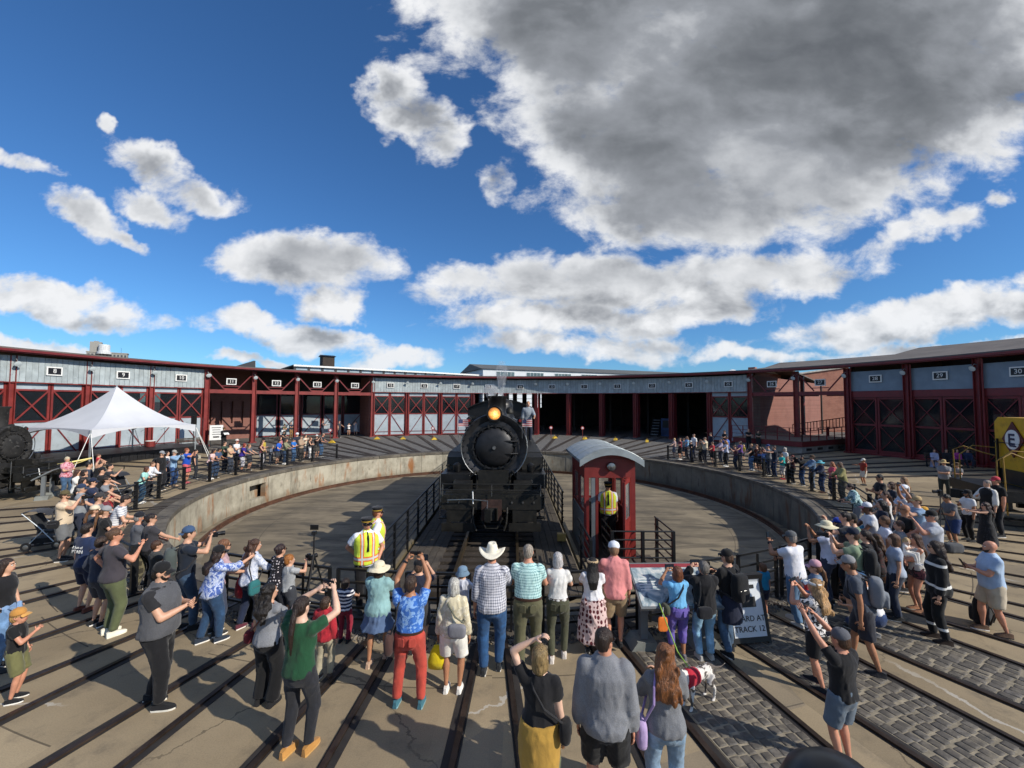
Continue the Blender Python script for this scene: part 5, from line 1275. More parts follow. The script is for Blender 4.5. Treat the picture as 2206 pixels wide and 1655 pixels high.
    for s in (-1, 1): _sup(mb, h(s * .077, -.008, -.004), (.012 * hs, .020 * hs, .032 * hs), M=HM, nu=8, nv=6)
    mb.tube([nk - Vector((0, .01, .06 * k)), nk, h(0, -.012, -.045)], [.060 * k, .054 * k, .056 * hs], 10)
    # palms go into the union, fingers are added after
    ex = MB()
    for s in (-1, 1):
        d = (WR[s] - EL[s]).normalized(); inw = Vector((-s, 0, 0)) if d.z < .5 else Vector((-s * .7, .7, 0)); nrm = (inw - d * inw.dot(d)); nrm = nrm.normalized() if nrm.length > .05 else Vector((0, 0, -1))
        sd = d.cross(nrm).normalized()
        th = sd if (sd.y > 0) == (d.z < .3) else -sd
        nm = pose[0] if s < 0 else pose[1]; curl = R(52) if nm in ('photo', 'high', 'phone', 'up1', 'rail', 'reach') else R(24)
        Mh = Matrix((sd, d, nrm)).transposed()
        _sup(mb, WR[s] + d * .045 * k, (.040 * k, .056 * k, .017 * k), .8, Mh, 10, 6)
        if mid:
            for i, (o, L) in enumerate(((-.030, .058), (-.010, .072), (.010, .078), (.030, .070))):
                q = WR[s] + d * .088 * k - th * (-o) * k; pts = [q]; an = 0.
                for seg in (.45, .32, .26): an += curl * (.8 + .1 * i); q = q + (d * math.cos(an) + nrm * math.sin(an)) * (L * seg * k * 1.15); pts.append(q)
                ex.tube(pts, [.0095 * k, .009 * k, .0085 * k, .006 * k], 6)
            q = WR[s] + d * .03 * k + th * .032 * k; q2 = q + (d * .55 + th * .7 + nrm * .35).normalized() * .038 * k; q3 = q2 + (d * .75 + th * .3 + nrm * .6).normalized() * .032 * k
            ex.tube([q, q2, q3], [.013 * k, .011 * k, .008 * k], 6)
    body = mb.build('body', skin_mat(skin), root, fix=False); remesh_later(body, vb, 0., ex if ex.v else None, ad)
    # ---- clothes
    def torso_shell(mb, hem, neck, inf, flare=0.):
        rr = [r_ for r_ in TR if r_[0] < neck - .012]; rr = [r_ for r_ in rr if r_[0] > hem + .012]
        def at(z):
            for a, c in zip(TR, TR[1:]):
                if a[0] <= z <= c[0]: f = (z - a[0]) / (c[0] - a[0]); return tuple(a[i] + (c[i] - a[i]) * f for i in range(4))
            return TR[0] if z < TR[0][0] else TR[-1]
        low = at(hem); low = (hem, max(low[1], .155), max(low[2], .11), low[3]); top_ = at(neck); rr = [low] + rr + [(neck, top_[1], top_[2], top_[3])]
        out = []
        for r_ in rr:
            f = max(0., min(1., (1.12 - r_[0]) / .25)); rx = max(r_[1], .150 * f + r_[1] * (1 - f)) if r_[0] < 1.25 else r_[1]; ry = max(r_[2], .112 * f + r_[2] * (1 - f)) if r_[0] < 1.25 else r_[2]
            out.append(ring(r_[0], rx, ry, r_[3], inf + flare * f))
        _loft(mb, out, 18)
    def sleeve(mb, s, frac, inf):
        """frac 0..1 upper arm, 1..2 forearm"""
        a = SH[s] + Vector((-s * .03 * k, 0, .012 * k)); _sup(mb, SH[s] + Vector((0, 0, .004 * k)), ((.056 * af + inf + .004) * k,) * 3, nu=12, nv=8); r0, r1 = (.058 * af + inf) * k, (.054 * af + inf * 1.1) * k
        if frac <= 1: mb.tube([a, SH[s].lerp(EL[s], .2), SH[s].lerp(EL[s], frac)], [r0, r0 * 1.0, r1 * 1.02], 12)
        else:
            mb.tube([a, SH[s].lerp(EL[s], .2), SH[s].lerp(EL[s], .7), EL[s]], [r0, r0, r1, r1 * .98], 12); _sup(mb, EL[s], (r1 * .98,) * 3, nu=10, nv=6)
            mb.tube([EL[s], EL[s].lerp(WR[s], .5), EL[s].lerp(WR[s], frac - 1)], [r1 * .98, r1 * .92, r1 * .78], 12)
    def make_top(spec, inf0=0.):
        kind, col = spec[0], spec[1]; pat = spec[2] if len(spec) > 2 else ''; c2 = spec[3] if len(spec) > 3 else 'ffffff'
        mb = MB(); W = {'tee': (.90, 1.485, .016, .56), 'tucked': (1.0, 1.485, .014, .56), 'long': (.88, 1.50, .018, 1.93), 'tuckedlong': (1.0, 1.49, .015, 1.93), 'jacket': (.84, 1.51, .030, 1.95), 'shirt': (.86, 1.505, .022, .66), 'rolled': (.86, 1.505, .021, 1.25), 'tank': (.92, 1.455, .012, 0), 'vest': (.90, 1.47, .032, 0), 'dress': (.95, 1.455, .014, .2), 'loose': (.82, 1.495, .030, 1.75), 'polo': (.93, 1.50, .018, .6)}[kind]
        torso_shell(mb, W[0], W[1], W[2] + inf0, .012 if kind in ('loose', 'jacket', 'shirt', 'tee', 'long', 'rolled', 'vest') else .003)
        if W[3]:
            for s in (-1, 1): sleeve(mb, s, W[3], W[2] * .9 + inf0)
        if kind in ('jacket', 'shirt', 'polo', 'rolled', 'vest') and not kid:      # collar
            c = T((0, .0, 1.50 * k + dz)); _loft(mb, [(c, X, Y, (.075 + inf0) * k, (.075 + inf0) * k), (T((0, .008 * k, 1.535 * k + dz)), X, Y, .070 * k, .070 * k)], 14)
        name = {'tee': 'shirt', 'tucked': 'shirt', 'long': 'shirt', 'tuckedlong': 'shirt', 'jacket': 'jacket', 'shirt': 'shirt', 'rolled': 'shirt', 'tank': 'top', 'vest': 'vest', 'dress': 'dress', 'loose': 'overshirt', 'polo': 'polo_shirt'}[kind]
        if kind == 'dress':
            _loft(mb, [(T((0, 0, 1.02 * k + dz)), X, Y, .150 * k * bf(1.), .118 * k * bf(1.)), (Vector((0, 0, .85 * k + dz)), X, Y, .20 * k * b, .16 * k * b), (Vector((0, .0, .45 * k + dz)), X, Y, .25 * k * b, .21 * k * b), (Vector((0, 0, .22 * k + dz)), X, Y, .27 * k * b, .23 * k * b)], 20)
        o = mb.build(name, fabric(col, pat, c2), root, fix=False); remesh_later(o, vc, .0085 if near else .006, None, ad)
    def make_bottom(spec):
        kind, col = spec[0], spec[1]; pat = spec[2] if len(spec) > 2 else ''; c2 = spec[3] if len(spec) > 3 else 'ffffff'
        mb = MB()
        if kind != 'skirt':
            rr = [ring(r_[0], r_[1], r_[2], r_[3], .012) for r_ in TR if r_[0] <= 1.0] + [ring(1.04, .158 if not fem else .150, .112, 0., .012)]
            _loft(mb, rr, 16)
            end = {'pants': .97, 'wide': .98, 'shorts': 0., 'capri': .55, 'slim': .96, 'briefs': -.5}[kind]; lf = 1 + .5 * (b - 1); g = {'wide': .030, 'slim': .004, 'shorts': .024}.get(kind, .012)
            for s in (-1, 1):
                a, kn, ft = HP[s] + Vector((0, 0, .04 * k)), KN[s], FT[s]; r0 = (.104 * lf + g * .6) * k; r1 = (.072 * lf + g) * k; _sup(mb, HP[s], ((.104 * lf + g * .6) * k,) * 3, nu=10, nv=6)
                if kind == 'shorts': mb.tube([a, a.lerp(kn, .35), a.lerp(kn, .92)], [r0, r0, (.080 * lf + g) * k], 12)
                elif kind == 'briefs': mb.tube([a, a.lerp(kn, .42)], [r0, r0 * .97], 12)
                else:
                    mb.tube([a, a.lerp(kn, .3), a.lerp(kn, .8), kn], [r0, r0 * .97, r1, r1 * .96], 12); _sup(mb, kn, (r1 * .96,) * 3, nu=10, nv=6)
                    e = kn.lerp(ft, end); r2 = (.050 + g + (.02 if kind == 'wide' else 0)) * k; mb.tube([kn, kn.lerp(ft, .35 * end + .1), e], [r1 * .96, (.062 * lf + g * .9) * k, r2], 12)
        else:
            hem = spec[4] if len(spec) > 4 else .42
            _loft(mb, [ring(1.05, .145, .11, 0, .014), ring(.95, .175, .13, -.01, .02), (Vector((0, 0, .75 * k + dz)), X, Y, .215 * k * b, .175 * k * b), (Vector((0, 0, hem * k + dz)), X, Y, .27 * k * b, .22 * k * b)], 20)
        o = mb.build({'pants': 'trousers', 'wide': 'trousers', 'slim': 'trousers', 'capri': 'trousers', 'shorts': 'shorts', 'skirt': 'skirt', 'briefs': 'shorts'}[kind], fabric(col, pat, c2), root, fix=False); remesh_later(o, vc, .0072 if kind != 'skirt' else .014, None, ad)
    make_bottom(bottom) if bottom else None
    make_top(top)
    if layer: make_top(layer, .014)
    if prnt:                                   # lettering on the back
        for i, ln in enumerate(prnt): q = T((0, -.145 * k * bf(1.3), (1.31 - i * .085) * k + dz)); text_mesh('print', ln, (.075 if i == 0 else .095) * k, SIGNW, root, q, (pi / 2, 0, 0), .003)
    if hat and hat[0] == 'conductor' and top[0] == 'shirt':
        MB().tube([T((0, .085 * k, 1.49 * k)), T((0, .155 * k * bf(1.35), 1.40 * k)), T((0, .165 * k * bf(1.2), 1.16 * k))], [.016, .022, .030], 6).build('tie', fabric('15151a'), root)
    # ---- shoes
    sm = fabric(shoes); 
    for s in (-1, 1):
        mb = MB(); f = FT[s]; fz = f.z - .085 * k
        for (z0_, z1_, inf) in ((0., .022, .006), (.022, .07, 0.)):
            prof = [(-.075, .030), (-.05, .040), (0, .041), (.06, .046), (.12, .047), (.165, .036), (.185, .015)]
            for zz in ((z0_, z1_) if z0_ == 0 else ()): pass
        n = 7; prof = [(-.078, .026), (-.055, .038), (.0, .040), (.06, .046), (.12, .047), (.165, .034), (.188, .012)]
        hts = [.085, .092, .10, .080, .060, .048, .035]
        V = []; F = []; mi = []
        for (y, w), ht in zip(prof, hts):
            for (x, z) in ((-w, 0), (w, 0), (w * 1.0, .022), (w * .93, .024), (w * .62, ht), (-w * .62, ht), (-w * .93, .024), (-w, .022)): V.append((f.x + x * k, f.y + y * k, fz + z * k))
        for i in range(n - 1):
            for j in range(8): F.append((i * 8 + j, i * 8 + (j + 1) % 8, (i + 1) * 8 + (j + 1) % 8, (i + 1) * 8 + j)); mi.append(1 if j in (0, 1, 7) else 0)
        F += [tuple(range(7, -1, -1)), tuple((n - 1) * 8 + j for j in range(8))]; mi += [0, 0]
        mb.add(V, F); mb.mi = mi; mb.build('shoe', [sm, fabric(socks or ('e8e4dc' if rng.random() < .55 else '282828'))], root, smooth=True, fix=False, angle=50)
    if near and bottom and bottom[0] in ('pants', 'slim', 'shorts', 'capri') and top[0] in ('tucked', 'tuckedlong'):
        q = bf(.93); rx_, ry_ = (.178 if fem else .168) * q + .012, (.13 if fem else .122) * q ** 1.25 + .012
        for s in (-1, 1):
            mb = MB(); c_ = Vector((s * .078 * k, (-.012 + (q - 1) * .10 - ry_ * math.sqrt(max(.1, 1 - (.078 / rx_) ** 2)) - .006) * k, .915 * k + dz)); _sup(mb, c_, (.050 * k, .009 * k, .058 * k), .35, Matrix.Rotation(R(s * 16), 3, 'Z'), 12, 8)
            mb.build('back_pocket', fabric(bottom[1], bottom[2] if len(bottom) > 2 else ''), root, fix=False)
        if top[0] in ('tucked', 'tuckedlong'):
            mb = MB(); V_ = [ring(1.005, .166 if not fem else .16, .118, 0., .018), ring(1.035, .163 if not fem else .155, .116, 0., .018)]; _loft(mb, V_, 24); mb.build('belt', fabric('3a2418'), root, smooth=True, fix=False, angle=50)
    # ---- hair
    if hair:
        st, hc = hair; mb = MB(); U = lambda c, r, e=1.: _sup(mb, c, tuple(q * hs for q in r), e, HM, 16, 12)
        if st != 'bald':
            U(h(0, -.016, .034), (.084, .098, .092))
            if st in ('short', 'bob', 'long', 'pony', 'curly', 'wavy', 'bun'): U(h(0, -.045, -.005), (.080, .070, .085))
            if st == 'bob':
                for s in (-1, 1): U(h(s * .052, -.020, -.055), (.038, .062, .085))
                U(h(0, -.065, -.065), (.070, .045, .085))
            if st in ('long', 'wavy', 'curly'):
                ln = {'long': .44, 'wavy': .36, 'curly': .40}[st]; w = {'long': .080, 'wavy': .088, 'curly': .098}[st] * hs
                p0, p1 = h(0, -.07, -.02), h(0, -.085, -.12); p2 = T((0, -.125 * k * bf(1.35), (1.75 * k - .12 - ln * .62 * k) + dz)); p3 = T((0, -.135 * k * bf(1.25), 1.75 * k - .10 - ln * k + dz))
                _loft(mb, [(p0, X, Y, w, .05 * hs), (p1, X, Y, w * 1.12, .055 * hs), (p2, X, Y, w * 1.2, .045 * hs), (p3, X, Y, w * .75, .022 * hs)], 14)
                if st != 'long':
                    for _ in range(34): f_ = rng.random(); q = p0.lerp(p1, f_ * 3) if f_ < .33 else p1.lerp(p3, (f_ - .33) * 1.5); _sup(mb, q + Vector((rng.uniform(-1, 1) * w * 1.15, rng.uniform(-.05, .01), 0)), (rng.uniform(.018, .034) * hs, .026 * hs, .05 * hs), nu=8, nv=6)
                for s in (-1, 1): mb.tube([h(s * .062, .0, .0), h(s * .07, -.03, -.10), T((s * .085 * k, -.07 * k, 1.42 * k + dz)), T((s * .07 * k, -.12 * k, (1.75 - ln) * k + dz))], [.03 * hs, .036 * hs, .04 * hs, .015 * hs], 8)
            if st == 'pony':
                U(h(0, -.10, .0), (.03, .03, .03)); p = [h(0, -.10, .0), h(0, -.135, -.06), T((.01, -.155 * k * bf(1.35), 1.40 * k + dz)), T((.02 * k, -.165 * k * bf(1.2), 1.17 * k + dz))]; mb.tube(p, [.026 * hs, .036 * hs, .034 * hs, .010 * hs], 10)
            if st == 'bun': U(h(0, -.11, .04), (.04, .036, .04))
            if st in ('curly', 'wavy'):
                for _ in range(26 if st == 'curly' else 12): a, z = rng.uniform(.75 * pi - .9, 2.25 * pi + .9), rng.uniform(-.09, .10); q = h(.080 * math.cos(a), -.02 + .088 * math.sin(a) * (1 if math.sin(a) < 0 else .2), z); _sup(mb, q, (.024 * hs,) * 3, nu=8, nv=6)
            o = mb.build('hair', hair_mat(hc), root, fix=False); remesh_later(o, vb * .9, .004, None, ad)
    if beard:
        mb = MB(); _sup(mb, h(0, .040, -.075), (.052 * hs, .052 * hs, .042 * hs), 1., HM, 12, 8); mb.tube([h(-.062, .02, -.02), h(-.05, .05, -.06), h(0, .09, -.06), h(.05, .05, -.06), h(.062, .02, -.02)], .016 * hs, 8)
        o = mb.build('beard', hair_mat(beard), root, fix=False); remesh_later(o, vb, .002, None, ad)
    # ---- face
    if mid:
        em = flat('eye_dark', S(30, 22, 18), .15); ew = flat('eye_white', S(225, 220, 212), .25)
        if glasses:
            mb = MB(); gm = flat('dark_lens', S(14, 14, 16), .12)
            for s in (-1, 1): _sup(mb, h(s * .033, .086, .010), (.028 * hs, .008 * hs, .020 * hs), .8, HM, 10, 6); mb.tube([h(s * .058, .078, .014), h(s * .078, .03, .014), h(s * .080, -.01, .010)], .0035, 5)
            mb.tube([h(-.01, .09, .012), h(.01, .09, .012)], .004, 5)
            mb.build('glasses', gm if glasses == 'sun' else flat('frame_dark', S(30, 26, 26), .3), root, smooth=True, fix=False)
        elif near or abs(((face + look[0] + 180) % 360) - 180) > 60:
            for s in (-1, 1):
                mb = MB(); mb.cur = 0; _sup(mb, h(s * .031, .078, .010), (.0145 * hs, .012 * hs, .009 * hs), 1., HM, 8, 6); mb.cur = 1; _sup(mb, h(s * .031, .087, .010), (.0062 * hs,) * 3, 1., HM, 6, 5); mb.build('eye', [ew, em], root, smooth=True, fix=False)
        mb = MB(); mb.tube([h(-.024, .084, -.058), h(0, .094, -.056), h(.024, .084, -.058)], [.003 * hs, .0065 * hs, .003 * hs], 6); mb.build('mouth', flat('lips', S(158, 88, 80), .5), root, smooth=True, fix=False)
        if not glasses and (near or mid):
            mb = MB(); 
            for s in (-1, 1): mb.tube([h(s * .014, .090, .032), h(s * .034, .088, .037), h(s * .052, .076, .031)], .0042 * hs, 5)
            mb.build('eyebrow', hair_mat(hair[1] if hair else '4a3a30'), root, smooth=True, fix=False)
    # ---- hat
    if hat:
        hk, hcol = hat[0], hat[1]; hm = fabric(hcol, hat[2] if len(hat) > 2 else '', hat[3] if len(hat) > 3 else 'ffffff'); HT = Matrix.Translation(HC) @ HM.to_4x4() @ Matrix.Scale(hs, 4)
        if hk in ('cap', 'backcap', 'truck'):
            f = -1 if hk == 'backcap' else 1
            o = MB(HT); o.lathe([(.094, .038), (.097, .06), (.092, .09), (.075, .118), (.045, .136), (.012, .143), (.001, .146)], (0, -.010, 0), n=20); V = []
            hatO = o.build('hat', hm, root, smooth=True, fix=False)
            br = MB(HT); g = [[Vector((x * .086, f * (.070 + (.085 * math.cos(x * 1.25)) * t_) - .0, .046 - .022 * t_ - .016 * x * x)) for x in [-1, -.75, -.5, -.25, 0, .25, .5, .75, 1]] for t_ in (0, .5, 1.)]; br.sheet(g); br.sheet([[p - Vector((0, 0, .007)) for p in r_] for r_ in g]); br.sheet([[p, p - Vector((0, 0, .007))] for p in g[-1]])
            br.build('brim', fabric(hat[2]) if len(hat) > 2 else hm, hatO, smooth=True, fix=False)
            MB(HT).lathe([(.010, .143), (.008, .152), (.001, .153)], (0, -.010, 0), n=8).build('button', hm, hatO, smooth=True, fix=False)
        elif hk in ('sun', 'cowboy', 'ranger', 'bucket', 'fedora'):
            bw = {'sun': .185, 'cowboy': .20, 'ranger': .19, 'bucket': .135, 'fedora': .155}[hk]; top_ = {'sun': .135, 'cowboy': .175, 'ranger': .175, 'bucket': .135, 'fedora': .15}[hk]
            V = []; n = 28; o = MB(HT); prof = [(.001, top_ - (.03 if hk == 'cowboy' else 0)), (.045, top_ - (.012 if hk == 'cowboy' else .004)), (.072, top_ - (.0 if hk == 'cowboy' else .018)), (.088, top_ - .035), (.094, .055), (.097, .048), (bw * .75, .040), (bw, .034), (bw, .029), (.097, .040)]
            for (r_, z) in prof:
                for i in range(n):
                    a = 2 * pi * i / n; x, y = r_ * math.cos(a), r_ * 1.12 * math.sin(a) - .008; dzz = 0.
                    if r_ > .1:
                        u = (r_ - .097) / (bw - .097)
                        if hk == 'cowboy': dzz = u * (.075 * math.cos(a) ** 2 - .03 * abs(math.sin(a)))
                        elif hk == 'sun': dzz = u * (-.022 + .012 * math.sin(3 * a + rng.random()))
                        elif hk == 'bucket': dzz = -u * .05
                    if hk in ('ranger',) and z > .1: x *= 1 - .18 * abs(math.cos(2 * a)); y *= 1 - .18 * abs(math.cos(2 * a))
                    if hk == 'cowboy' and z > .1: x *= .82
                    V.append((x, y, z + dzz))
            m_ = len(prof); o.add(V, [(i * n + j, i * n + (j + 1) % n, (i + 1) * n + (j + 1) % n, (i + 1) * n + j) for i in range(m_ - 1) for j in range(n)]); hatO = o.build('hat', hm, root, smooth=True)
            MB(HT).lathe([(.0945, .052), (.0985, .052), (.0975, .075), (.0935, .075)], (0, -.008, 0), n=24).build('hat_band', fabric({'ranger': '3a2a1c', 'sun': 'cfc4a8', 'cowboy': 'd8cfba', 'bucket': hcol, 'fedora': '2a2420'}[hk]), hatO, smooth=True, fix=False)
        elif hk == 'conductor':
            o = MB(HT); o.lathe([(.098, .035), (.098, .075), (.112, .105), (.116, .112), (.08, .122), (.001, .124)], (0, -.010, 0), n=24); hatO = o.build('hat', hm, root, smooth=True, fix=False, angle=40)
            MB(HT).lathe([(.0985, .045), (.1015, .045), (.1015, .066), (.0985, .066)], (0, -.010, 0), n=24).build('hat_band', flat('gold_braid', S(200, 160, 60), .35, .4), hatO)
            br = MB(HT); g = [[Vector((x * .085, .072 + (.055 * math.cos(x * 1.3)) * t_, .036 - .03 * t_ - .012 * x * x)) for x in [-1, -.6, -.3, 0, .3, .6, 1]] for t_ in (0, .5, 1.)]; br.sheet(g); br.sheet([[p - Vector((0, 0, .005)) for p in r_] for r_ in g]); br.build('visor', flat('patent_black', S(14, 14, 15), .15), hatO, smooth=True, fix=False)
        elif hk in ('visor', 'band'):
            o = MB(HT); o.lathe([(.096, .040), (.100, .040), (.098, .075), (.094, .075)], (0, -.010, 0), n=24); hatO = o.build('visor' if hk == 'visor' else 'headband', hm, root, smooth=True, fix=False)
            if hk == 'visor': br = MB(HT); g = [[Vector((x * .088, .072 + (.085 * math.cos(x * 1.25)) * t_, .046 - .022 * t_ - .016 * x * x)) for x in [-1, -.5, 0, .5, 1]] for t_ in (0, 1.)]; br.sheet(g); br.build('brim', hm, hatO, smooth=True, fix=False)
        elif hk == 'helmet':
            o = MB(HT); o.lathe([(.105, .02), (.115, .03), (.112, .07), (.09, .125), (.05, .150), (.001, .156)], (0, -.005, 0), n=20); hatO = o.build('helmet', hm, root, smooth=True, fix=False); MB(HT).lathe([(.128, .022), (.130, .028), (.112, .034)], (0, 0, 0), n=20).build('rim', hm, hatO)
    # ---- carried things (stay things of their own)
    Mw = Matrix.Translation(base) @ Matrix.Rotation(-R(face), 4, 'Z')
    for it in items: carried(it, Mw, k, b, dz, T, WR, EL, SH, HC, HM, hs, bf, near)
    return root

def carried(it, Mw, k, b, dz, T, WR, EL, SH, HC, HM, hs, bf, near):
    kind, label = it[0], it[1]; col = it[2] if len(it) > 2 else '1c1c20'; side = it[3] if len(it) > 3 else 1
    def root(name, cat):
        o = thing(name, label, cat); o.matrix_world = Mw; return o
    blk = flat('gadget_black', S(18, 18, 20), .35); scr = flat('screen_glass', S(36, 44, 54), .12)
    if kind == 'phone':
        if side == 2: c = (WR[1] + WR[-1]) / 2 + ((WR[1] - EL[1]).normalized() + (WR[-1] - EL[-1]).normalized()) * .055 * k; w, hgt = .155, .075
        else: c = WR[side] + (WR[side] - EL[side]).normalized() * .115 * k + Vector((0, .015, .02)); w, hgt = .075, .155
        d = (c - HC); M = Matrix.Translation(c) @ Matrix.Rotation(math.atan2(d.z, max(.02, math.hypot(d.x, d.y))) * .6, 4, 'X')
        o = root('phone', 'phone'); p = MB(M); p.box((0, 0, 0), (w, .009, hgt)); p = p.build('case', blk, o); MB(M).box((0, -.0055, 0), (w - .008, .002, hgt - .008)).build('screen', scr, o); MB(M).box((w * .38, .0065, hgt * .32), (.022, .004, .022)).build('lens', blk, o)
    elif kind == 'camera':
        c = (WR[1] + WR[-1]) / 2 + Vector((0, .06, .03)) if side == 2 else WR[side] + Vector((0, .05, .05)); o = root('camera', 'camera'); M = Matrix.Translation(c)
        q = MB(M); q.box((0, 0, 0), (.135, .06, .085)); q.box((0, 0, .055), (.055, .05, .03)); q.build('camera_body', blk, o)
        MB(M).lathe([(.036, .03), (.038, .06), (.034, .09), (.040, .12), (.040, .16), (.034, .165)], (0, 0, -.005), 'Y', 16).build('lens', blk, o, smooth=True, angle=40); MB(M).box((.055, .035, -.005), (.028, .035, .08)).build('grip', blk, o)
    elif kind == 'backpack':
        o = root('backpack', 'backpack'); q = MB(); yb = -.115 * bf(1.25) - .03
        c = T((0, (yb - .075) * k, 1.20 * k + dz)); _sup(q, c, (.155 * k, .095 * k, .235 * k), .55); _sup(q, T((0, (yb - .165) * k, 1.10 * k + dz)), (.115 * k, .035 * k, .12 * k), .6)
        g = q.build('bag', fabric(col), o, fix=False); remesh_later(g, .018, .003)
        for s in (-1, 1):
            MB().tube([T((s * .085 * k, (yb - .02) * k, 1.40 * k + dz)), T((s * .095 * k, -.01 * k, 1.475 * k + dz)), T((s * .11 * k, .09 * k, 1.40 * k + dz)), T((s * .13 * k, .135 * k * bf(1.25), 1.24 * k + dz)), T((s * .175 * k * bf(1.1), .0, 1.08 * k + dz)), T((s * .12 * k, (yb - .01) * k, 1.02 * k + dz))], .016, 6).build('strap', fabric('2c2c30'), o)
        MB().tube([T((-.04 * k, (yb - .06) * k, 1.435 * k + dz)), T((0, (yb - .06) * k, 1.475 * k + dz)), T((.04 * k, (yb - .06) * k, 1.435 * k + dz))], .008, 6).build('handle', fabric('2c2c30'), o)
        MB().tube([T((-.10 * k, (yb - .172) * k, 1.19 * k + dz)), T((.0, (yb - .196) * k, 1.20 * k + dz)), T((.10 * k, (yb - .172) * k, 1.19 * k + dz))], .004, 5).build('zip', STEEL, o)
    elif kind in ('sling', 'shoulderbag'):
        z_, sz = (.98, (.125, .055, .10)) if kind == 'sling' else (.86, (.13, .06, .15))
        o = root('shoulder_bag', 'bag'); q = MB(); yy = it[4] if len(it) > 4 else -.06
        c = Vector((side * (.20 * bf(1.) + .05) * k, yy * k, z_ * k + dz)); _sup(q, c, tuple(u * k for u in (.06, .12, sz[2])), .6) if yy > -.1 else _sup(q, Vector((side * .10 * k, (-.135 * bf(1.05) - .06) * k, (z_ + .06) * k + dz)), (.145 * k, .06 * k, .105 * k), .55)
        g = q.build('bag', fabric(col), o, fix=False); remesh_later(g, .016, .002)
        t0 = c if yy > -.1 else Vector((side * .2 * k, (-.13 * bf(1.05)) * k, (z_ + .10) * k + dz))
        far = -side if kind == 'sling' else side
        sh = T((far * .10 * k, -.02 * k, 1.485 * k + dz))
        MB().tube([t0 + Vector((0, -.02, .06 * k)), T((side * .06 * k if kind == 'sling' else side * .15 * k, -.142 * k * bf(1.2), 1.22 * k + dz)), T((far * .05 * k if kind == 'sling' else side * .14 * k, -.125 * k, 1.38 * k + dz)), sh, T((far * .08 * k, .105 * k, 1.37 * k + dz)), T((side * .05 * k if kind == 'sling' else side * .15 * k, .165 * k * bf(1.1), 1.15 * k + dz)), t0 + Vector((0, .04, .06 * k))], .012, 6).build('strap', fabric(it[5] if len(it) > 5 else '2a2a2c'), o)
        MB().tube([c + Vector((side * .063 * k, -.08 * k, .03 * k)), c + Vector((side * .063 * k, .08 * k, .03 * k))], .004, 5).build('zip', STEEL, o)
    elif kind == 'tote':
        o = root('carrier_bag', 'bag'); hnd = WR[side] + (WR[side] - EL[side]).normalized() * .09 * k; q = MB()
        w = .15; _loft(q, [(hnd + Vector((0, 0, -.10)), X_, Y_, .055, .02), (hnd + Vector((0, .0, -.18)), X_, Y_, .10, .05), (hnd + Vector((side * .01, 0, -.32)), X_, Y_, .135, .055), (hnd + Vector((side * .02, 0, -.42)), X_, Y_, .12, .045)], 14); g = q.build('bag', fabric(col), o, smooth=True, fix=False)
        for s in (-1, 1): MB().tube([hnd + Vector((s * .04, 0, -.11)), hnd + Vector((0, 0, -.01)), hnd + Vector((s * .04, .01, -.11))], .006, 5).build('handle', fabric(col), o)
    elif kind == 'watch':
        o = root('wristwatch', 'watch'); p = EL[side].lerp(WR[side], .93); d = (WR[side] - EL[side]).normalized(); MB().tube([p - d * .012, p + d * .012], .034 * k, 12).build('strap', blk, o); MB().tube([p + Vector((side * .03, 0, 0)), p + Vector((side * .040, 0, 0))], .018, 10).build('dial', scr, o)
    elif kind == 'paper':
        o = root('sheet_of_paper', 'paper'); c = (WR[1] + WR[-1]) / 2 + Vector((0, .10, .03)); MB(Matrix.Translation(c) @ Matrix.Rotation(R(-35), 4, 'X')).box((0, 0, 0), (.40, .28, .006)).build('sheet', SIGNW, o); MB(Matrix.Translation(c) @ Matrix.Rotation(R(-35), 4, 'X')).box((0, .13, .006), (.10, .02, .008)).build('clip', STEEL, o)
    elif kind == 'waistjacket':
        o = root('tied_jacket', 'jacket'); q = MB(); rx = .185 * bf(1.) * k
        _loft(q, [(Vector((0, -.01, 1.03 * k + dz)), X_, Y_, rx, .145 * bf(1.) * k), (Vector((0, -.02, .93 * k + dz)), X_, Y_, rx * 1.10, .165 * bf(1.) * k), (Vector((0, -.04, .70 * k + dz)), X_, Y_, rx * 1.08, .165 * k), (Vector((0, -.045, .56 * k + dz)), X_, Y_, rx * 1.0, .15 * k)], 18)
        g = q.build('cloth', fabric(col), o, fix=False); remesh_later(g, .018, .006)
        for s in (-1, 1): MB().tube([Vector((s * .1 * k, .14 * bf(1.) * k, 1.0 * k + dz)), Vector((s * .05 * k, .17 * bf(1.) * k, .94 * k + dz)), Vector((s * .07 * k, .17 * bf(1.) * k, .70 * k + dz))], [.03, .034, .028], 8).build('sleeve', fabric(col), o)
X_, Y_ = Vector((1, 0, 0)), Vector((0, 1, 0))
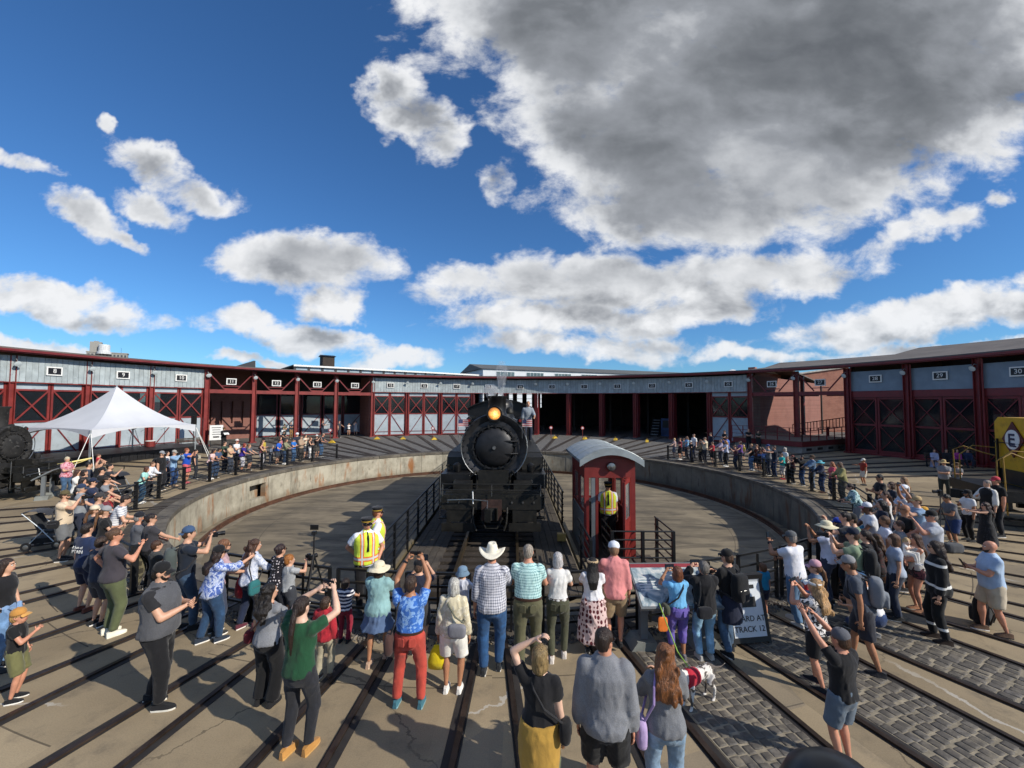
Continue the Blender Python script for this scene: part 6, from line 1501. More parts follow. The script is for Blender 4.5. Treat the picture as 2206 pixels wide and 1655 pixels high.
# ------------------------------------------------------------------ the crowd, each where the photograph shows them
G1, G2, G3, G4 = 'spectators near the camera', 'spectators along the western railing', 'spectators along the eastern railing', 'spectators gathered at the east edge'
P = person
def crowd_near():
    g = dict(group=G1)
    P('long dark-haired woman in a black top cut off by the west edge', head=(12, 1203), H=1.66, face=70, sex='f', top=('tee', '1c1c1f'), bottom=('pants', '5f7da0', 'denim'), hair=('long', '33231b'), pose=('pocket', 'hip'), items=[('waistjacket', 'denim jacket tied round the waist of the dark-haired woman at the edge', '7f9cc0')], **g)
    P('small boy in a tan cap, black shirt and olive shorts', foot=(28, 1510), hy=1312, face=62, skin='pink', top=('tee', '1b1b1d'), bottom=('shorts', '6b6a45'), hair=('short', 'b08a58'), hat=('cap', 'c08a45', 'd9a45a'), pose=('pocket', 'chest'), shoes='1e1e20', socks='efece4', look=(10, 5), **g)
    P('bearded man in a black cap and grey quilted vest looking at a phone', foot=(333, 1520), hy=1212, face=78, b=1.28, top=('tee', '28282b'), layer=('vest', '55565a', 'heather'), bottom=('pants', '17171a'), hair=('short', '1d1714'), hat=('cap', '1a1a1c'), beard='241a15', pose=('phone', 'phone'), look=(-4, -6), shoes='1d1d1f', socks='dcd8cc', stag=.10, items=[('phone', 'dark phone in the hands of the man in the grey vest', '1c1c20', 1)], **g)
    P('woman in a charcoal tee and olive trousers raising a phone', foot=(236, 1368), hy=1142, face=28, sex='f', b=1.22, skin='pink', top=('tee', '423e44'), bottom=('pants', '5d6446'), hair=('bun', '5a4230'), glasses='clear', pose=('hip', ((.24, .28, 1.42), (1, .2, -1))), shoes='ece6d2', socks='ece6d2', look=(25, 0), items=[('phone', 'small phone raised by the woman in olive trousers', '1c1c20', 1)], **g)
    P('youth in a navy tee with white script across the back', foot=(178, 1318), hy=1131, face=10, top=('tee', '23304f'), bottom=('shorts', '1b2138'), hair=('short', '241a16'), pose=('down', 'down'), shoes='6a3b2c', prnt=('d Son of', 'PTAIN'), **g)
    P('stocky youth in a slate hooded top and dark shorts with white socks', foot=(208, 1348), hy=1160, face=18, b=1.1, top=('long', '2d3445'), bottom=('shorts', '3a3a40'), hair=('short', '3a2a20'), pose=('pocket', 'pocket'), shoes='1b1b1d', socks='f0eee8', **g)
    P('bearded man in a beige tee and olive cap filming with both hands', foot=(131, 1208), hy=1059, face=66, b=1.22, top=('tee', 'd8c4a8'), bottom=('shorts', '6c6e70'), hair=('short', '4a3324'), hat=('cap', '5a5138'), beard='5a3a26', pose=('photo', 'photo'), shoes='242426', glasses='sun', items=[('camera', 'dark camera at the eyes of the man in the beige tee', '1c1c20', 2), ('sling', 'black camera bag slung over the beige tee', '1d1d20', 1)], **g)
    P('grey-haired man in a navy cap and grey polo', head=(175, 1044), H=1.74, face=58, top=('polo', '8a8f95'), bottom=('pants', '2c3242'), hair=('short', 'a09a92'), hat=('cap', '2c3a55'), pose=('down', 'rail'), **g)
    P('man in a charcoal cap and grey tee with stubble', head=(205, 1063), H=1.76, face=60, top=('tee', '7d7f82'), bottom=('pants', '30343c'), hat=('cap', '3b3a3c'), hair=('short', '4a3a2e'), beard='6a5040', pose=('rail', 'rail'), lean=6, **g)
    P('girl in a cream mesh cap with a long braid', head=(203, 1090), H=1.58, face=50, sex='f', top=('tee', '39424d'), bottom=('pants', '2a2d36'), hair=('pony', '6a4a34'), hat=('cap', 'd9c9b0'), pose=('down', 'rail'), **g)
    P('woman in a grey mesh cap and black tee reading a phone', head=(226, 1092), H=1.62, face=48, sex='f', top=('tee', '1b1b1d'), bottom=('pants', '262a33'), hair=('pony', '6b4c33'), hat=('cap', '9a9a9c'), pose=('phone', 'phone'), look=(8, -16), items=[('phone', 'phone held low by the woman in the grey mesh cap', '1c1c20', 1)], **g)
    P('dark-haired man in a white striped tee leaning on the railing', head=(247, 1066), H=1.76, face=52, top=('tee', 'e6e7ea', 'thin', '6c7388'), bottom=('shorts', '22252e'), hair=('short', '2a1d17'), pose=('rail', 'rail'), lean=16, **g)
    P('woman with dark wavy hair in a maroon top behind the striped tee', head=(226, 1060), H=1.63, face=55, sex='f', top=('tee', '6e2a33'), bottom=('pants', '22252e'), hair=('wavy', '2d1e18'), pose=('down', 'rail'), **g)
    P('child in a red shirt with cropped dark hair at the railing', head=(236, 1046), H=1.45, face=62, top=('tee', 'a83238'), bottom=('shorts', '30343c'), hair=('short', '3a2820'), pose=('rail', 'rail'), **g)
    P('man in a heather grey tee wearing sunglasses and a dark strap', head=(229, 1026), H=1.74, face=64, top=('tee', '84878c', 'heather'), bottom=('pants', '2a2e38'), hair=('short', '2e211b'), glasses='sun', pose=('down', 'rail'), items=[('sling', 'dark sling bag across the heather grey tee', '26282c', 1)], **g)
    P('woman in glasses and a black tee bending forward', head=(164, 1028), H=1.62, face=72, sex='f', top=('tee', '1f1f22'), bottom=('pants', '2b2f3a'), hair=('bob', '2a1d18'), glasses='clear', pose=('rail', 'rail'), lean=14, **g)
    P('woman with long brown hair in a white shirt', head=(167, 1012), H=1.64, face=70, sex='f', top=('shirt', 'e6e4de'), bottom=('pants', '3d4556', 'denim'), hair=('long', '4a2f22'), pose=('cross', 'cross'), **g)
    P('dark-haired man in a slate blue tee with his back half turned', head=(191, 995), H=1.78, face=48, top=('tee', '3e4758'), bottom=('pants', '2a2d33'), hair=('short', '1f1714'), pose=('down', 'pocket'), **g)
    P('woman in a pink floral blouse reading the western panel', foot=(140, 1072), hy=988, face=95, sex='f', b=1.12, top=('shirt', 'd9a3ad', 'floral', 'b0525f'), bottom=('pants', '3c5570', 'denim'), hair=('short', 'c9bca0'), pose=('phone', 'phone'), look=(0, -12), **g)
    P('man with arms raised carrying the toddler in red', head=(213, 994), H=1.80, face=60, top=('tee', '1e2024'), bottom=('pants', '30343c'), hair=('short', '33251d'), pose=('head', 'head'), **g)
    P('toddler in a red shirt riding high on the shoulders of a man', head=(212, 978), H=.95, z0=1.20, at=None, face=60, top=('tee', 'c0303a'), bottom=('shorts', '3a4258'), hair=('short', '5a4030'), sit=.42, legs='sit', pose=('rail', 'rail'), **g)
    P('man in a black cap and black tee beside the toddler in red', head=(219, 1007), H=1.72, face=62, top=('tee', '1c1c1f'), bottom=('pants', '2b2e36'), hat=('cap', '202126'), hair=('short', '33261f'), pose=('rail', 'rail'), **g)
    P('bearded dark-haired man raising a phone at the railing bend', head=(236, 999), H=1.76, face=66, top=('tee', '2b2d33'), bottom=('pants', '2b2e36'), hair=('short', '201814'), beard='2a1d17', pose=('down', 'up1'), items=[('phone', 'phone raised by the bearded man at the railing bend', '1c1c20', 1)], **g)
    P('grey-bearded man in a black cap and grey tee by the camouflage trousers', foot=(292, 1268), hy=1105, face=46, b=1.15, skin='pink', top=('tee', '585b62'), bottom=('pants', '6c6650', 'camo', '3f3b30'), hat=('cap', '1d1f26'), hair=('short', '8a8580'), beard='9a948c', pose=('down', 'rail'), **g)
    P('dark-haired man in glasses and a plain charcoal tee', foot=(318, 1270), hy=1110, face=34, b=1.1, top=('tee', '3c3b40'), bottom=('pants', '19191c'), hair=('short', '241a16'), glasses='clear', pose=('down', 'rail'), look=(22, 0), **g)
    P('boy in a dark grey tee beside the grey backpack', head=(337, 1164), H=1.34, face=42, top=('tee', '3b3e3f'), bottom=('shorts', '26282c'), hair=('short', '4a3122'), pose=('down', 'rail'), **g)
    P('man in a backwards blue cap aiming a camera with a long lens', foot=(396, 1356), hy=1135, face=52, top=('tee', '1e2633'), bottom=('pants', '2d4055', 'denim'), hat=('backcap', '40587a'), hair=('short', '4a3526'), pose=('photo', 'photo'), shoes='1c1c1e', socks='1c1c1e', stag=.12, items=[('camera', 'black long-lens camera raised by the man in the backwards cap', '1c1c20', 2), ('backpack', 'grey and black backpack on the man in the backwards cap', '4a5250')], **g)
    P('woman in a blue tie-dye shirt, black cap and jeans', foot=(450, 1384), hy=1178, face=38, sex='f', b=1.25, top=('rolled', '3a4f86', 'tiedye', 'd4dcea'), bottom=('pants', '29425f', 'denim'), hat=('cap', '17171a'), hair=('wavy', '2a1a15'), glasses='sun', pose=('rail', 'reach'), lean=8, stag=.12, shoes='2a3340', socks='ece9e2', items=[('tote', 'red and teal carrier bag hanging from the tie-dye woman', 'a8242e', -1)], **g)
    P('woman with loose brown hair behind the tie-dye shirt', head=(469, 1164), H=1.62, face=40, sex='f', top=('tee', 'b99aa0'), bottom=('pants', '3a4256'), hair=('long', '7a5238'), glasses='clear', pose=('rail', 'rail'), lean=8, **g)
    P('woman in a white patterned blouse with a teal shopping bag', foot=(533, 1352), hy=1166, face=24, sex='f', top=('long', 'd6dbe8', 'floral', 'aab6cf'), bottom=('pants', '222b42'), hair=('wavy', '4a3226'), pose=('down', 'rail'), lean=8, stag=.1, shoes='5a2a36', socks='e8e4dc', look=(30, 0), items=[('shoulderbag', 'teal shopping bag on the woman in the white blouse', '2f6f72', 1)], **g)
    P('woman in a black polka-dot top with pinned dark hair', foot=(592, 1352), hy=1176, face=26, sex='f', top=('tee', '1c1b22', 'dots', 'd8cfd2'), bottom=('pants', '20232c'), hair=('bun', '332320'), glasses='clear', pose=('rail', 'rail'), lean=6, **g)
    P('red-haired boy in a grey tee holding up a camera', foot=(618, 1352), hy=1197, face=30, top=('tee', 'a3a6a8', 'heather'), bottom=('shorts', '3a3d44'), hair=('short', 'a2662e'), pose=('rail', 'up1'), look=(15, 0), items=[('camera', 'small black camera in the hand of the red-haired boy', '1c1c20', 1)], **g)
    P('woman in a grey tee and wide black trousers with a tan strap', foot=(572, 1518), hy=1260, face=12, sex='f', b=1.1, top=('tee', '85878c', 'heather'), bottom=('wide', '131315'), hair=('wavy', '1e1815'), pose=('down', 'rail'), look=(35, 0), shoes='1a1a1c', socks='1a1a1c', items=[('sling', 'red-brown shoulder bag on the woman in wide black trousers', '6a2028', -1, -.02, '6b4030')], **g)
    P('long-haired man in a green tee and black jeans holding up a phone', foot=(640, 1624), hy=1288, face=14, top=('tee', '1f4a30'), bottom=('slim', '25262b', 'denim'), hair=('pony', '2a1c16'), skin='pale', pose=(((.03, .30, 1.70), (1, 0, -.4)), ((.20, .32, 1.72), (1, .1, -.4))), shoes='b58345', socks='c89a58', legs='stand', stag=.05, items=[('phone', 'black phone held up by the man in the green tee', '1c1c20', 2)], **g)
    P('child in a red and white jacket and khaki trousers', foot=(697, 1462), hy=1288, face=10, top=('jacket', 'b02a36', 'floral', '9a2430'), bottom=('pants', 'a89f88'), hair=('short', '3e2c20'), pose=('down', 'down'), shoes='5a4a40', socks='e8e0d0', stag=.06, **g)
    P('toddler in a navy and white striped shirt and red trousers', foot=(741, 1384), hy=1248, face=4, top=('tee', '252c48', 'stripe', 'e6e6ea'), bottom=('pants', '8e2438'), hair=('short', '2a1e18'), pose=('rail', 'rail'), shoes='1c1c20', socks='1c1c20', **g)
    P('woman in a cream sun hat and loose teal shirt over a denim skirt', foot=(812, 1428), hy=1208, face=2, sex='f', b=1.12, skin='tan', top=('loose', '8db4b6'), bottom=('skirt', '53688a', '', 'ffffff', .62), hair=('bob', '3a2a22'), hat=('sun', 'e2d7ba'), pose=('rail', 'rail'), stag=.12, shoes='b99a82', socks='c8b098', **g)
    P('man in red trousers and a blue floral shirt filming overhead', foot=(880, 1520), hy=1242, face=2, b=1.06, skin='tan', top=('tucked', '3c6fc0', 'floral', '87aee0'), bottom=('pants', 'b8493c'), hair=('short', '3a2a20'), pose=('high', 'high'), shoes='3a6a78', socks='7aa0a8', legs='wide', items=[('phone', 'black phone held overhead by the man in red trousers', '1c1c20', 2), ('watch', 'dark wristwatch on the raised arm of the man in red trousers', '1c1c20', -1), ('shoulderbag', 'patterned strap bag at the side of the man in red trousers', '4a3430', -1)], **g)
    P('man in a black cap and navy tee photographing behind the raised arms', foot=(900, 1408), hy=1204, face=6, top=('tee', '272b3c'), bottom=('shorts', '3a3a3e'), hat=('cap', '17171b'), hair=('short', '5a4436'), pose=('photo', 'photo'), shoes='3a3a3c', socks='d8d4cc', items=[('phone', 'phone held by the man in the navy tee', '1c1c20', 1)], **g)
    P('white-haired woman in a beige floral jacket and white shorts', foot=(975, 1490), hy=1246, face=4, sex='f', b=1.1, skin='tan', top=('long', 'cfc4a6', 'floral', 'e3dac2'), bottom=('shorts', 'e6e3da'), hair=('bob', 'b9b6ae'), pose=('down', 'down'), shoes='e6e2da', socks='efece6', items=[('sling', 'grey patterned sling bag on the white-haired woman', '7c7c82', 1, -.15, '6a6b5c'), ('tote', 'bright yellow carrier bag held by the white-haired woman', 'e6cf1e', -1)], **g)
    P('child in a blue bucket hat and white shirt', head=(996, 1222), H=1.25, face=28, top=('tee', 'dde2f0'), bottom=('shorts', '4a5468'), hair=('short', '8a6a48'), hat=('bucket', '6f8aa2'), pose=('rail', 'rail'), **g)
    P('man in a white cowboy hat, checked shirt and jeans', foot=(1058, 1446), hy=1176, face=2, b=1.16, skin='pink', top=('rolled', 'd3d3da', 'plaid', '39405c'), bottom=('pants', '274a72', 'denim'), hair=('short', '7a5a44'), hat=('cowboy', 'e9e2cf'), pose=('down', 'rail'), lean=3, stag=.06, shoes='25282c', socks='c8c6c0', **g)
    P('grey-haired man in a mint checked shirt and olive trousers', foot=(1137, 1440), hy=1178, face=3, b=1.18, skin='pink', top=('tucked', 'bfe0dc', 'plaid', '4f8288'), bottom=('pants', '5c5a42'), hair=('short', '9a8f82'), pose=('rail', 'rail'), lean=12, legs='stand', stag=.12, shoes='6a3026', socks='3a2018', **g)
    P('silver-haired woman in a white sleeveless top and olive trousers', foot=(1202, 1420), hy=1193, face=6, sex='f', skin='fair', top=('tucked', 'dcdad6'), bottom=('slim', '4d4e3c'), hair=('bob', 'bdb9b8'), pose=('rail', 'rail'), lean=8, stag=.08, shoes='d8cfc6', socks='e8e0d8', **g)
    P('woman with long black hair, white top and spotted skirt', foot=(1278, 1405), hy=1199, face=8, sex='f', b=1.18, skin='tan', top=('tucked', 'e4e3e6'), bottom=('skirt', 'd9bdb8', 'spots', '5a1f28', .25), hair=('long', '15110f'), hat=('band', 'c9ad86'), pose=('rail', 'rail'), lean=6, shoes='2a2a2c', **g)
    P('man in a salmon pink shirt, white cap and khaki shorts', foot=(1325, 1398), hy=1166, face=6, skin='pink', top=('rolled', 'd98a88'), bottom=('shorts', '8f7a5c'), hair=('short', '8a6a50'), hat=('cap', 'dfe3ec', '2c3f86'), pose=('rail', 'down'), lean=4, stag=.08, shoes='2a2a2c', socks='2a2a2c', **g)
    P('woman in a pale blue tee and purple trousers filming with a phone', foot=(1462, 1420), hy=1219, face=-4, sex='f', b=1.1, skin='tan', top=('tucked', '6fb2e0'), bottom=('capri', '6a5ba8'), hair=('bob', '6a3e28'), pose=('photo', 'photo'), shoes='7a7a80', socks='b8b8bc', items=[('phone', 'phone held up by the woman in purple trousers', '1c1c20', 2), ('sling', 'camouflage sling bag on the woman in purple trousers', '4c4f40', -1)], **g)
    P('grey-haired man in a black jacket and pale jeans filming', foot=(1520, 1420), hy=1208, face=-3, top=('jacket', '1a1a1d'), bottom=('pants', '7ba0b8', 'denim'), hair=('short', '6e6862'), pose=('photo', 'photo'), shoes='b8b4ac', socks='d8d4cc', items=[('phone', 'phone held out by the man in the black jacket', '1c1c20', 2), ('shoulderbag', 'black messenger bag behind the man in the black jacket', '1b1c22', -1, -.15)], **g)
    P('man in a black cap and black tee with a black backpack', foot=(1572, 1408), hy=1180, face=-24, top=('tee', '19191b'), bottom=('pants', '445a72', 'denim'), hat=('cap', '1c1b1b'), hair=('short', '4a3628'), glasses='sun', pose=('phone', 'chest'), shoes='1f1f21', socks='e4e2dc', stag=.08, items=[('backpack', 'black backpack on the man in the black cap and jeans', '17181b'), ('camera', 'camera held at the chest by the man with the black backpack', '1c1c20', 2), ('waistjacket', 'navy jacket tied round the man with the black backpack', '20263a')], **g)
    P('little boy in a turquoise tee and navy shorts', foot=(1646, 1328), hy=1211, face=-6, skin='pink', top=('tee', '1f86b0'), bottom=('shorts', '1e2440'), hair=('short', '6e4a2c'), pose=('down', 'down'), shoes='9a958c', socks='c8c4bc', **g)
    P('man in a grey cap, white tee and jeans leaning on the gate', foot=(1718, 1345), hy=1142, face=-22, b=1.18, skin='tan', top=('tee', 'e0e1e8'), bottom=('pants', '53718f', 'denim'), hat=('cap', '5a5c5e'), hair=('short', '8a8078'), pose=('up1', 'rail'), lean=6, stag=.12, shoes='c9c6be', socks='dad6ce', items=[('phone', 'phone raised by the man in the grey cap and white tee', '1c1c20', -1), ('watch', 'black wristwatch on the man in the white tee', '1c1c20', -1)], **g)
    P('woman in a pink cap and denim shirt holding a red cup', foot=(1762, 1400), hy=1202, face=-60, sex='f', top=('rolled', '63758c', 'denim'), bottom=('pants', '2a2f3a'), hat=('cap', 'c79aa6'), hair=('pony', '6a4a34'), pose=('chest', 'phone'), **g)
    P('woman in a floral blouse and white visor filming', foot=(1765, 1482), hy=1241, face=-32, sex='f', b=1.18, skin='pink', top=('tee', 'e8e2dc', 'floral', '2a2a2e'), bottom=('shorts', '17171a'), hair=('curly', 'b08a5e'), hat=('visor', 'e9e6e0'), pose=('photo', 'photo'), shoes='1d2026', socks='6a3a4a', stag=.1, items=[('phone', 'black phone in the hands of the woman in the floral blouse', '1c1c20', 2)], **g)
    P('man in a grey cap stooping under a large grey backpack', foot=(1866, 1444), hy=1194, face=-52, skin='tan', top=('tee', '4b515c'), bottom=('shorts', '2f3038'), hat=('cap', '8c8c8e'), hair=('short', '4a3628'), pose=('down', 'hip'), lean=14, stag=.16, shoes='26262a', socks='26262a', items=[('backpack', 'grey backpack with blue trim on the stooping man', '70757c')], **g)
    P('crouching woman in a pale blue cap, white shirt and jeans', foot=(1890, 1370), face=-48, H=1.64, sex='f', skin='fair', top=('tucked', 'e0dfe2'), bottom=('pants', '23365a', 'denim'), hat=('cap', 'a9cbe4'), hair=('short', '5a4030'), sit=.55, legs='crouch', pose=('rail', 'rail'), lean=18, shoes='9a958e', **g)
    P('man in a black tee, grey cap and grey shorts with both arms raised', foot=(1822, 1655), hy=1350, face=-22, b=1.03, skin='pink', top=('tee', '17171a'), bottom=('shorts', '5c6a78'), hat=('cap', '57585e', '2a2a2e'), hair=('short', '4a3222'), pose=(((.26, .34, 1.90), (1, .1, -.4)), ((.0, .38, 1.84), (1, .2, -.5))), legs='tight', shoes='2a2a2c', items=[('phone', 'dark phone in the raised hands of the man in grey shorts', '1c1c20', 2)], **g)
    P('woman in a black tee with a hand in her blonde hair', head=(1163, 1392), H=1.66, face=10, sex='f', b=1.1, skin='pale', top=('tee', '1a1a1d'), bottom=('pants', '6b7358'), hair=('bob', '8a744e'), pose=('head', 'down'), items=[('waistjacket', 'mustard jacket tied round the waist of the blonde woman', 'b08a3e'), ('sling', 'black sling bag on the blonde woman in black', '151517', 1)], **g)
    P('man in glasses, a grey fleece and black shorts', head=(1303, 1356), H=1.84, face=12, b=1.16, skin='pink', top=('jacket', '7d7f84', 'heather'), bottom=('shorts', '111113'), hair=('short', '2e2019'), glasses='clear', pose=('down', 'down'), look=(38, -4), **g)
    P('woman with long curly auburn hair in a grey jacket and jeans', head=(1432, 1388), H=1.66, face=6, sex='f', b=1.04, top=('long', '77797d', 'heather'), bottom=('pants', '7b93a8', 'denim'), hair=('curly', '7a4c2a'), pose=('chest', 'chest'), items=[('shoulderbag', 'lavender quilted handbag on the curly-haired woman', 'b9a2cf', -1, -.02, 'a890c4')], **g)
    # staff in yellow vests at the pit edge
    P('conductor in a yellow vest and sunglasses looking toward us', at=(-2.85, 8.35, 0), H=1.80, face=150, b=1.06, skin='pink', top=('shirt', 'eceef2'), layer=('vest', 'd8e84a', 'hivis'), bottom=('pants', '17171b'), hat=('conductor', '17171a'), hair=('short', '8a8078'), glasses='sun', pose=('pocket', 'back'), **g)
    P('red-bearded conductor in a yellow vest looking at the engine', at=(-2.85, 8.95, 0), H=1.86, face=60, skin='pink', top=('shirt', 'e9ebee'), layer=('vest', 'd2e246', 'hivis'), bottom=('pants', '17171b'), hat=('conductor', '17171a'), hair=('short', '6a3c22'), beard='8a4c28', glasses='sun', pose=('back', 'back'), **g)
    P('operator in a yellow vest standing inside the red control cab', at=(2.68, 11.75, BZ), z0=BZ, H=1.78, face=188, skin='pink', top=('shirt', 'e6e8ec'), layer=('vest', 'd2e246', 'hivis'), bottom=('pants', '131316'), hat=('conductor', '17171a'), hair=('short', '3a2c24'), glasses='sun', pose=('down', ((.34, .20, 1.02), (.6, -.3, -1))), look=(0, -4), **g)
    P('engineman in a grey shirt leaning from the engine running board', at=(BX + 1.22, 17.6, 2.42), z0=2.42, H=1.72, face=170, top=('rolled', '8f979f'), bottom=('pants', '2a3040'), hair=('short', 'b07a4a'), pose=('rail', 'down'), lean=8, group=None)
def crowd_west():
    g = dict(group=G2)
    P('woman in a mint tee leaning on the railing beside a stroller', foot=(302, 1084), hy=1008, face=70, sex='f', b=1.15, top=('tee', 'a5dcd2'), bottom=('pants', '2f4a62', 'denim'), hair=('bob', '5a3626'), pose=('rail', 'rail'), lean=16, shoes='e8e6e0', socks='f0eee8', **g)
    P('bald man in a white shirt with dark braces gripping the railing', foot=(318, 1070), hy=997, face=82, top=('long', 'dfe2e8'), bottom=('pants', '24262c'), hair=('short', '6a4c34'), pose=('rail', 'rail'), lean=14, items=[('sling', 'dark harness strap on the man in the white shirt at the railing', '24262a', 1)], **g)
    P('bearded man in a black tee and grey cap with a backpack by the railing', foot=(345, 1056), hy=974, face=86, b=1.12, top=('tee', '1b1b1d'), bottom=('pants', '24262c'), hat=('cap', '8e9094'), hair=('short', '2a1e18'), beard='241a15', pose=('down', 'down'), items=[('backpack', 'black backpack on the bearded man in the grey cap', '202124')], **g)
    P('dark-haired woman in a white top with a tan handbag', head=(360, 972), H=1.64, face=84, sex='f', top=('tee', 'e4ddd8'), bottom=('pants', '30384a'), hair=('long', '2a1c17'), pose=('down', 'chest'), glasses='sun', items=[('shoulderbag', 'tan leather handbag on the dark-haired woman in white', '8a5a38', 1)], **g)
    P('person in a pale denim shirt and grey cap behind a tripod', foot=(372, 1049), hy=972, face=84, top=('long', '8fb0d0'), bottom=('pants', '2b4672', 'denim'), hat=('cap', 'a8a49c'), hair=('short', '8a8078'), pose=('photo', 'photo'), shoes='c8a888', **g)
    P('man in a royal blue tee and red shorts taking a photo', foot=(399, 1042), hy=968, face=72, b=1.2, skin='pink', top=('tee', '2050b8'), bottom=('shorts', 'c45a62'), hair=('short', '8a4a30'), glasses='sun', pose=('photo', 'photo'), shoes='b8585e', items=[('phone', 'phone held up by the man in the royal blue tee', '1c1c20', 2)], **g)
    P('person with a dark backpack behind the royal blue tee', foot=(419, 1031), hy=971, face=60, top=('tee', '2c3440'), bottom=('pants', '2a2e36'), hair=('short', '3a2c22'), items=[('backpack', 'dark backpack behind the royal blue tee', '262a30')], **g)
    P('woman with long dark hair in a pink floral top and jeans', foot=(451, 1033), hy=969, face=78, sex='f', b=1.08, skin='tan', top=('tee', 'e0b8b4', 'floral', 'f0d8d4'), bottom=('pants', '2b3e58', 'denim'), hair=('long', '2a1a14'), pose=('rail', 'rail'), lean=14, shoes='e8e6e0', socks='f0eee8', **g)
    P('man in a slate blue tee resting his elbows on the railing', foot=(463, 1030), hy=966, face=84, skin='tan', top=('tee', '45597a'), bottom=('pants', '2b3e58', 'denim'), hair=('short', '241a16'), pose=('rail', 'rail'), lean=16, **g)
    P('man in a black cap and beige shirt with folded arms', foot=(494, 1019), hy=957, face=88, top=('tee', 'c8ab8a'), bottom=('pants', '3a4250'), hat=('cap', '1a1a1c'), hair=('short', '3a2c22'), pose=('cross', 'cross'), **g)
    P('fan in a white pinstriped jersey and white cap', foot=(508, 1012), hy=948, face=96, top=('tee', 'e8e8ec', 'thin', '9aa0b0'), bottom=('shorts', '262a36'), hat=('cap', 'd8cfc8', 'a83a40'), hair=('short', '4a3628'), pose=('down', 'chest'), **g)
    P('red-haired woman in a purple shirt and white patterned trousers', foot=(520, 1015), hy=957, face=74, sex='f', b=1.26, skin='pink', top=('tee', '3a2a86'), bottom=('capri', 'd8d6dc', 'floral', '8a8c98'), hair=('bob', '8a3426'), pose=('rail', 'rail'), lean=10, shoes='25252a', glasses='sun', **g)
    P('boy in a grey tee behind the purple shirt', head=(537, 957), H=1.55, face=84, top=('tee', '5c6068'), bottom=('shorts', '30343c'), hair=('short', '8a6a48'), pose=('rail', 'rail'), **g)
    P('man in a black cap and yellow-trimmed shirt by the western railing', head=(567, 944), H=1.76, face=96, top=('tee', 'b8a23a'), bottom=('pants', '2a2c32'), hat=('cap', '17171a'), hair=('short', '3a2c22'), pose=('down', 'cross'), **g)
    P('woman in a dark floral top and white lace trousers', foot=(562, 1008), hy=954, face=82, sex='f', top=('tank', '2a2024', 'floral', '8a4a4e'), bottom=('slim', 'dcd8da', 'floral', 'a8a4aa'), hair=('wavy', '3a241c'), pose=('cross', 'cross'), **g)
    P('stooping grey-haired person in slate clothes between posts', foot=(582, 1001), hy=961, face=100, top=('long', '6a7280'), bottom=('pants', '3a404c'), hair=('short', '9a928a'), pose=('rail', 'rail'), lean=20, **g)
    P('dark-haired man in a bright blue polo leaning on the railing', foot=(596, 1001), hy=949, face=92, b=1.1, top=('polo', '2a62c8'), bottom=('shorts', '3c4048'), hair=('short', '1f1816'), pose=('rail', 'rail'), lean=14, **g)
    P('long-haired woman in an olive shirt and jeans at the railing', foot=(612, 1000), hy=947, face=86, sex='f', top=('rolled', '8a8a6c'), bottom=('pants', '2b3e58', 'denim'), hair=('wavy', '5a4030'), pose=('rail', 'rail'), lean=8, shoes='e8e6e0', **g)
    P('man in a blue cap and blue tee with a white chest logo', foot=(631, 997), hy=945, face=96, top=('tee', '2a72c4'), bottom=('pants', '3c5878', 'denim'), hat=('cap', '26344e'), hair=('short', '8a7868'), pose=('phone', 'phone'), **g)
    P('person in a white helmet behind the blue cap', head=(640, 933), H=1.76, face=110, top=('tee', '2b2f3c'), bottom=('pants', '2a2c32'), hat=('helmet', 'e4e6ea'), hair=('short', '3a2c22'), **g)
    P('man in a tan shirt and dark trousers with clasped hands', foot=(647, 994), hy=941, face=104, b=1.08, top=('rolled', 'a8917a'), bottom=('pants', '3a3836'), hair=('short', '5a4838'), pose=('phone', 'phone'), **g)
    P('woman in a black top and white jeans with long brown hair', foot=(668, 990), hy=944, face=100, sex='f', top=('tank', '1d1b1d'), bottom=('slim', 'e4e2e0'), hair=('long', '7a4c30'), pose=('cross', 'cross'), **g)
    P('man in a black tee and white cap facing the engine from the apron', foot=(681, 989), hy=938, face=106, top=('tee', '1b1b1e'), bottom=('shorts', '4a4640'), hat=('cap', 'dcdcd8', '1b1b1e'), hair=('short', '3a2c22'), pose=('photo', 'photo'), **g)
    P('grey-haired man in a charcoal tee and jeans leaning at the railing end', foot=(690, 984), hy=934, face=94, skin='pink', top=('tee', '30343c'), bottom=('pants', '3c5878', 'denim'), hair=('short', 'a08a78'), pose=('rail', 'rail'), lean=16, **g)
    # farther off, by the open bays
    P('ticket man in a black suit and cap holding a white sheet', foot=(481, 966), hy=923, face=120, top=('jacket', '141416'), bottom=('pants', '141416'), hat=('conductor', '141416'), hair=('short', '3a2c22'), pose=('phone', 'phone'), items=[('paper', 'white sheet of paper in the hands of the suited ticket man', 'ffffff')])
    P('man in an olive cap sitting by the bicycle under bay 12', foot=(612, 948), hy=915, face=120, H=1.7, top=('tee', '6a6a50', 'camo', '4a4a38'), bottom=('pants', '2a2a2c'), hat=('cap', '4a4a38'), hair=('short', '3a2c22'), pose=('cross', 'cross'))
    P('man in a navy shirt and tan trousers under bay 12', foot=(626, 945), hy=911, face=110, top=('tee', '2e3648'), bottom=('pants', '8a6a44'), hair=('short', '9a9088'), pose=('cross', 'cross'))
    P('person in black crouching low beside the bicycle', foot=(609, 956), face=100, H=1.66, top=('tee', '1c1c1f'), bottom=('pants', '26282e'), hat=('cap', '2a2a2c'), hair=('short', '3a2c22'), sit=.4, legs='crouch', pose=('rail', 'rail'), lean=10)
    P('man in dark clothes reaching out under bay 14', foot=(694, 944), hy=908, face=90, top=('tee', '2b3140'), bottom=('pants', '353c4c'), hair=('short', '6a5040'), pose=('point', 'point'))
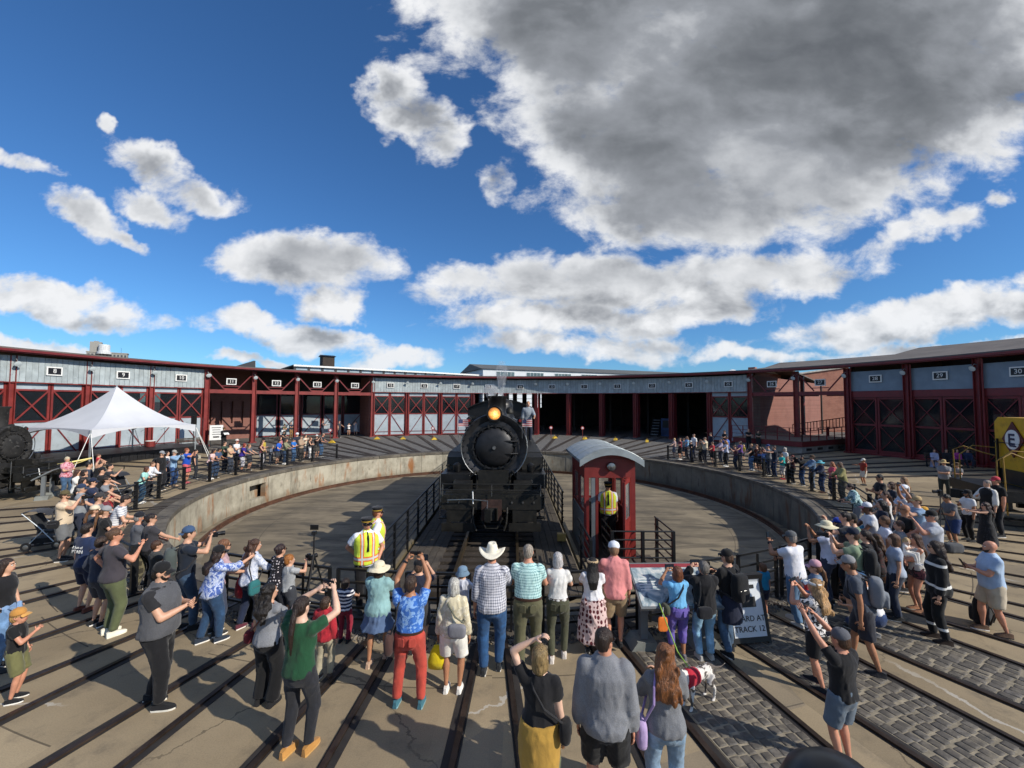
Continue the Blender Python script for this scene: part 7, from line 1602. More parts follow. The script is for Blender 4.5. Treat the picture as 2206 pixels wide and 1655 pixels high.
    P('man in a dark tee half hidden by a red column', foot=(730, 943), hy=908, face=100, top=('tee', '3a3e46'), bottom=('pants', '2a2e36'), hair=('short', '6a5040'), pose=('rail', 'down'))
    P('woman in a white blouse and black shorts in the shade of bay 14', foot=(751, 939), hy=913, face=150, sex='f', top=('tee', 'ececec'), bottom=('briefs', '1c1c1f'), hair=('short', '2a2a2c'), pose=('photo', 'photo'))
    P('woman in a pale grey dress in the shade of bay 14', foot=(766, 939), hy=909, face=160, sex='f', top=('tee', 'c9c6c4'), bottom=('skirt', 'c9c6c4', '', 'ffffff', .55), hair=('bob', '4a3a30'), pose=('photo', 'photo'))
def crowd_east():
    g = dict(group=G3)
    P('fair-haired child in a pale top at the end of the eastern railing', head=(1453, 944), H=1.50, face=-90, skin='pale', top=('tee', 'c9a8a0'), bottom=('shorts', '5a6070'), hair=('short', 'c9a878'), pose=('rail', 'rail'), **g)
    P('man in a maroon tee and black shorts with folded arms', foot=(1466, 991), hy=942, face=-96, top=('tee', '7a2a36'), bottom=('shorts', '1c1c20'), hair=('short', '5a4030'), pose=('cross', 'cross'), shoes='d8d6d0', **g)
    P('child in teal half hidden by the maroon tee', head=(1473, 944), H=1.45, face=-96, top=('tee', '5a9a9c'), bottom=('shorts', '3a4050'), hair=('short', '4a3628'), **g)
    P('man in a black tee and blue jeans near the first eastern posts', foot=(1491, 995), hy=947, face=-100, top=('tee', '1b1b1e'), bottom=('pants', '2e4470', 'denim'), hat=('cap', 'c8c8c8'), hair=('short', '4a3628'), pose=('rail', 'rail'), lean=8, **g)
    P('tall man in a white shirt behind the black tee and jeans', head=(1495, 935), H=1.86, face=-105, top=('shirt', 'e2e0dc'), bottom=('pants', '4a4a50'), hair=('short', '6a5040'), pose=('down', 'down'), **g)
    P('person in a tan shirt and black trousers by the eastern railing', foot=(1510, 996), hy=950, face=-94, top=('rolled', 'a48c68'), bottom=('pants', '18181b'), hair=('short', '3a2c22'), pose=('rail', 'rail'), lean=6, **g)
    P('man in a navy jacket standing back from the railing', head=(1531, 932), H=1.80, face=-100, top=('long', '1e2434'), bottom=('pants', '22242c'), hair=('short', '3a2c22'), **g)
    P('boy in a red tee and black shorts at the eastern railing', foot=(1536, 1000), hy=950, face=-92, top=('tee', 'b8303a'), bottom=('shorts', '1c1c20'), hair=('short', '5a4030'), pose=('rail', 'rail'), **g)
    P('woman in a plaid shirt pressed between the red tee and blue shirt', head=(1553, 947), H=1.60, face=-95, sex='f', top=('rolled', 'c4b8c8', 'plaid', '6a5a7a'), bottom=('pants', '30384a'), hair=('bob', '6a4a34'), pose=('rail', 'rail'), **g)
    P('dark-haired man in black standing behind the raised blue sleeves', head=(1561, 927), H=1.84, face=-100, top=('tee', '1a1a1d'), bottom=('pants', '22242c'), hair=('short', '2a1e18'), pose=('cross', 'cross'), **g)
    P('man in a blue shirt shading his eyes with both hands', head=(1566, 940), H=1.76, face=-96, skin='tan', top=('rolled', '4a74c8'), bottom=('pants', '30384a'), hair=('short', '3a2c22'), pose=('photo', 'photo'), **g)
    P('woman in a white and blue top with black trousers and white shoes', foot=(1565, 1005), hy=947, face=-90, sex='f', top=('tee', 'c8ccdc', 'thin', '5a6aa8'), bottom=('pants', '18181b'), hair=('wavy', 'a8763e'), pose=('rail', 'rail'), shoes='ecebe6', socks='ecebe6', **g)
    P('man in a wine tee and jeans leaning at the fifth eastern post', foot=(1586, 1011), hy=956, face=-84, top=('tee', '5e3a40'), bottom=('pants', '2c3444', 'denim'), hair=('short', '4a3628'), pose=('photo', 'rail'), lean=6, **g)
    P('toddler in yellow standing back on the apron', head=(1602, 958), H=1.15, face=-95, top=('tee', 'c8b03a'), bottom=('shorts', '4a4a50'), hair=('short', 'c9a878'))
    P('person in a black tee and pale jeans between eastern posts', foot=(1620, 1014), hy=954, face=-92, top=('tee', '1c1c1f'), bottom=('pants', '5a7ca4', 'denim'), hair=('short', '8a6a48'), pose=('rail', 'rail'), shoes='dcdad4', **g)
    P('woman with a ponytail in a rust top behind the pale jeans', head=(1630, 957), H=1.62, face=-95, sex='f', top=('tank', '6a3a30'), bottom=('shorts', '2a2a2e'), hair=('pony', '5a3a28'), pose=('down', 'rail'), **g)
    P('brown-skinned woman in a black dress at the eastern railing', foot=(1638, 1018), hy=960, face=-90, sex='f', skin='brown', top=('tank', '151517'), bottom=('skirt', '151517', '', 'ffffff', .6), hair=('bob', '1c1512'), pose=('down', 'rail'), **g)
    P('man in a red cap, blue shirt and black trousers', foot=(1648, 1023), hy=966, face=-90, b=1.1, skin='tan', top=('rolled', '6a8ac4'), bottom=('pants', '17171a'), hat=('cap', 'c8404a'), hair=('short', '8a8078'), pose=('photo', 'photo'), **g)
    P('man in a navy polo and jeans pointing a phone', foot=(1670, 1028), hy=958, face=-86, top=('polo', '1f2636'), bottom=('pants', '26344e', 'denim'), hair=('short', '3a2a22'), pose=('reach', 'reach'), items=[('phone', 'phone pointed by the man in the navy polo', '1c1c20', 2)], **g)
    P('grey-haired woman in a white tee behind the turquoise top', head=(1691, 964), H=1.66, face=-92, sex='f', top=('tee', 'dcdcdc'), bottom=('pants', '5a6070'), hair=('bob', 'b0aca4'), pose=('down', 'chest'), **g)
    P('woman in a bright turquoise top, white capris and red shoes', foot=(1688, 1033), hy=973, face=-88, sex='f', b=1.22, top=('tee', '2fb4ae'), bottom=('capri', 'd4cfc8'), hair=('short', '3a2620'), pose=('rail', 'rail'), lean=8, shoes='b02a34', items=[('sling', 'dark sling bag on the woman in turquoise', '22242a', -1)], **g)
    P('red-haired woman in a black dress photographing the engine', foot=(1709, 1042), hy=978, face=-86, sex='f', top=('tank', '4a2a2c'), bottom=('pants', '151517'), hair=('wavy', '6e2f22'), pose=('photo', 'photo'), **g)
    P('man in a black jacket and jeans with a camera at his eye', foot=(1730, 1046), hy=978, face=-84, top=('jacket', '17171a'), bottom=('pants', '2c4468', 'denim'), hair=('short', '1c1614'), beard='1c1614', pose=('photo', 'photo'), items=[('camera', 'camera at the eye of the man in the black jacket and jeans', '1c1c20', 2)], **g)
    P('man in a brown brimmed hat and denim shirt', foot=(1752, 1053), hy=977, face=-82, top=('rolled', '56708c', 'denim'), bottom=('pants', '5a6a80', 'denim'), hat=('fedora', '4a3a2c'), hair=('short', '3a2c22'), beard='5a4a3c', pose=('rail', 'rail'), items=[('sling', 'dark pouch on the man in the brown hat', '26241f', 1)], **g)
    P('woman in a turquoise sun hat and navy jacket', foot=(1773, 1062), hy=988, face=-82, sex='f', top=('jacket', '262f48'), bottom=('pants', '2c3c5c', 'denim'), hat=('sun', '4aa0b4'), hair=('bob', '8a8078'), pose=('rail', 'rail'), lean=8, shoes='4a3026', **g)
    P('curly red-haired woman in a coral pink top', foot=(1795, 1069), hy=992, face=-78, sex='f', b=1.1, skin='pink', top=('tee', 'd0566a'), bottom=('pants', '1e2540'), hair=('curly', '9a6240'), pose=('phone', 'phone'), **g)
    P('balding long-haired man in a khaki shirt at the railing bend', foot=(1818, 1083), hy=992, face=-76, b=1.1, skin='tan', top=('rolled', '8f8a5c'), bottom=('pants', '5a564a'), hair=('long', '5a4434'), pose=('rail', 'rail'), lean=8, **g)
    P('man in black behind the deck rail of bay 26', foot=(1613, 968), hy=922, face=190, b=1.1, top=('tee', '161618'), bottom=('pants', '1c1c20'), hair=('bald', '2a1e18'), pose=('cross', 'cross'))
    P('man in dark olive beside the deck of bay 26', foot=(1634, 969), hy=925, face=186, top=('tee', '34362c'), bottom=('pants', '24262a'), hair=('short', '2a1e18'), pose=('cross', 'cross'))
    # east edge
    g = dict(group=G4)
    P('man in a rust red polo and white cap standing apart on the apron', foot=(1862, 1046), hy=984, face=-80, b=1.22, skin='tan', top=('polo', '8e3226'), bottom=('shorts', 'c9c4b8'), hat=('cap', 'd8d4c8'), hair=('short', '6a5040'), glasses='sun', pose=('down', 'point'), **g)
    P('woman in a teal floral shirt bending over the railing', head=(1849, 1040), H=1.58, face=-70, sex='f', top=('rolled', 'b8d4d4', 'floral', '3a6a70'), bottom=('pants', '8a8c90'), hair=('short', '2a1a16'), pose=('rail', 'rail'), lean=20, **g)
    P('man in a black tee and sunglasses with white shorts', head=(1896, 1022), H=1.76, face=-74, skin='tan', top=('tee', '16181d'), bottom=('shorts', 'd8dce4'), hair=('short', '1c1614'), glasses='sun', pose=('phone', 'phone'), **g)
    P('woman in a navy tee with brown hair and pearl headband', head=(1921, 1038), H=1.64, face=-72, sex='f', top=('tee', '262b38'), bottom=('pants', '30384a'), hair=('bob', '4a3022'), pose=('down', 'phone'), **g)
    P('woman with sunglasses pushed up into blonde-streaked hair', head=(1948, 1027), H=1.66, face=-72, sex='f', top=('tee', 'd8d8dc'), bottom=('pants', '4a5468'), hair=('long', '8a6a48'), glasses='sun', pose=('down', 'down'), **g)
    P('man in a white cap and pale shirt looking down', head=(1949, 1046), H=1.74, face=-74, top=('rolled', 'c4cede'), bottom=('pants', '2c3444'), hat=('cap', 'dfe4ee'), hair=('short', '6a5a4c'), pose=('phone', 'phone'), look=(0, -16), **g)
    P('dark-haired man in a white tee raising a phone in both hands', head=(1962, 1062), H=1.76, face=-74, skin='tan', top=('tee', 'dcdcdf'), bottom=('pants', '2c3040'), hair=('short', '17120f'), pose=('high', 'high'), items=[('phone', 'phone raised by the dark-haired man in the white tee', '1c1c20', 2)], **g)
    P('bald man in sunglasses and a black tee', head=(1951, 1087), H=1.78, face=-72, b=1.12, skin='tan', top=('tee', '161618'), bottom=('pants', '26282e'), hair=('bald', '2a1e18'), glasses='sun', pose=('down', 'down'), **g)
    P('man in a white baseball cap and white tee at the railing', head=(1880, 1084), H=1.74, face=-66, skin='brown', top=('tee', 'd8dadf'), bottom=('pants', '2c3040'), hat=('cap', 'dfe0e4', 'b8707a'), hair=('short', '1c1512'), pose=('rail', 'rail'), lean=8, **g)
    P('dark-haired woman in navy behind the white baseball cap', head=(1900, 1078), H=1.62, face=-70, sex='f', top=('tee', '232838'), bottom=('pants', '262a36'), hair=('wavy', '1c1512'), **g)
    P('young man in a black cap and sage tee', head=(1845, 1108), H=1.70, face=-62, top=('tee', '6a7a6a'), bottom=('pants', '2c3040'), hat=('cap', '17181c'), hair=('short', '3a2c22'), pose=('rail', 'rail'), lean=6, **g)
    P('boy in a blue cap and turquoise tee', head=(1867, 1113), H=1.36, face=-64, top=('tee', '1f8ab4'), bottom=('shorts', '2c3040'), hat=('cap', '2a3fa0'), hair=('short', '5a4030'), pose=('rail', 'rail'), **g)
    P('teenage boy in a white tee and black striped shorts', foot=(1912, 1270), hy=1108, face=-58, skin='tan', top=('tee', 'dfe2ee'), bottom=('shorts', '17171b'), hair=('short', '5a3e2a'), pose=('down', 'down'), shoes='17171a', **g)
    P('heavy man in a black cap and pale grey shirt', head=(2008, 1101), H=1.80, face=-70, b=1.3, skin='pink', top=('shirt', 'b4b8c0'), bottom=('shorts', '4a4e58'), hat=('cap', '1c1b1b'), hair=('short', '8a8078'), pose=('photo', 'rail'), items=[('camera', 'camera held by the heavy man in the black cap', '1c1c20', 1)], **g)
    P('child in a mustard cap behind the heavy man', head=(1991, 1093), H=1.42, face=-75, top=('tee', '8a98a8'), bottom=('shorts', '3a4050'), hat=('cap', 'd09a3a'), hair=('short', '6a4a34'), **g)
    P('dark-haired man in a grey tee and blue shorts bent over his camera bag', foot=(2058, 1184), hy=1060, face=-78, b=1.06, skin='tan', top=('tee', '62656c'), bottom=('shorts', '2a3c66'), hair=('short', '17120f'), pose=('phone', 'rail'), lean=14, look=(0, -18), shoes='c8c6c0', socks='dcdad4', **g)
    P('bearded man in a black cap and white tee with black trousers', foot=(2090, 1166), hy=1050, face=-80, b=1.1, skin='tan', top=('tee', 'dcdcdc'), bottom=('pants', '141416'), hat=('cap', '1a1a1c'), hair=('long', '2a1e18'), beard='241a15', glasses='sun', pose=('down', 'chest'), **g)
    P('man in a red and white cap and black polo beside the diesel', head=(2146, 1028), H=1.82, face=-78, b=1.2, skin='pink', top=('polo', '161618'), bottom=('pants', '22242a'), hat=('cap', 'b83a46', 'c84a56'), hair=('short', '6a5040'), glasses='sun', pose=('down', 'down'), **g)
    P('grey-haired man in a white shirt and black waistcoat by the diesel', head=(2127, 1034), H=1.74, face=-86, top=('rolled', 'd8d6d0'), layer=('vest', '1b1b1d'), bottom=('pants', '1c1c20'), hair=('short', '8a8078'), pose=('down', 'chest'), **g)
    P('ranger in a flat straw hat with folded arms', foot=(2036, 1072), hy=987, face=-130, b=1.16, top=('shirt', '8c8e92'), bottom=('pants', '343a34'), hat=('ranger', 'c4aa78'), hair=('short', '6a5a4c'), glasses='sun', pose=('cross', 'cross'), shoes='2a201a', **g)
    P('ranger in a brown flat hat looking down', foot=(2064, 1066), hy=993, face=-140, top=('shirt', '7e8084'), bottom=('pants', '343a34'), hat=('ranger', '5a4632'), hair=('short', '3a2c22'), glasses='sun', pose=('cross', 'cross'), look=(0, -10), shoes='2a201a', **g)
    P('woman in a sleeveless charcoal dress stretching out both arms', foot=(2128, 1186), hy=1078, face=-72, sex='f', b=1.2, skin='fair', top=('dress', '232326', 'dots', '3a3a3e'), bottom=None, hair=('wavy', '3a2520'), glasses='sun', pose=('reach', 'reach'), **g)
    P('bald bearded man in a pale blue shirt and beige shorts with a phone', foot=(2144, 1366), hy=1161, face=-64, b=1.26, skin='pink', top=('shirt', 'a4bad4'), bottom=('shorts', 'bdb09a'), hair=('bald', '3a2c22'), beard='3a2a20', pose=('phone', 'phone'), shoes='5a4434', stag=.12, items=[('phone', 'phone in the hands of the bald man in the pale blue shirt', '1c1c20', 1)], **g)
    P('woman in black work clothes with white reflective bands', foot=(2026, 1382), hy=1162, face=-58, sex='f', b=1.08, top=('jacket', '131416', 'bands', 'd8d8d4'), bottom=('pants', '131416', 'bands', 'd8d8d4'), hair=('curly', '33231b'), glasses='sun', pose=('down', 'down'), shoes='2a1e18', socks='2a1e18', stag=.06, **g)
    P('woman in brown shorts cradling a baby', foot=(1980, 1318), hy=1146, face=-70, sex='f', b=1.12, skin='pink', top=('tank', 'b8b4ae'), bottom=('briefs', '2a2024', 'floral', '6a3a40'), hair=('long', '4a3022'), pose=('cradle', 'cradle'), shoes='a8785a', **g)
    P('long-haired woman in a dark jacket sitting low by the gate', head=(1889, 1150), H=1.62, face=-50, sex='f', top=('long', '2a2426', 'floral', '4a2a2c'), bottom=('pants', '262a36'), hair=('wavy', '4a3222'), sit=.35, legs='crouch', pose=('rail', 'rail'), **g)
    P('man in a navy cap and sage tee with a black backpack', head=(1839, 1139), H=1.78, face=-48, skin='fair', top=('tee', '76886f'), bottom=('shorts', '30343c'), hat=('cap', '1c2436'), hair=('short', '4a3628'), pose=('photo', 'photo'), items=[('backpack', 'black backpack on the man in the sage tee', '1d1e20'), ('camera', 'camera in the hands of the man in the sage tee', '1c1c20', 2)], **g)
    P('woman in a wide cream sun hat and white tee', head=(1782, 1123), H=1.68, face=-44, sex='f', skin='tan', top=('tee', 'd8dcec'), bottom=('pants', '3a4256'), hat=('sun', 'd9cfae'), hair=('bob', '3a2a22'), pose=('photo', 'photo'), **g)
    P('boy in a bright blue cap and white tee', head=(1806, 1117), H=1.52, face=-50, top=('tee', 'd4d6da'), bottom=('shorts', '2c3040'), hat=('cap', '2443a8'), hair=('short', '3a2c22'), pose=('rail', 'rail'), **g)
    P('woman with brown hair in a pale shirt just behind the teenage boy', head=(1927, 1150), H=1.60, face=-62, sex='f', top=('tee', 'a8b4c8'), bottom=('pants', '30384a'), hair=('bob', '5a3c28'), **g)
    # on the bench by the museum doors
    for lab, hx, c, c2, sx in (('seated woman in a long lavender dress', 2012, 'a8acc8', 'a8acc8', 'f'), ('seated person in dark clothes beside the lavender dress', 2038, '26242a', '22242c', 'm'), ('seated woman in a magenta blouse', 2061, 'a03a86', '2a2a33', 'f'), ('seated person in dark blue beside the magenta blouse', 2084, '2a3450', '2a3040', 'm')):
        q = ground_at(hx, 966, 1.22); P(lab, at=(q.x, q.y, 0), H=1.64, sex=sx, face=215, skin='fair', top=('long', c), bottom=(('skirt', c2, '', 'ffffff', .35) if hx == 2012 else ('pants', c2)), hair=('bob' if sx == 'f' else 'short', '3a2c24'), sit=.46, legs='sit', pose=('lap', 'lap'), group='people seated outside the museum')
def crowd_more():
    for lab, hx, hy_, H_, fc, sx, tp, bt, hr, ht, ps, gp in (
        ('man in a navy cap and navy tee wedged behind the grey polo', 199, 1031, 1.72, 58, 'm', ('tee', '252e48'), ('pants', '2a2e38'), ('short', '3a2c22'), ('cap', '222a40'), ('rail', 'rail'), G1),
        ('woman in a black tee close behind the slate blue tee', 181, 1012, 1.64, 64, 'f', ('tee', '222226'), ('pants', '2a2e38'), ('bob', '2a1c17'), None, ('down', 'chest'), G1),
        ('man in a dark green tee behind the beige shirt and black cap', 484, 951, 1.76, 92, 'm', ('tee', '3a4a3c'), ('pants', '2a2e38'), ('short', '4a3628'), None, ('cross', 'cross'), G2),
        ('woman in a rose tee behind the bright blue polo', 604, 941, 1.66, 98, 'f', ('tee', 'b06a78'), ('pants', '30384a'), ('long', '5a3a28'), None, ('down', 'chest'), G2),
        ('man in a cream tee behind the tan and black shirts', 658, 936, 1.76, 104, 'm', ('tee', 'd8cfb8'), ('shorts', '4a4e58'), ('short', '3a2c22'), None, ('photo', 'photo'), G2),
        ('woman in a sky blue tee behind the maroon tee', 1480, 940, 1.64, -98, 'f', ('tee', '7aa6cc'), ('pants', '2a2e38'), ('wavy', '6a4a34'), None, ('rail', 'rail'), G3),
        ('man in a cream shirt behind the tan shirt', 1519, 942, 1.76, -98, 'm', ('shirt', 'd4c8ac'), ('pants', '3a3a40'), ('short', '6a5a4c'), None, ('photo', 'photo'), G3),
        ('woman in a violet top behind the wine tee', 1595, 950, 1.64, -94, 'f', ('tee', '6a4a86'), ('pants', '2a2e38'), ('bob', '3a2620'), None, ('rail', 'rail'), G3),
        ('man in a grey tee and blue cap behind the red cap', 1655, 958, 1.74, -92, 'm', ('tee', '7a7e84'), ('pants', '2a3040'), ('short', '3a2c22'), ('cap', '2a3c70'), ('photo', 'photo'), G3),
        ('man in a charcoal tee behind the wide cream sun hat', 1822, 1103, 1.78, -56, 'm', ('tee', '34363c'), ('pants', '2a2e38'), ('short', '241a16'), None, ('photo', 'photo'), G4),
        ('woman in a white sleeveless top beside the navy tee', 1908, 1058, 1.64, -72, 'f', ('tank', 'd8d6d4'), ('pants', '3a4256'), ('pony', '3a2620'), None, ('rail', 'rail'), G4),
        ('boy in a grey tee in front of the bald man', 1938, 1122, 1.50, -66, 'm', ('tee', '8a8e94'), ('shorts', '2c3040'), ('short', '5a4030'), None, ('rail', 'rail'), G4),
        ('man in a light blue tee and tan cap behind the raised phone', 1976, 1070, 1.76, -74, 'm', ('tee', '8aa4c0'), ('pants', '2c3040'), ('short', '5a4030'), ('cap', 'b49a70'), ('photo', 'photo'), G4),
        ('woman in a black tee with a dark ponytail by the sage shirts', 1866, 1142, 1.62, -54, 'f', ('tee', '1c1c20'), ('pants', '2c3040'), ('pony', '2a1c17'), None, ('rail', 'rail'), G4)):
        P(lab, head=(hx, hy_), H=H_, face=fc, sex=sx, top=tp, bottom=bt, hair=hr, hat=ht, pose=ps, group=gp, b=1.04)
crowd_near(); crowd_west(); crowd_east(); crowd_more()
flush_remesh()
# ------------------------------------------------------------------ tent, stage and the small things
def build_props():
    CV = pbr('tent_vinyl', S(206, 208, 212), .5, var=.05, vs=1., bmp=.15, bs=5.)
    # ---- peaked marquee
    c = Vector((-26.2, 27.7, 0)); t = thing('marquee', 'white peaked tent over the stage before the western wing', 'tent', c, 0)
    hd, ze, zp = 4.3, 2.42, 5.05; cor = [Vector((hd * math.sin(R(150 + 90 * i)), hd * math.cos(R(150 + 90 * i)), 0)) for i in range(4)]
    for i in range(4):
        a, b_ = cor[i], cor[(i + 1) % 4]; g = []
        for j in range(13):
            f = j / 12; row = []
            for q in range(13):
                u = q / 12; e = a.lerp(b_, u); p = e * (1 - f); z = ze + (zp - ze) * (f ** 1.75 * .82 + f * .18) + .05 * math.sin(u * pi) * (1 - f) * 1.2
                row.append(Vector((p.x, p.y, z)))
            g.append(row)
        MB().sheet(g).build('canopy_panel', CV, t, smooth=True, fix=False)
        v = [[Vector((*(a.lerp(b_, q / 16)).xy, ze + .05 * math.sin(q / 16 * pi) * 1.2 - dz * (.08 + .42 * (abs(q / 8 - 1) ** 2.2)))) + (a.lerp(b_, q / 16).normalized() * .012 * math.sin(q * 2.4) * dz) for q in range(17)] for dz in (0, .5, 1.)]
        MB().sheet(v).build('valance', CV, t, smooth=True, fix=False)
    for i, p in enumerate(cor):
        MB().tube([p + Vector((0, 0, 0)), p + Vector((0, 0, ze))], .045, 8).build('pole', LAMPM, t)
        for s in (-1, 1):
            d = Matrix.Rotation(R(28 * s), 3, 'Z') @ p.normalized(); MB().tube([p * .995 + Vector((0, 0, ze - .1)), p + d * 1.0], .018, 5).build('guy_strap', SIGNW, t)
        MB().box(p + Vector((0, 0, .12)), (.5, .5, .24)).build('ballast', pbr('ballast', S(176, 168, 150)), t)
    MB().tube([(0, 0, ze), (0, 0, zp + .05)], .05, 8).build('king_pole', LAMPM, t)
    # ---- stage
    s = thing('stage', 'low black stage with skirting under the white tent', 'stage', pol(28.3, -73.5), R(73.5)); s.rotation_euler = (0, 0, R(73.5) + pi)
    MB().box((0, 0, .55), (9.5, 4.2, .10)).build('deck', BLK, s)
    for i in range(38): MB().box((-4.65 + i * .251, 2.08 + .015 * (i % 2), .25), (.235, .03, .50)).build('skirt_pleat', BLK, s)
    for i in range(16): MB().box((-4.72, -2 + i * .262, .25), (.03, .24, .5)).build('skirt_pleat', BLK, s); MB().box((4.72, -2 + i * .262, .25), (.03, .24, .5)).build('skirt_pleat', BLK, s)
    def boom(loc, lab):
        o = thing('microphone_stand', lab, 'stand', loc)
        for a in range(3): MB().tube([(0, 0, .12), (.3 * math.cos(a * 2.1), .3 * math.sin(a * 2.1), 0)], .012, 5).build('leg', BLK, o)
        MB().tube([(0, 0, .1), (0, 0, 1.35)], .012, 6).build('pole', BLK, o); MB().tube([(-.3, 0, 1.2), (.45, .1, 1.62)], .010, 6).build('boom', BLK, o); MB().lathe([(.02, 0), (.03, .06), (.028, .1), (.001, .12)], (.45, .1, 1.60), n=10).build('microphone', BLK, o)
    boom(pol(29.2, -67.) + Vector((0, 0, .6)), 'boom microphone stand upright on the stage'); boom(pol(28.8, -70.) + Vector((0, 0, .6)), 'shorter boom microphone stand beside the red drum')
    o = thing('drum', 'red drum standing on the stage', 'drum', pol(29.2, -68.8, .6)); MB().lathe([(.30, 0), (.30, .42)], n=20).build('shell', RED, o); MB().lathe([(.31, .40), (.31, .44), (.29, .445), (.001, .445)], n=20).build('head', SIGNW, o)
    for k in range(6): MB().tube([(.31 * math.cos(k), .31 * math.sin(k), .04), (.31 * math.cos(k), .31 * math.sin(k), .40)], .008, 5).build('tension_rod', STEEL, o)
    o = thing('loudspeaker', 'tall black column loudspeaker on a pole by the bench', 'loudspeaker', pol(30., -62.2)); MB().box((0, 0, 2.35), (.28, .3, 1.0)).build('cabinet', BLK, o); MB().tube([(0, 0, 0), (0, 0, 1.85)], .03, 6).build('pole', BLK, o); MB().lathe([(.3, 0), (.3, .04), (.04, .06)], n=16).build('base', BLK, o); MB().box((.145, -.04, 2.35), (.01, .2, .9)).build('grille', GRIME, o)
    def bench(loc, rz, lab, w=2.0):
        o = thing('bench', lab, 'bench', loc, rz)
        for i in range(4): MB().box((0, -.15 + i * .12, .45), (w, .10, .04)).build('seat_slat', TIMBER, o)
        for i in range(3): MB().box((0, .27, .60 + i * .13), (w, .03, .10)).build('back_slat', TIMBER, o)
        for x in (-w / 2 + .15, w / 2 - .15): MB().bar((x, -.2, 0), (x, -.2, .45), .05).build('leg', BLK, o); MB().bar((x, .25, 0), (x, .29, .92), .05).build('leg', BLK, o); MB().bar((x, -.2, .62), (x, .28, .62), .04).build('armrest', BLK, o)
    bench(pol(30.6, -62.), R(62.), 'dark slatted bench against the doors of stall 10')
    q0, q1 = ground_at(2012, 966, 1.22), ground_at(2084, 966, 1.22); q = (q0 + q1) / 2; d = q1 - q0; bench((q.x, q.y, 0), math.atan2(d.y, d.x), 'long slatted bench under four seated people by the museum', d.length + .8)
    # ---- standing sign near bay 11
    p = ground_at(465, 962); o = thing('notice_board', 'white notice board beside the suited ticket man', 'sign', p, R(35)); MB().box((0, 0, 1.25), (1.0, .05, 1.35)).build('board', SIGNW, o)
    for x in (-.42, .42): MB().box((x, .04, .6), (.05, .05, 1.3)).build('leg', BLK, o)
    for i, w in enumerate((.7, .6, .55, .62)): MB().box((0, -.03, 1.7 - i * .2), (w, .01, .05)).build('text_line', GRIME, o)
    MB().box((0, -.03, .86), (.45, .01, .12)).build('text_block', BLK, o)
    # ---- wayside panels
    def panel(loc, rz, lab, w=1.05, dpt=.72):
        o = thing('information_panel', lab, 'sign', loc, rz); gm = pbr('panel_grey', S(104, 108, 110), .6, var=.1)
        fm, t_, b_ = new_mat('panel_print'); v = t_.node('ShaderNodeTexCoord').outputs['Object']; n = t_.noise(v, 5., 5., .6, .8); c_ = t_.ramp(n, [(.30, S(60, 78, 92)), (.48, S(150, 166, 172)), (.62, S(206, 206, 200)), (.8, S(110, 120, 124))]); t_.link(c_, b_.inputs['Base Color']); b_.inputs['Roughness'].default_value = .25
        M = Matrix.Translation((0, 0, 1.0)) @ Matrix.Rotation(R(32), 4, 'X')
        top = MB(M).box((0, 0, 0), (w, dpt, .05)).build('desk', gm, o); MB(M).box((0, -.03, .028), (w - .06, dpt - .14, .006)).build('print', fm, top); MB(M).box((0, dpt / 2 - .065, .028), (w - .06, .075, .007)).build('title_band', pbr('panel_red', S(142, 52, 58), .4), top)
        for i in range(5): MB(M).box((-w / 2 + .24, .10 - i * .05, .033), (.30, .012, .003)).build('text_line', SIGNW, top)
        for x in (-w * .38, w * .38):
            MB().box((x, .02, .48), (.12, .12, .96)).build('post', gm, o); fb = MB(); fb.prism([(-.26, 0, 0), (.26, 0, 0), (.15, 0, .15), (-.15, 0, .15)], (x, -.16, 0), (x, .24, 0)); fb.build('foot', pbr('panel_foot', S(126, 128, 122), .8), o)
    p = ground_at(100, 1072); panel((p.x, p.y, 0), R(-60), 'low slanted information panel beside the weathered engine')
    p = ground_at(1452, 1392); panel((p.x, p.y, 0), R(2), 'large slanted information panel with a red title band at the gate', 1.35, .85)
    # ---- A-frame
    p = ground_at(1612, 1385); o = thing('sandwich_board', 'black-framed sandwich board pointing to track 12', 'sign', (p.x, p.y + .15, 0), R(8))
    for s_ in (-1, 1):
        M = Matrix.Translation((0, s_ * -.22, 0)) @ Matrix.Rotation(R(-13 * s_), 4, 'X')
        f = MB(M); 
        for x in (-.33, .33): f.box((x, 0, .55), (.05, .04, 1.14))
        for z in (.08, 1.08): f.box((0, 0, z), (.61, .04, .08))
        f = f.build('frame', BLK, o); MB(M).box((0, 0, .58), (.61, .015, .94)).build('face', pbr('sign_face', S(214, 220, 226), .5, var=.04, bmp=0), f)
        if s_ > 0:
            for z, tx in ((.40, 'BOARD AT'), (.24, 'TRACK 12')): text_mesh('lettering', tx, .125, SIGNB, f, M @ Vector((0, -.012, z)), (pi / 2 + R(-13), 0, 0), .002)
            MB(M).box((-.02, -.012, .66), (.40, .008, .16)).build('arrow_bar', BLK, f); MB(M).box((-.02, -.012, .90), (.42, .008, .06)).build('arrow_bar', BLK, f)
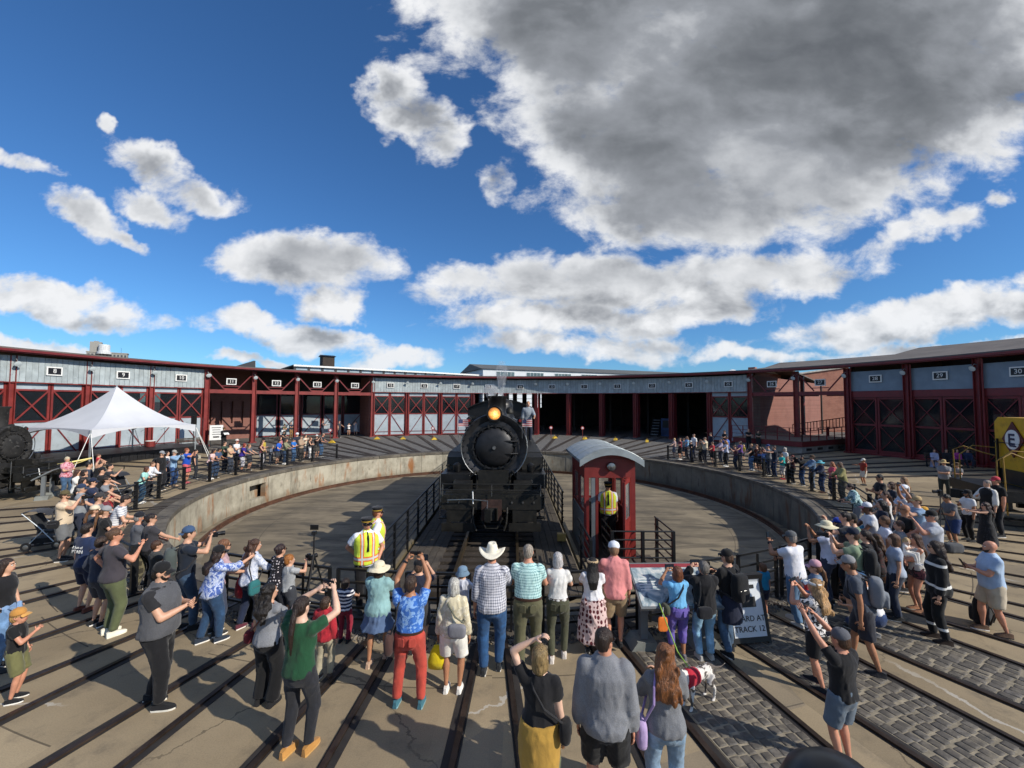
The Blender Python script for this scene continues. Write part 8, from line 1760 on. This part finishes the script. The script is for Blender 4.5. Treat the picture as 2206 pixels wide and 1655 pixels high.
    # ---- tripods
    def tripod(loc, h_, lab, phone=True, rz=0):
        o = thing('tripod', lab, 'tripod', loc, rz)
        for a in range(3): an = a * 2.094 + .5; MB().tube([(0, 0, h_ * .78), (.36 * math.cos(an), .36 * math.sin(an), 0)], [.016, .011], 6).build('leg', BLK, o)
        MB().tube([(0, 0, h_ * .6), (0, 0, h_)], .014, 6).build('column', BLK, o); MB().box((0, 0, h_ + .03), (.07, .07, .06)).build('head', BLK, o)
        if phone: MB().box((0, 0, h_ + .13), (.15, .012, .09)).build('mounted_phone', flat('gadget_black', S(18, 18, 20), .35), o)
        else: q_ = MB(); q_.box((0, 0, h_ + .12), (.14, .07, .10)); q_.lathe([(.035, .03), (.04, .16)], (0, 0, h_ + .12), 'Y', 12); q_.build('mounted_camera', flat('gadget_black', S(18, 18, 20), .35), o)
    p = ground_at(672, 1345); tripod((p.x, p.y, 0), 1.62, 'black tripod carrying a phone by the gate rail')
    p = ground_at(380, 1050); tripod((p.x, p.y, 0), 1.25, 'small tripod in front of the pale denim shirt', False, R(-90))
    p = ground_at(2030, 1186); tripod((p.x, p.y, 0), 1.5, 'black video tripod in front of the grey tee and blue shorts', False, R(70))
    # ---- strollers
    def stroller(loc, rz, lab):
        o = thing('stroller', lab, 'stroller', loc, rz)
        for x in (-.24, .24):
            for y in (-.30, .34):
                w_ = MB().lathe([(.06, -.02), (.11, -.022), (.12, 0), (.11, .022), (.06, .02)], (x, y, .12), 'X', 16).build('wheel', BLK, o); MB().lathe([(.03, -.024), (.06, -.02), (.06, .02), (.03, .024)], (x, y, .12), 'X', 10).build('hub', STEEL, w_)
            MB().tube([(x, .34, .12), (x, -.05, .62), (x, -.42, 1.02)], .013, 6).build('frame_bar', LAMPM, o); MB().tube([(x, -.30, .12), (x, .05, .55)], .013, 6).build('frame_bar', LAMPM, o)
        MB().tube([(-.24, -.42, 1.02), (.24, -.42, 1.02)], .02, 6).build('handle', BLK, o)
        st = MB(); st.box((0, .06, .48), (.40, .36, .06)); st.box((0, -.16, .72), (.40, .06, .5), (R(22), 0, 0)); st.build('seat', fabric('22252a'), o)
        g = [[Vector((x_ * .22, -.25 + .42 * math.sin(a), .80 + .26 * math.cos(a))) for x_ in (-1, -.5, 0, .5, 1)] for a in (-.5, -.1, .3, .7, 1.1)]; MB().sheet(g).build('hood', fabric('2b2d33'), o, smooth=True, fix=False); MB().box((0, .02, .25), (.38, .5, .14)).build('basket', fabric('1c1d20'), o)
    p = ground_at(100, 1180); stroller((p.x, p.y, 0), R(-70), 'black stroller behind the man in the beige tee'); p = ground_at(262, 1072); stroller((p.x, p.y, 0), R(-100), 'dark stroller behind the woman in the mint tee')
    # ---- bicycle under bay 12
    p = ground_at(598, 952); o = thing('bicycle', 'bicycle leaning under bay 12', 'bicycle', p, R(20))
    for x in (-.52, .52):
        w_ = MB(); w_.tube([(x + .33 * math.cos(a * pi / 8), 0, .34 + .33 * math.sin(a * pi / 8)) for a in range(17)], .018, 6); w_.build('wheel', BLK, o)
    for a_, b_ in (((-.52, .34), (-.15, .82)), ((-.15, .82), (.38, .80)), ((.38, .80), (.52, .34)), ((-.02, .32), (-.2, .92)), ((-.02, .32), (.40, .74)), ((-.52, .34), (-.02, .32)), ((.38, .80), (.35, 1.0))): MB().tube([(a_[0], 0, a_[1]), (b_[0], 0, b_[1])], .017, 6).build('frame_tube', GRIME, o)
    MB().tube([(.33, -.28, 1.0), (.36, 0, 1.0), (.33, .28, 1.0)], .014, 6).build('handlebar', BLK, o); _m = MB(); _sup(_m, (-.22, 0, .95), (.13, .07, .03)); _m.build('saddle', BLK, o, fix=False); MB().box((.5, 0, 1.1), (.3, .3, .2)).build('basket', SIGNW, o)
    # ---- switch targets and low lamps on the apron
    DISC = flat('target_red', S(176, 62, 58), .5); YEL = pbr('lamp_yellow', S(214, 178, 60), .5)
    for i, (px, py) in enumerate(((711, 953), (932, 946), (1187, 944), (1255, 945))):
        p = ground_at(px, py); o = thing('switch_target', 'red disc track target on a thin post, ' + ('by the open red bay', 'before white braced doors', 'nearest the engine cab', 'between dark open stalls')[i], 'signal', p, 0); MB().tube([(0, 0, 0), (0, 0, 1.1)], .03, 6).build('post', RED, o); MB().lathe([(.2, -.01), (.2, .01)], (0, 0, 1.2), 'Y', 18).build('disc', DISC, o); MB().lathe([(.12, -.014), (.10, -.016)], (0, 0, 1.2), 'Y', 14).build('disc_face', SIGNW, o)
    for i, (px, py) in enumerate(((715, 955), (812, 947), (868, 947), (935, 948), (1195, 945), (1260, 947), (1326, 949), (1394, 953))):
        p = ground_at(px, py); o = thing('wheel_chock', 'yellow wheel chock ' + ('at the foot of the red disc by the open bay', 'broad and bright, before the first white doors', 'before the second pair of white doors', 'below the red disc at the white doors', 'just past the engine cab', 'under the red disc between dark stalls', 'above the arched cab roof', 'nearest the eastern crowd')[i], 'chock', p, R(10 * i)); q_ = MB(); q_.prism([(-.34, 0, 0), (.34, 0, 0), (.1, 0, .22), (-.1, 0, .22)], (0, -.14, .03), (0, .14, .03)); q_.build('wedge', YEL, o); MB().tube([(0, 0, .25), (0, 0, .42)], .02, 5).build('handle', YEL, o)
    # ---- yellow barrier pole by the weathered engine
    p = ground_at(24, 1062); o = thing('barrier_gate', 'pale yellow barrier pole beside the weathered engine', 'barrier', p, 0); YP = pbr('pale_yellow', S(226, 206, 128), .5); MB().lathe([(.10, 0), (.10, .55)], n=12).build('post', BLK, o); MB().lathe([(.11, .55), (.09, .7), (.05, 1.25), (.001, 1.28)], n=12).build('sleeve', YP, o); MB().tube([(.0, .0, .85), (1.6, 1.9, 1.28)], .04, 8).build('arm', YP, o); MB().tube([(.05, .05, .62), (.22, .25, .62), (.22, .25, .30), (.1, .1, .25)], .022, 6).build('stop_hook', YP, o); MB().tube([(.0, .0, .78), (.8, .95, .80), (1.55, 1.84, 1.25)], .018, 6).build('stay', YP, o)
    # ---- black dome lamp just below the viewpoint
    o = thing('dome_lamp', 'smooth black dome of a lamp at the bottom edge below the grey shorts', 'lamp', ground_at(1806, 1672, 2.62)); o.location.z = 0
    MB().lathe([(.21, 2.42), (.225, 2.43), (.215, 2.50), (.175, 2.59), (.11, 2.645), (.03, 2.668), (.001, 2.67)], n=40).build('shade', flat('gloss_black', S(22, 23, 25), .38), o, smooth=True); MB().tube([(0, 0, 0), (0, 0, 2.45)], .04, 10).build('post', BLK, o); MB().lathe([(.16, 0), (.16, .03), (.05, .06)], n=16).build('base', BLK, o)
    # ---- cup, bags on the ground
    p = ground_at(1737, 1262, 1.15); o = thing('paper_cup', 'red paper cup held by the woman in the pink cap', 'cup', p); MB().lathe([(.030, -.06), (.042, .06)], n=14).build('sleeve', flat('cup_red', S(186, 40, 48), .4), o); MB().lathe([(.044, .06), (.044, .07), (.030, .08), (.001, .08)], n=14).build('lid', SIGNW, o); MB().tube([(0, 0, .06), (.02, 0, .16)], .004, 5).build('straw', SIGNW, o)
    p = ground_at(2118, 1348); o = thing('rucksack', 'black rucksack standing on the ground behind the bald man', 'bag', p, R(30)); q_ = MB(); _sup(q_, (0, 0, .27), (.17, .12, .27), .55); _sup(q_, (0, .13, .2), (.12, .04, .14), .6); g_ = q_.build('bag', fabric('1f2123'), o, fix=False); remesh_later(g_, .02, .003); MB().tube([(-.05, 0, .52), (0, 0, .58), (.05, 0, .52)], .01, 6).build('handle', BLK, o)
    for s_ in (-1, 1): MB().tube([(s_ * .09, -.10, .46), (s_ * .1, -.17, .30), (s_ * .09, -.11, .08)], .014, 6).build('strap', BLK, o)
    p = ground_at(2052, 1190); o = thing('camera_bag', 'grey camera bag on the ground by the video tripod', 'bag', p, 0); q_ = MB(); _sup(q_, (0, 0, .13), (.24, .15, .13), .5); g_ = q_.build('bag', fabric('4a4c50'), o, fix=False); remesh_later(g_, .02, .003); MB().tube([(-.2, 0, .22), (0, .02, .33), (.2, 0, .22)], .012, 6).build('strap', BLK, o)
    # ---- baby in arms
    P('baby in a white romper asleep in the arms of the woman in brown shorts', at=ground_at(1968, 1325) + Vector((-.12, -.02, 0)), z0=1.02, H=.64, face=150, skin='pale', top=('tee', 'e4e2de'), bottom=('pants', 'd8d6d2'), hair=('short', 'c9a878'), sit=.18, legs='sit', pose=('chest', 'chest'), look=(30, -10), shoes='e4e2de')
    # ---- dog in a red harness
    p = ground_at(1503, 1516); o = thing('dog', 'white and grey spotted dog in a red harness on the setts', 'dog', p, R(118)); o.scale = (.74, .74, .74); dm, t_, b_ = new_mat('dog_coat'); v = t_.node('ShaderNodeTexCoord').outputs['Object']; c_ = t_.mix(t_.m('GREATER_THAN', t_.noise(v, 7., 3., .55, .5), .52), S(222, 216, 208), S(92, 84, 78)); t_.link(c_, b_.inputs['Base Color']); b_.inputs['Roughness'].default_value = .8; bump(t_, b_, t_.noise(v, 90., 3.), .5, .01)
    b = MB(); Z = Vector((0, 0, 1)); V3 = Vector
    _loft(b, [(V3((0, y, z)), X_, Z, rx, rz) for (y, z, rx, rz) in ((-.40, .52, .05, .06), (-.34, .53, .10, .11), (-.22, .52, .105, .12), (-.05, .52, .10, .115), (.10, .51, .115, .15), (.24, .52, .12, .165), (.34, .55, .09, .13), (.40, .58, .06, .08))], 14)
    b.tube([(0, .32, .58), (0, .45, .68), (0, .52, .74)], [.085, .07, .065], 10); _sup(b, (0, .55, .76), (.068, .085, .07)); b.tube([(0, .58, .745), (0, .68, .725), (0, .72, .72)], [.05, .036, .028], 8)
    for s_ in (-1, 1):
        _sup(b, (s_ * .06, .52, .80), (.02, .04, .05)); b.tube([(s_ * .085, .27, .45), (s_ * .085, .22, .36), (s_ * .085, .26, .20), (s_ * .085, .255, .08), (s_ * .085, .275, .02)], [.06, .042, .03, .024, .028], 8); _sup(b, (s_ * .085, .29, .022), (.03, .045, .022))
        b.tube([(s_ * .085, -.30, .50), (s_ * .09, -.22, .36), (s_ * .09, -.36, .21), (s_ * .09, -.345, .07), (s_ * .09, -.33, .02)], [.085, .062, .032, .024, .026], 8); _sup(b, (s_ * .09, -.31, .022), (.03, .045, .022))
    b.tube([(0, -.40, .55), (0, -.52, .50), (0, -.68, .47), (0, -.80, .50)], [.032, .024, .017, .008], 8)
    g_ = b.build('body', dm, o, fix=False); remesh_later(g_, .016); hv = MB(); _loft(hv, [(V3((0, y, .515)), X_, Z, rx, rz) for (y, rx, rz) in ((.02, .118, .135), (.12, .128, .165), (.25, .135, .180), (.33, .115, .155))], 16); g_ = hv.build('harness', fabric('b02436'), o, fix=False); remesh_later(g_, .016, .003)
    q_ = o.matrix_basis @ V3((0, .22, .70)); q1 = ground_at(1420, 1300, .95); l_ = thing('leash', 'green leash from the woman in purple trousers to the dog', 'leash', (0, 0, 0)); MB().tube([q_, q_.lerp(q1, .35) - V3((0, 0, .12)), q_.lerp(q1, .7) - V3((0, 0, .06)), q1], .010, 6).build('cord', flat('leash_green', S(140, 176, 70), .6), l_); MB().lathe([(.014, -.03), (.014, .03)], q_, n=8).build('clip', STEEL, l_)
    o = thing('pouch', 'orange pouch hanging from the bag of the woman in purple trousers', 'pouch', ground_at(1428, 1345, .62)); _m = MB(); _sup(_m, (0, 0, 0), (.075, .02, .11), .4); _m.build('bag', fabric('f08030'), o, fix=False); MB().tube([(0, 0, .10), (.01, .01, .25)], .006, 5).build('loop', SIGNW, o)
    # ---- steam
    sm = bpy.data.materials.new('steam'); sm.use_nodes = True; nt = sm.node_tree; nt.nodes.clear(); t_ = NT(nt); pv = t_.node('ShaderNodeVolumePrincipled'); ou = t_.node('ShaderNodeOutputMaterial'); t_.link(pv.outputs[0], ou.inputs['Volume']); v = t_.node('ShaderNodeTexCoord').outputs['Object']; n = t_.noise(t_.v('MULTIPLY', v, (1, 1, .5)), 5., 5., .65, .6); z_ = t_.sep(v)[2]
    dn = t_.mul(t_.mapr(n, .42, .68), t_.mapr(z_, .1, 1.35, 16., 2.5)); t_.link(dn, pv.inputs['Density']); pv.inputs['Color'].default_value = (.94, .95, .97, 1)
    for (loc, r1, hh) in ((Vector((BX + .20, 14.5, 4.05)), .22, 1.45), (Vector((BX - .12, 13.6, 3.95)), .26, .7)):
        o = MB().lathe([(.03, 0), (.05, .1), (r1 * .6, hh * .45), (r1, hh * .8), (r1 * .6, hh), (.001, hh * 1.02)], n=16).build('steam', sm, smooth=True); o.location = loc; o['kind'] = 'stuff'
build_props()
flush_remesh()
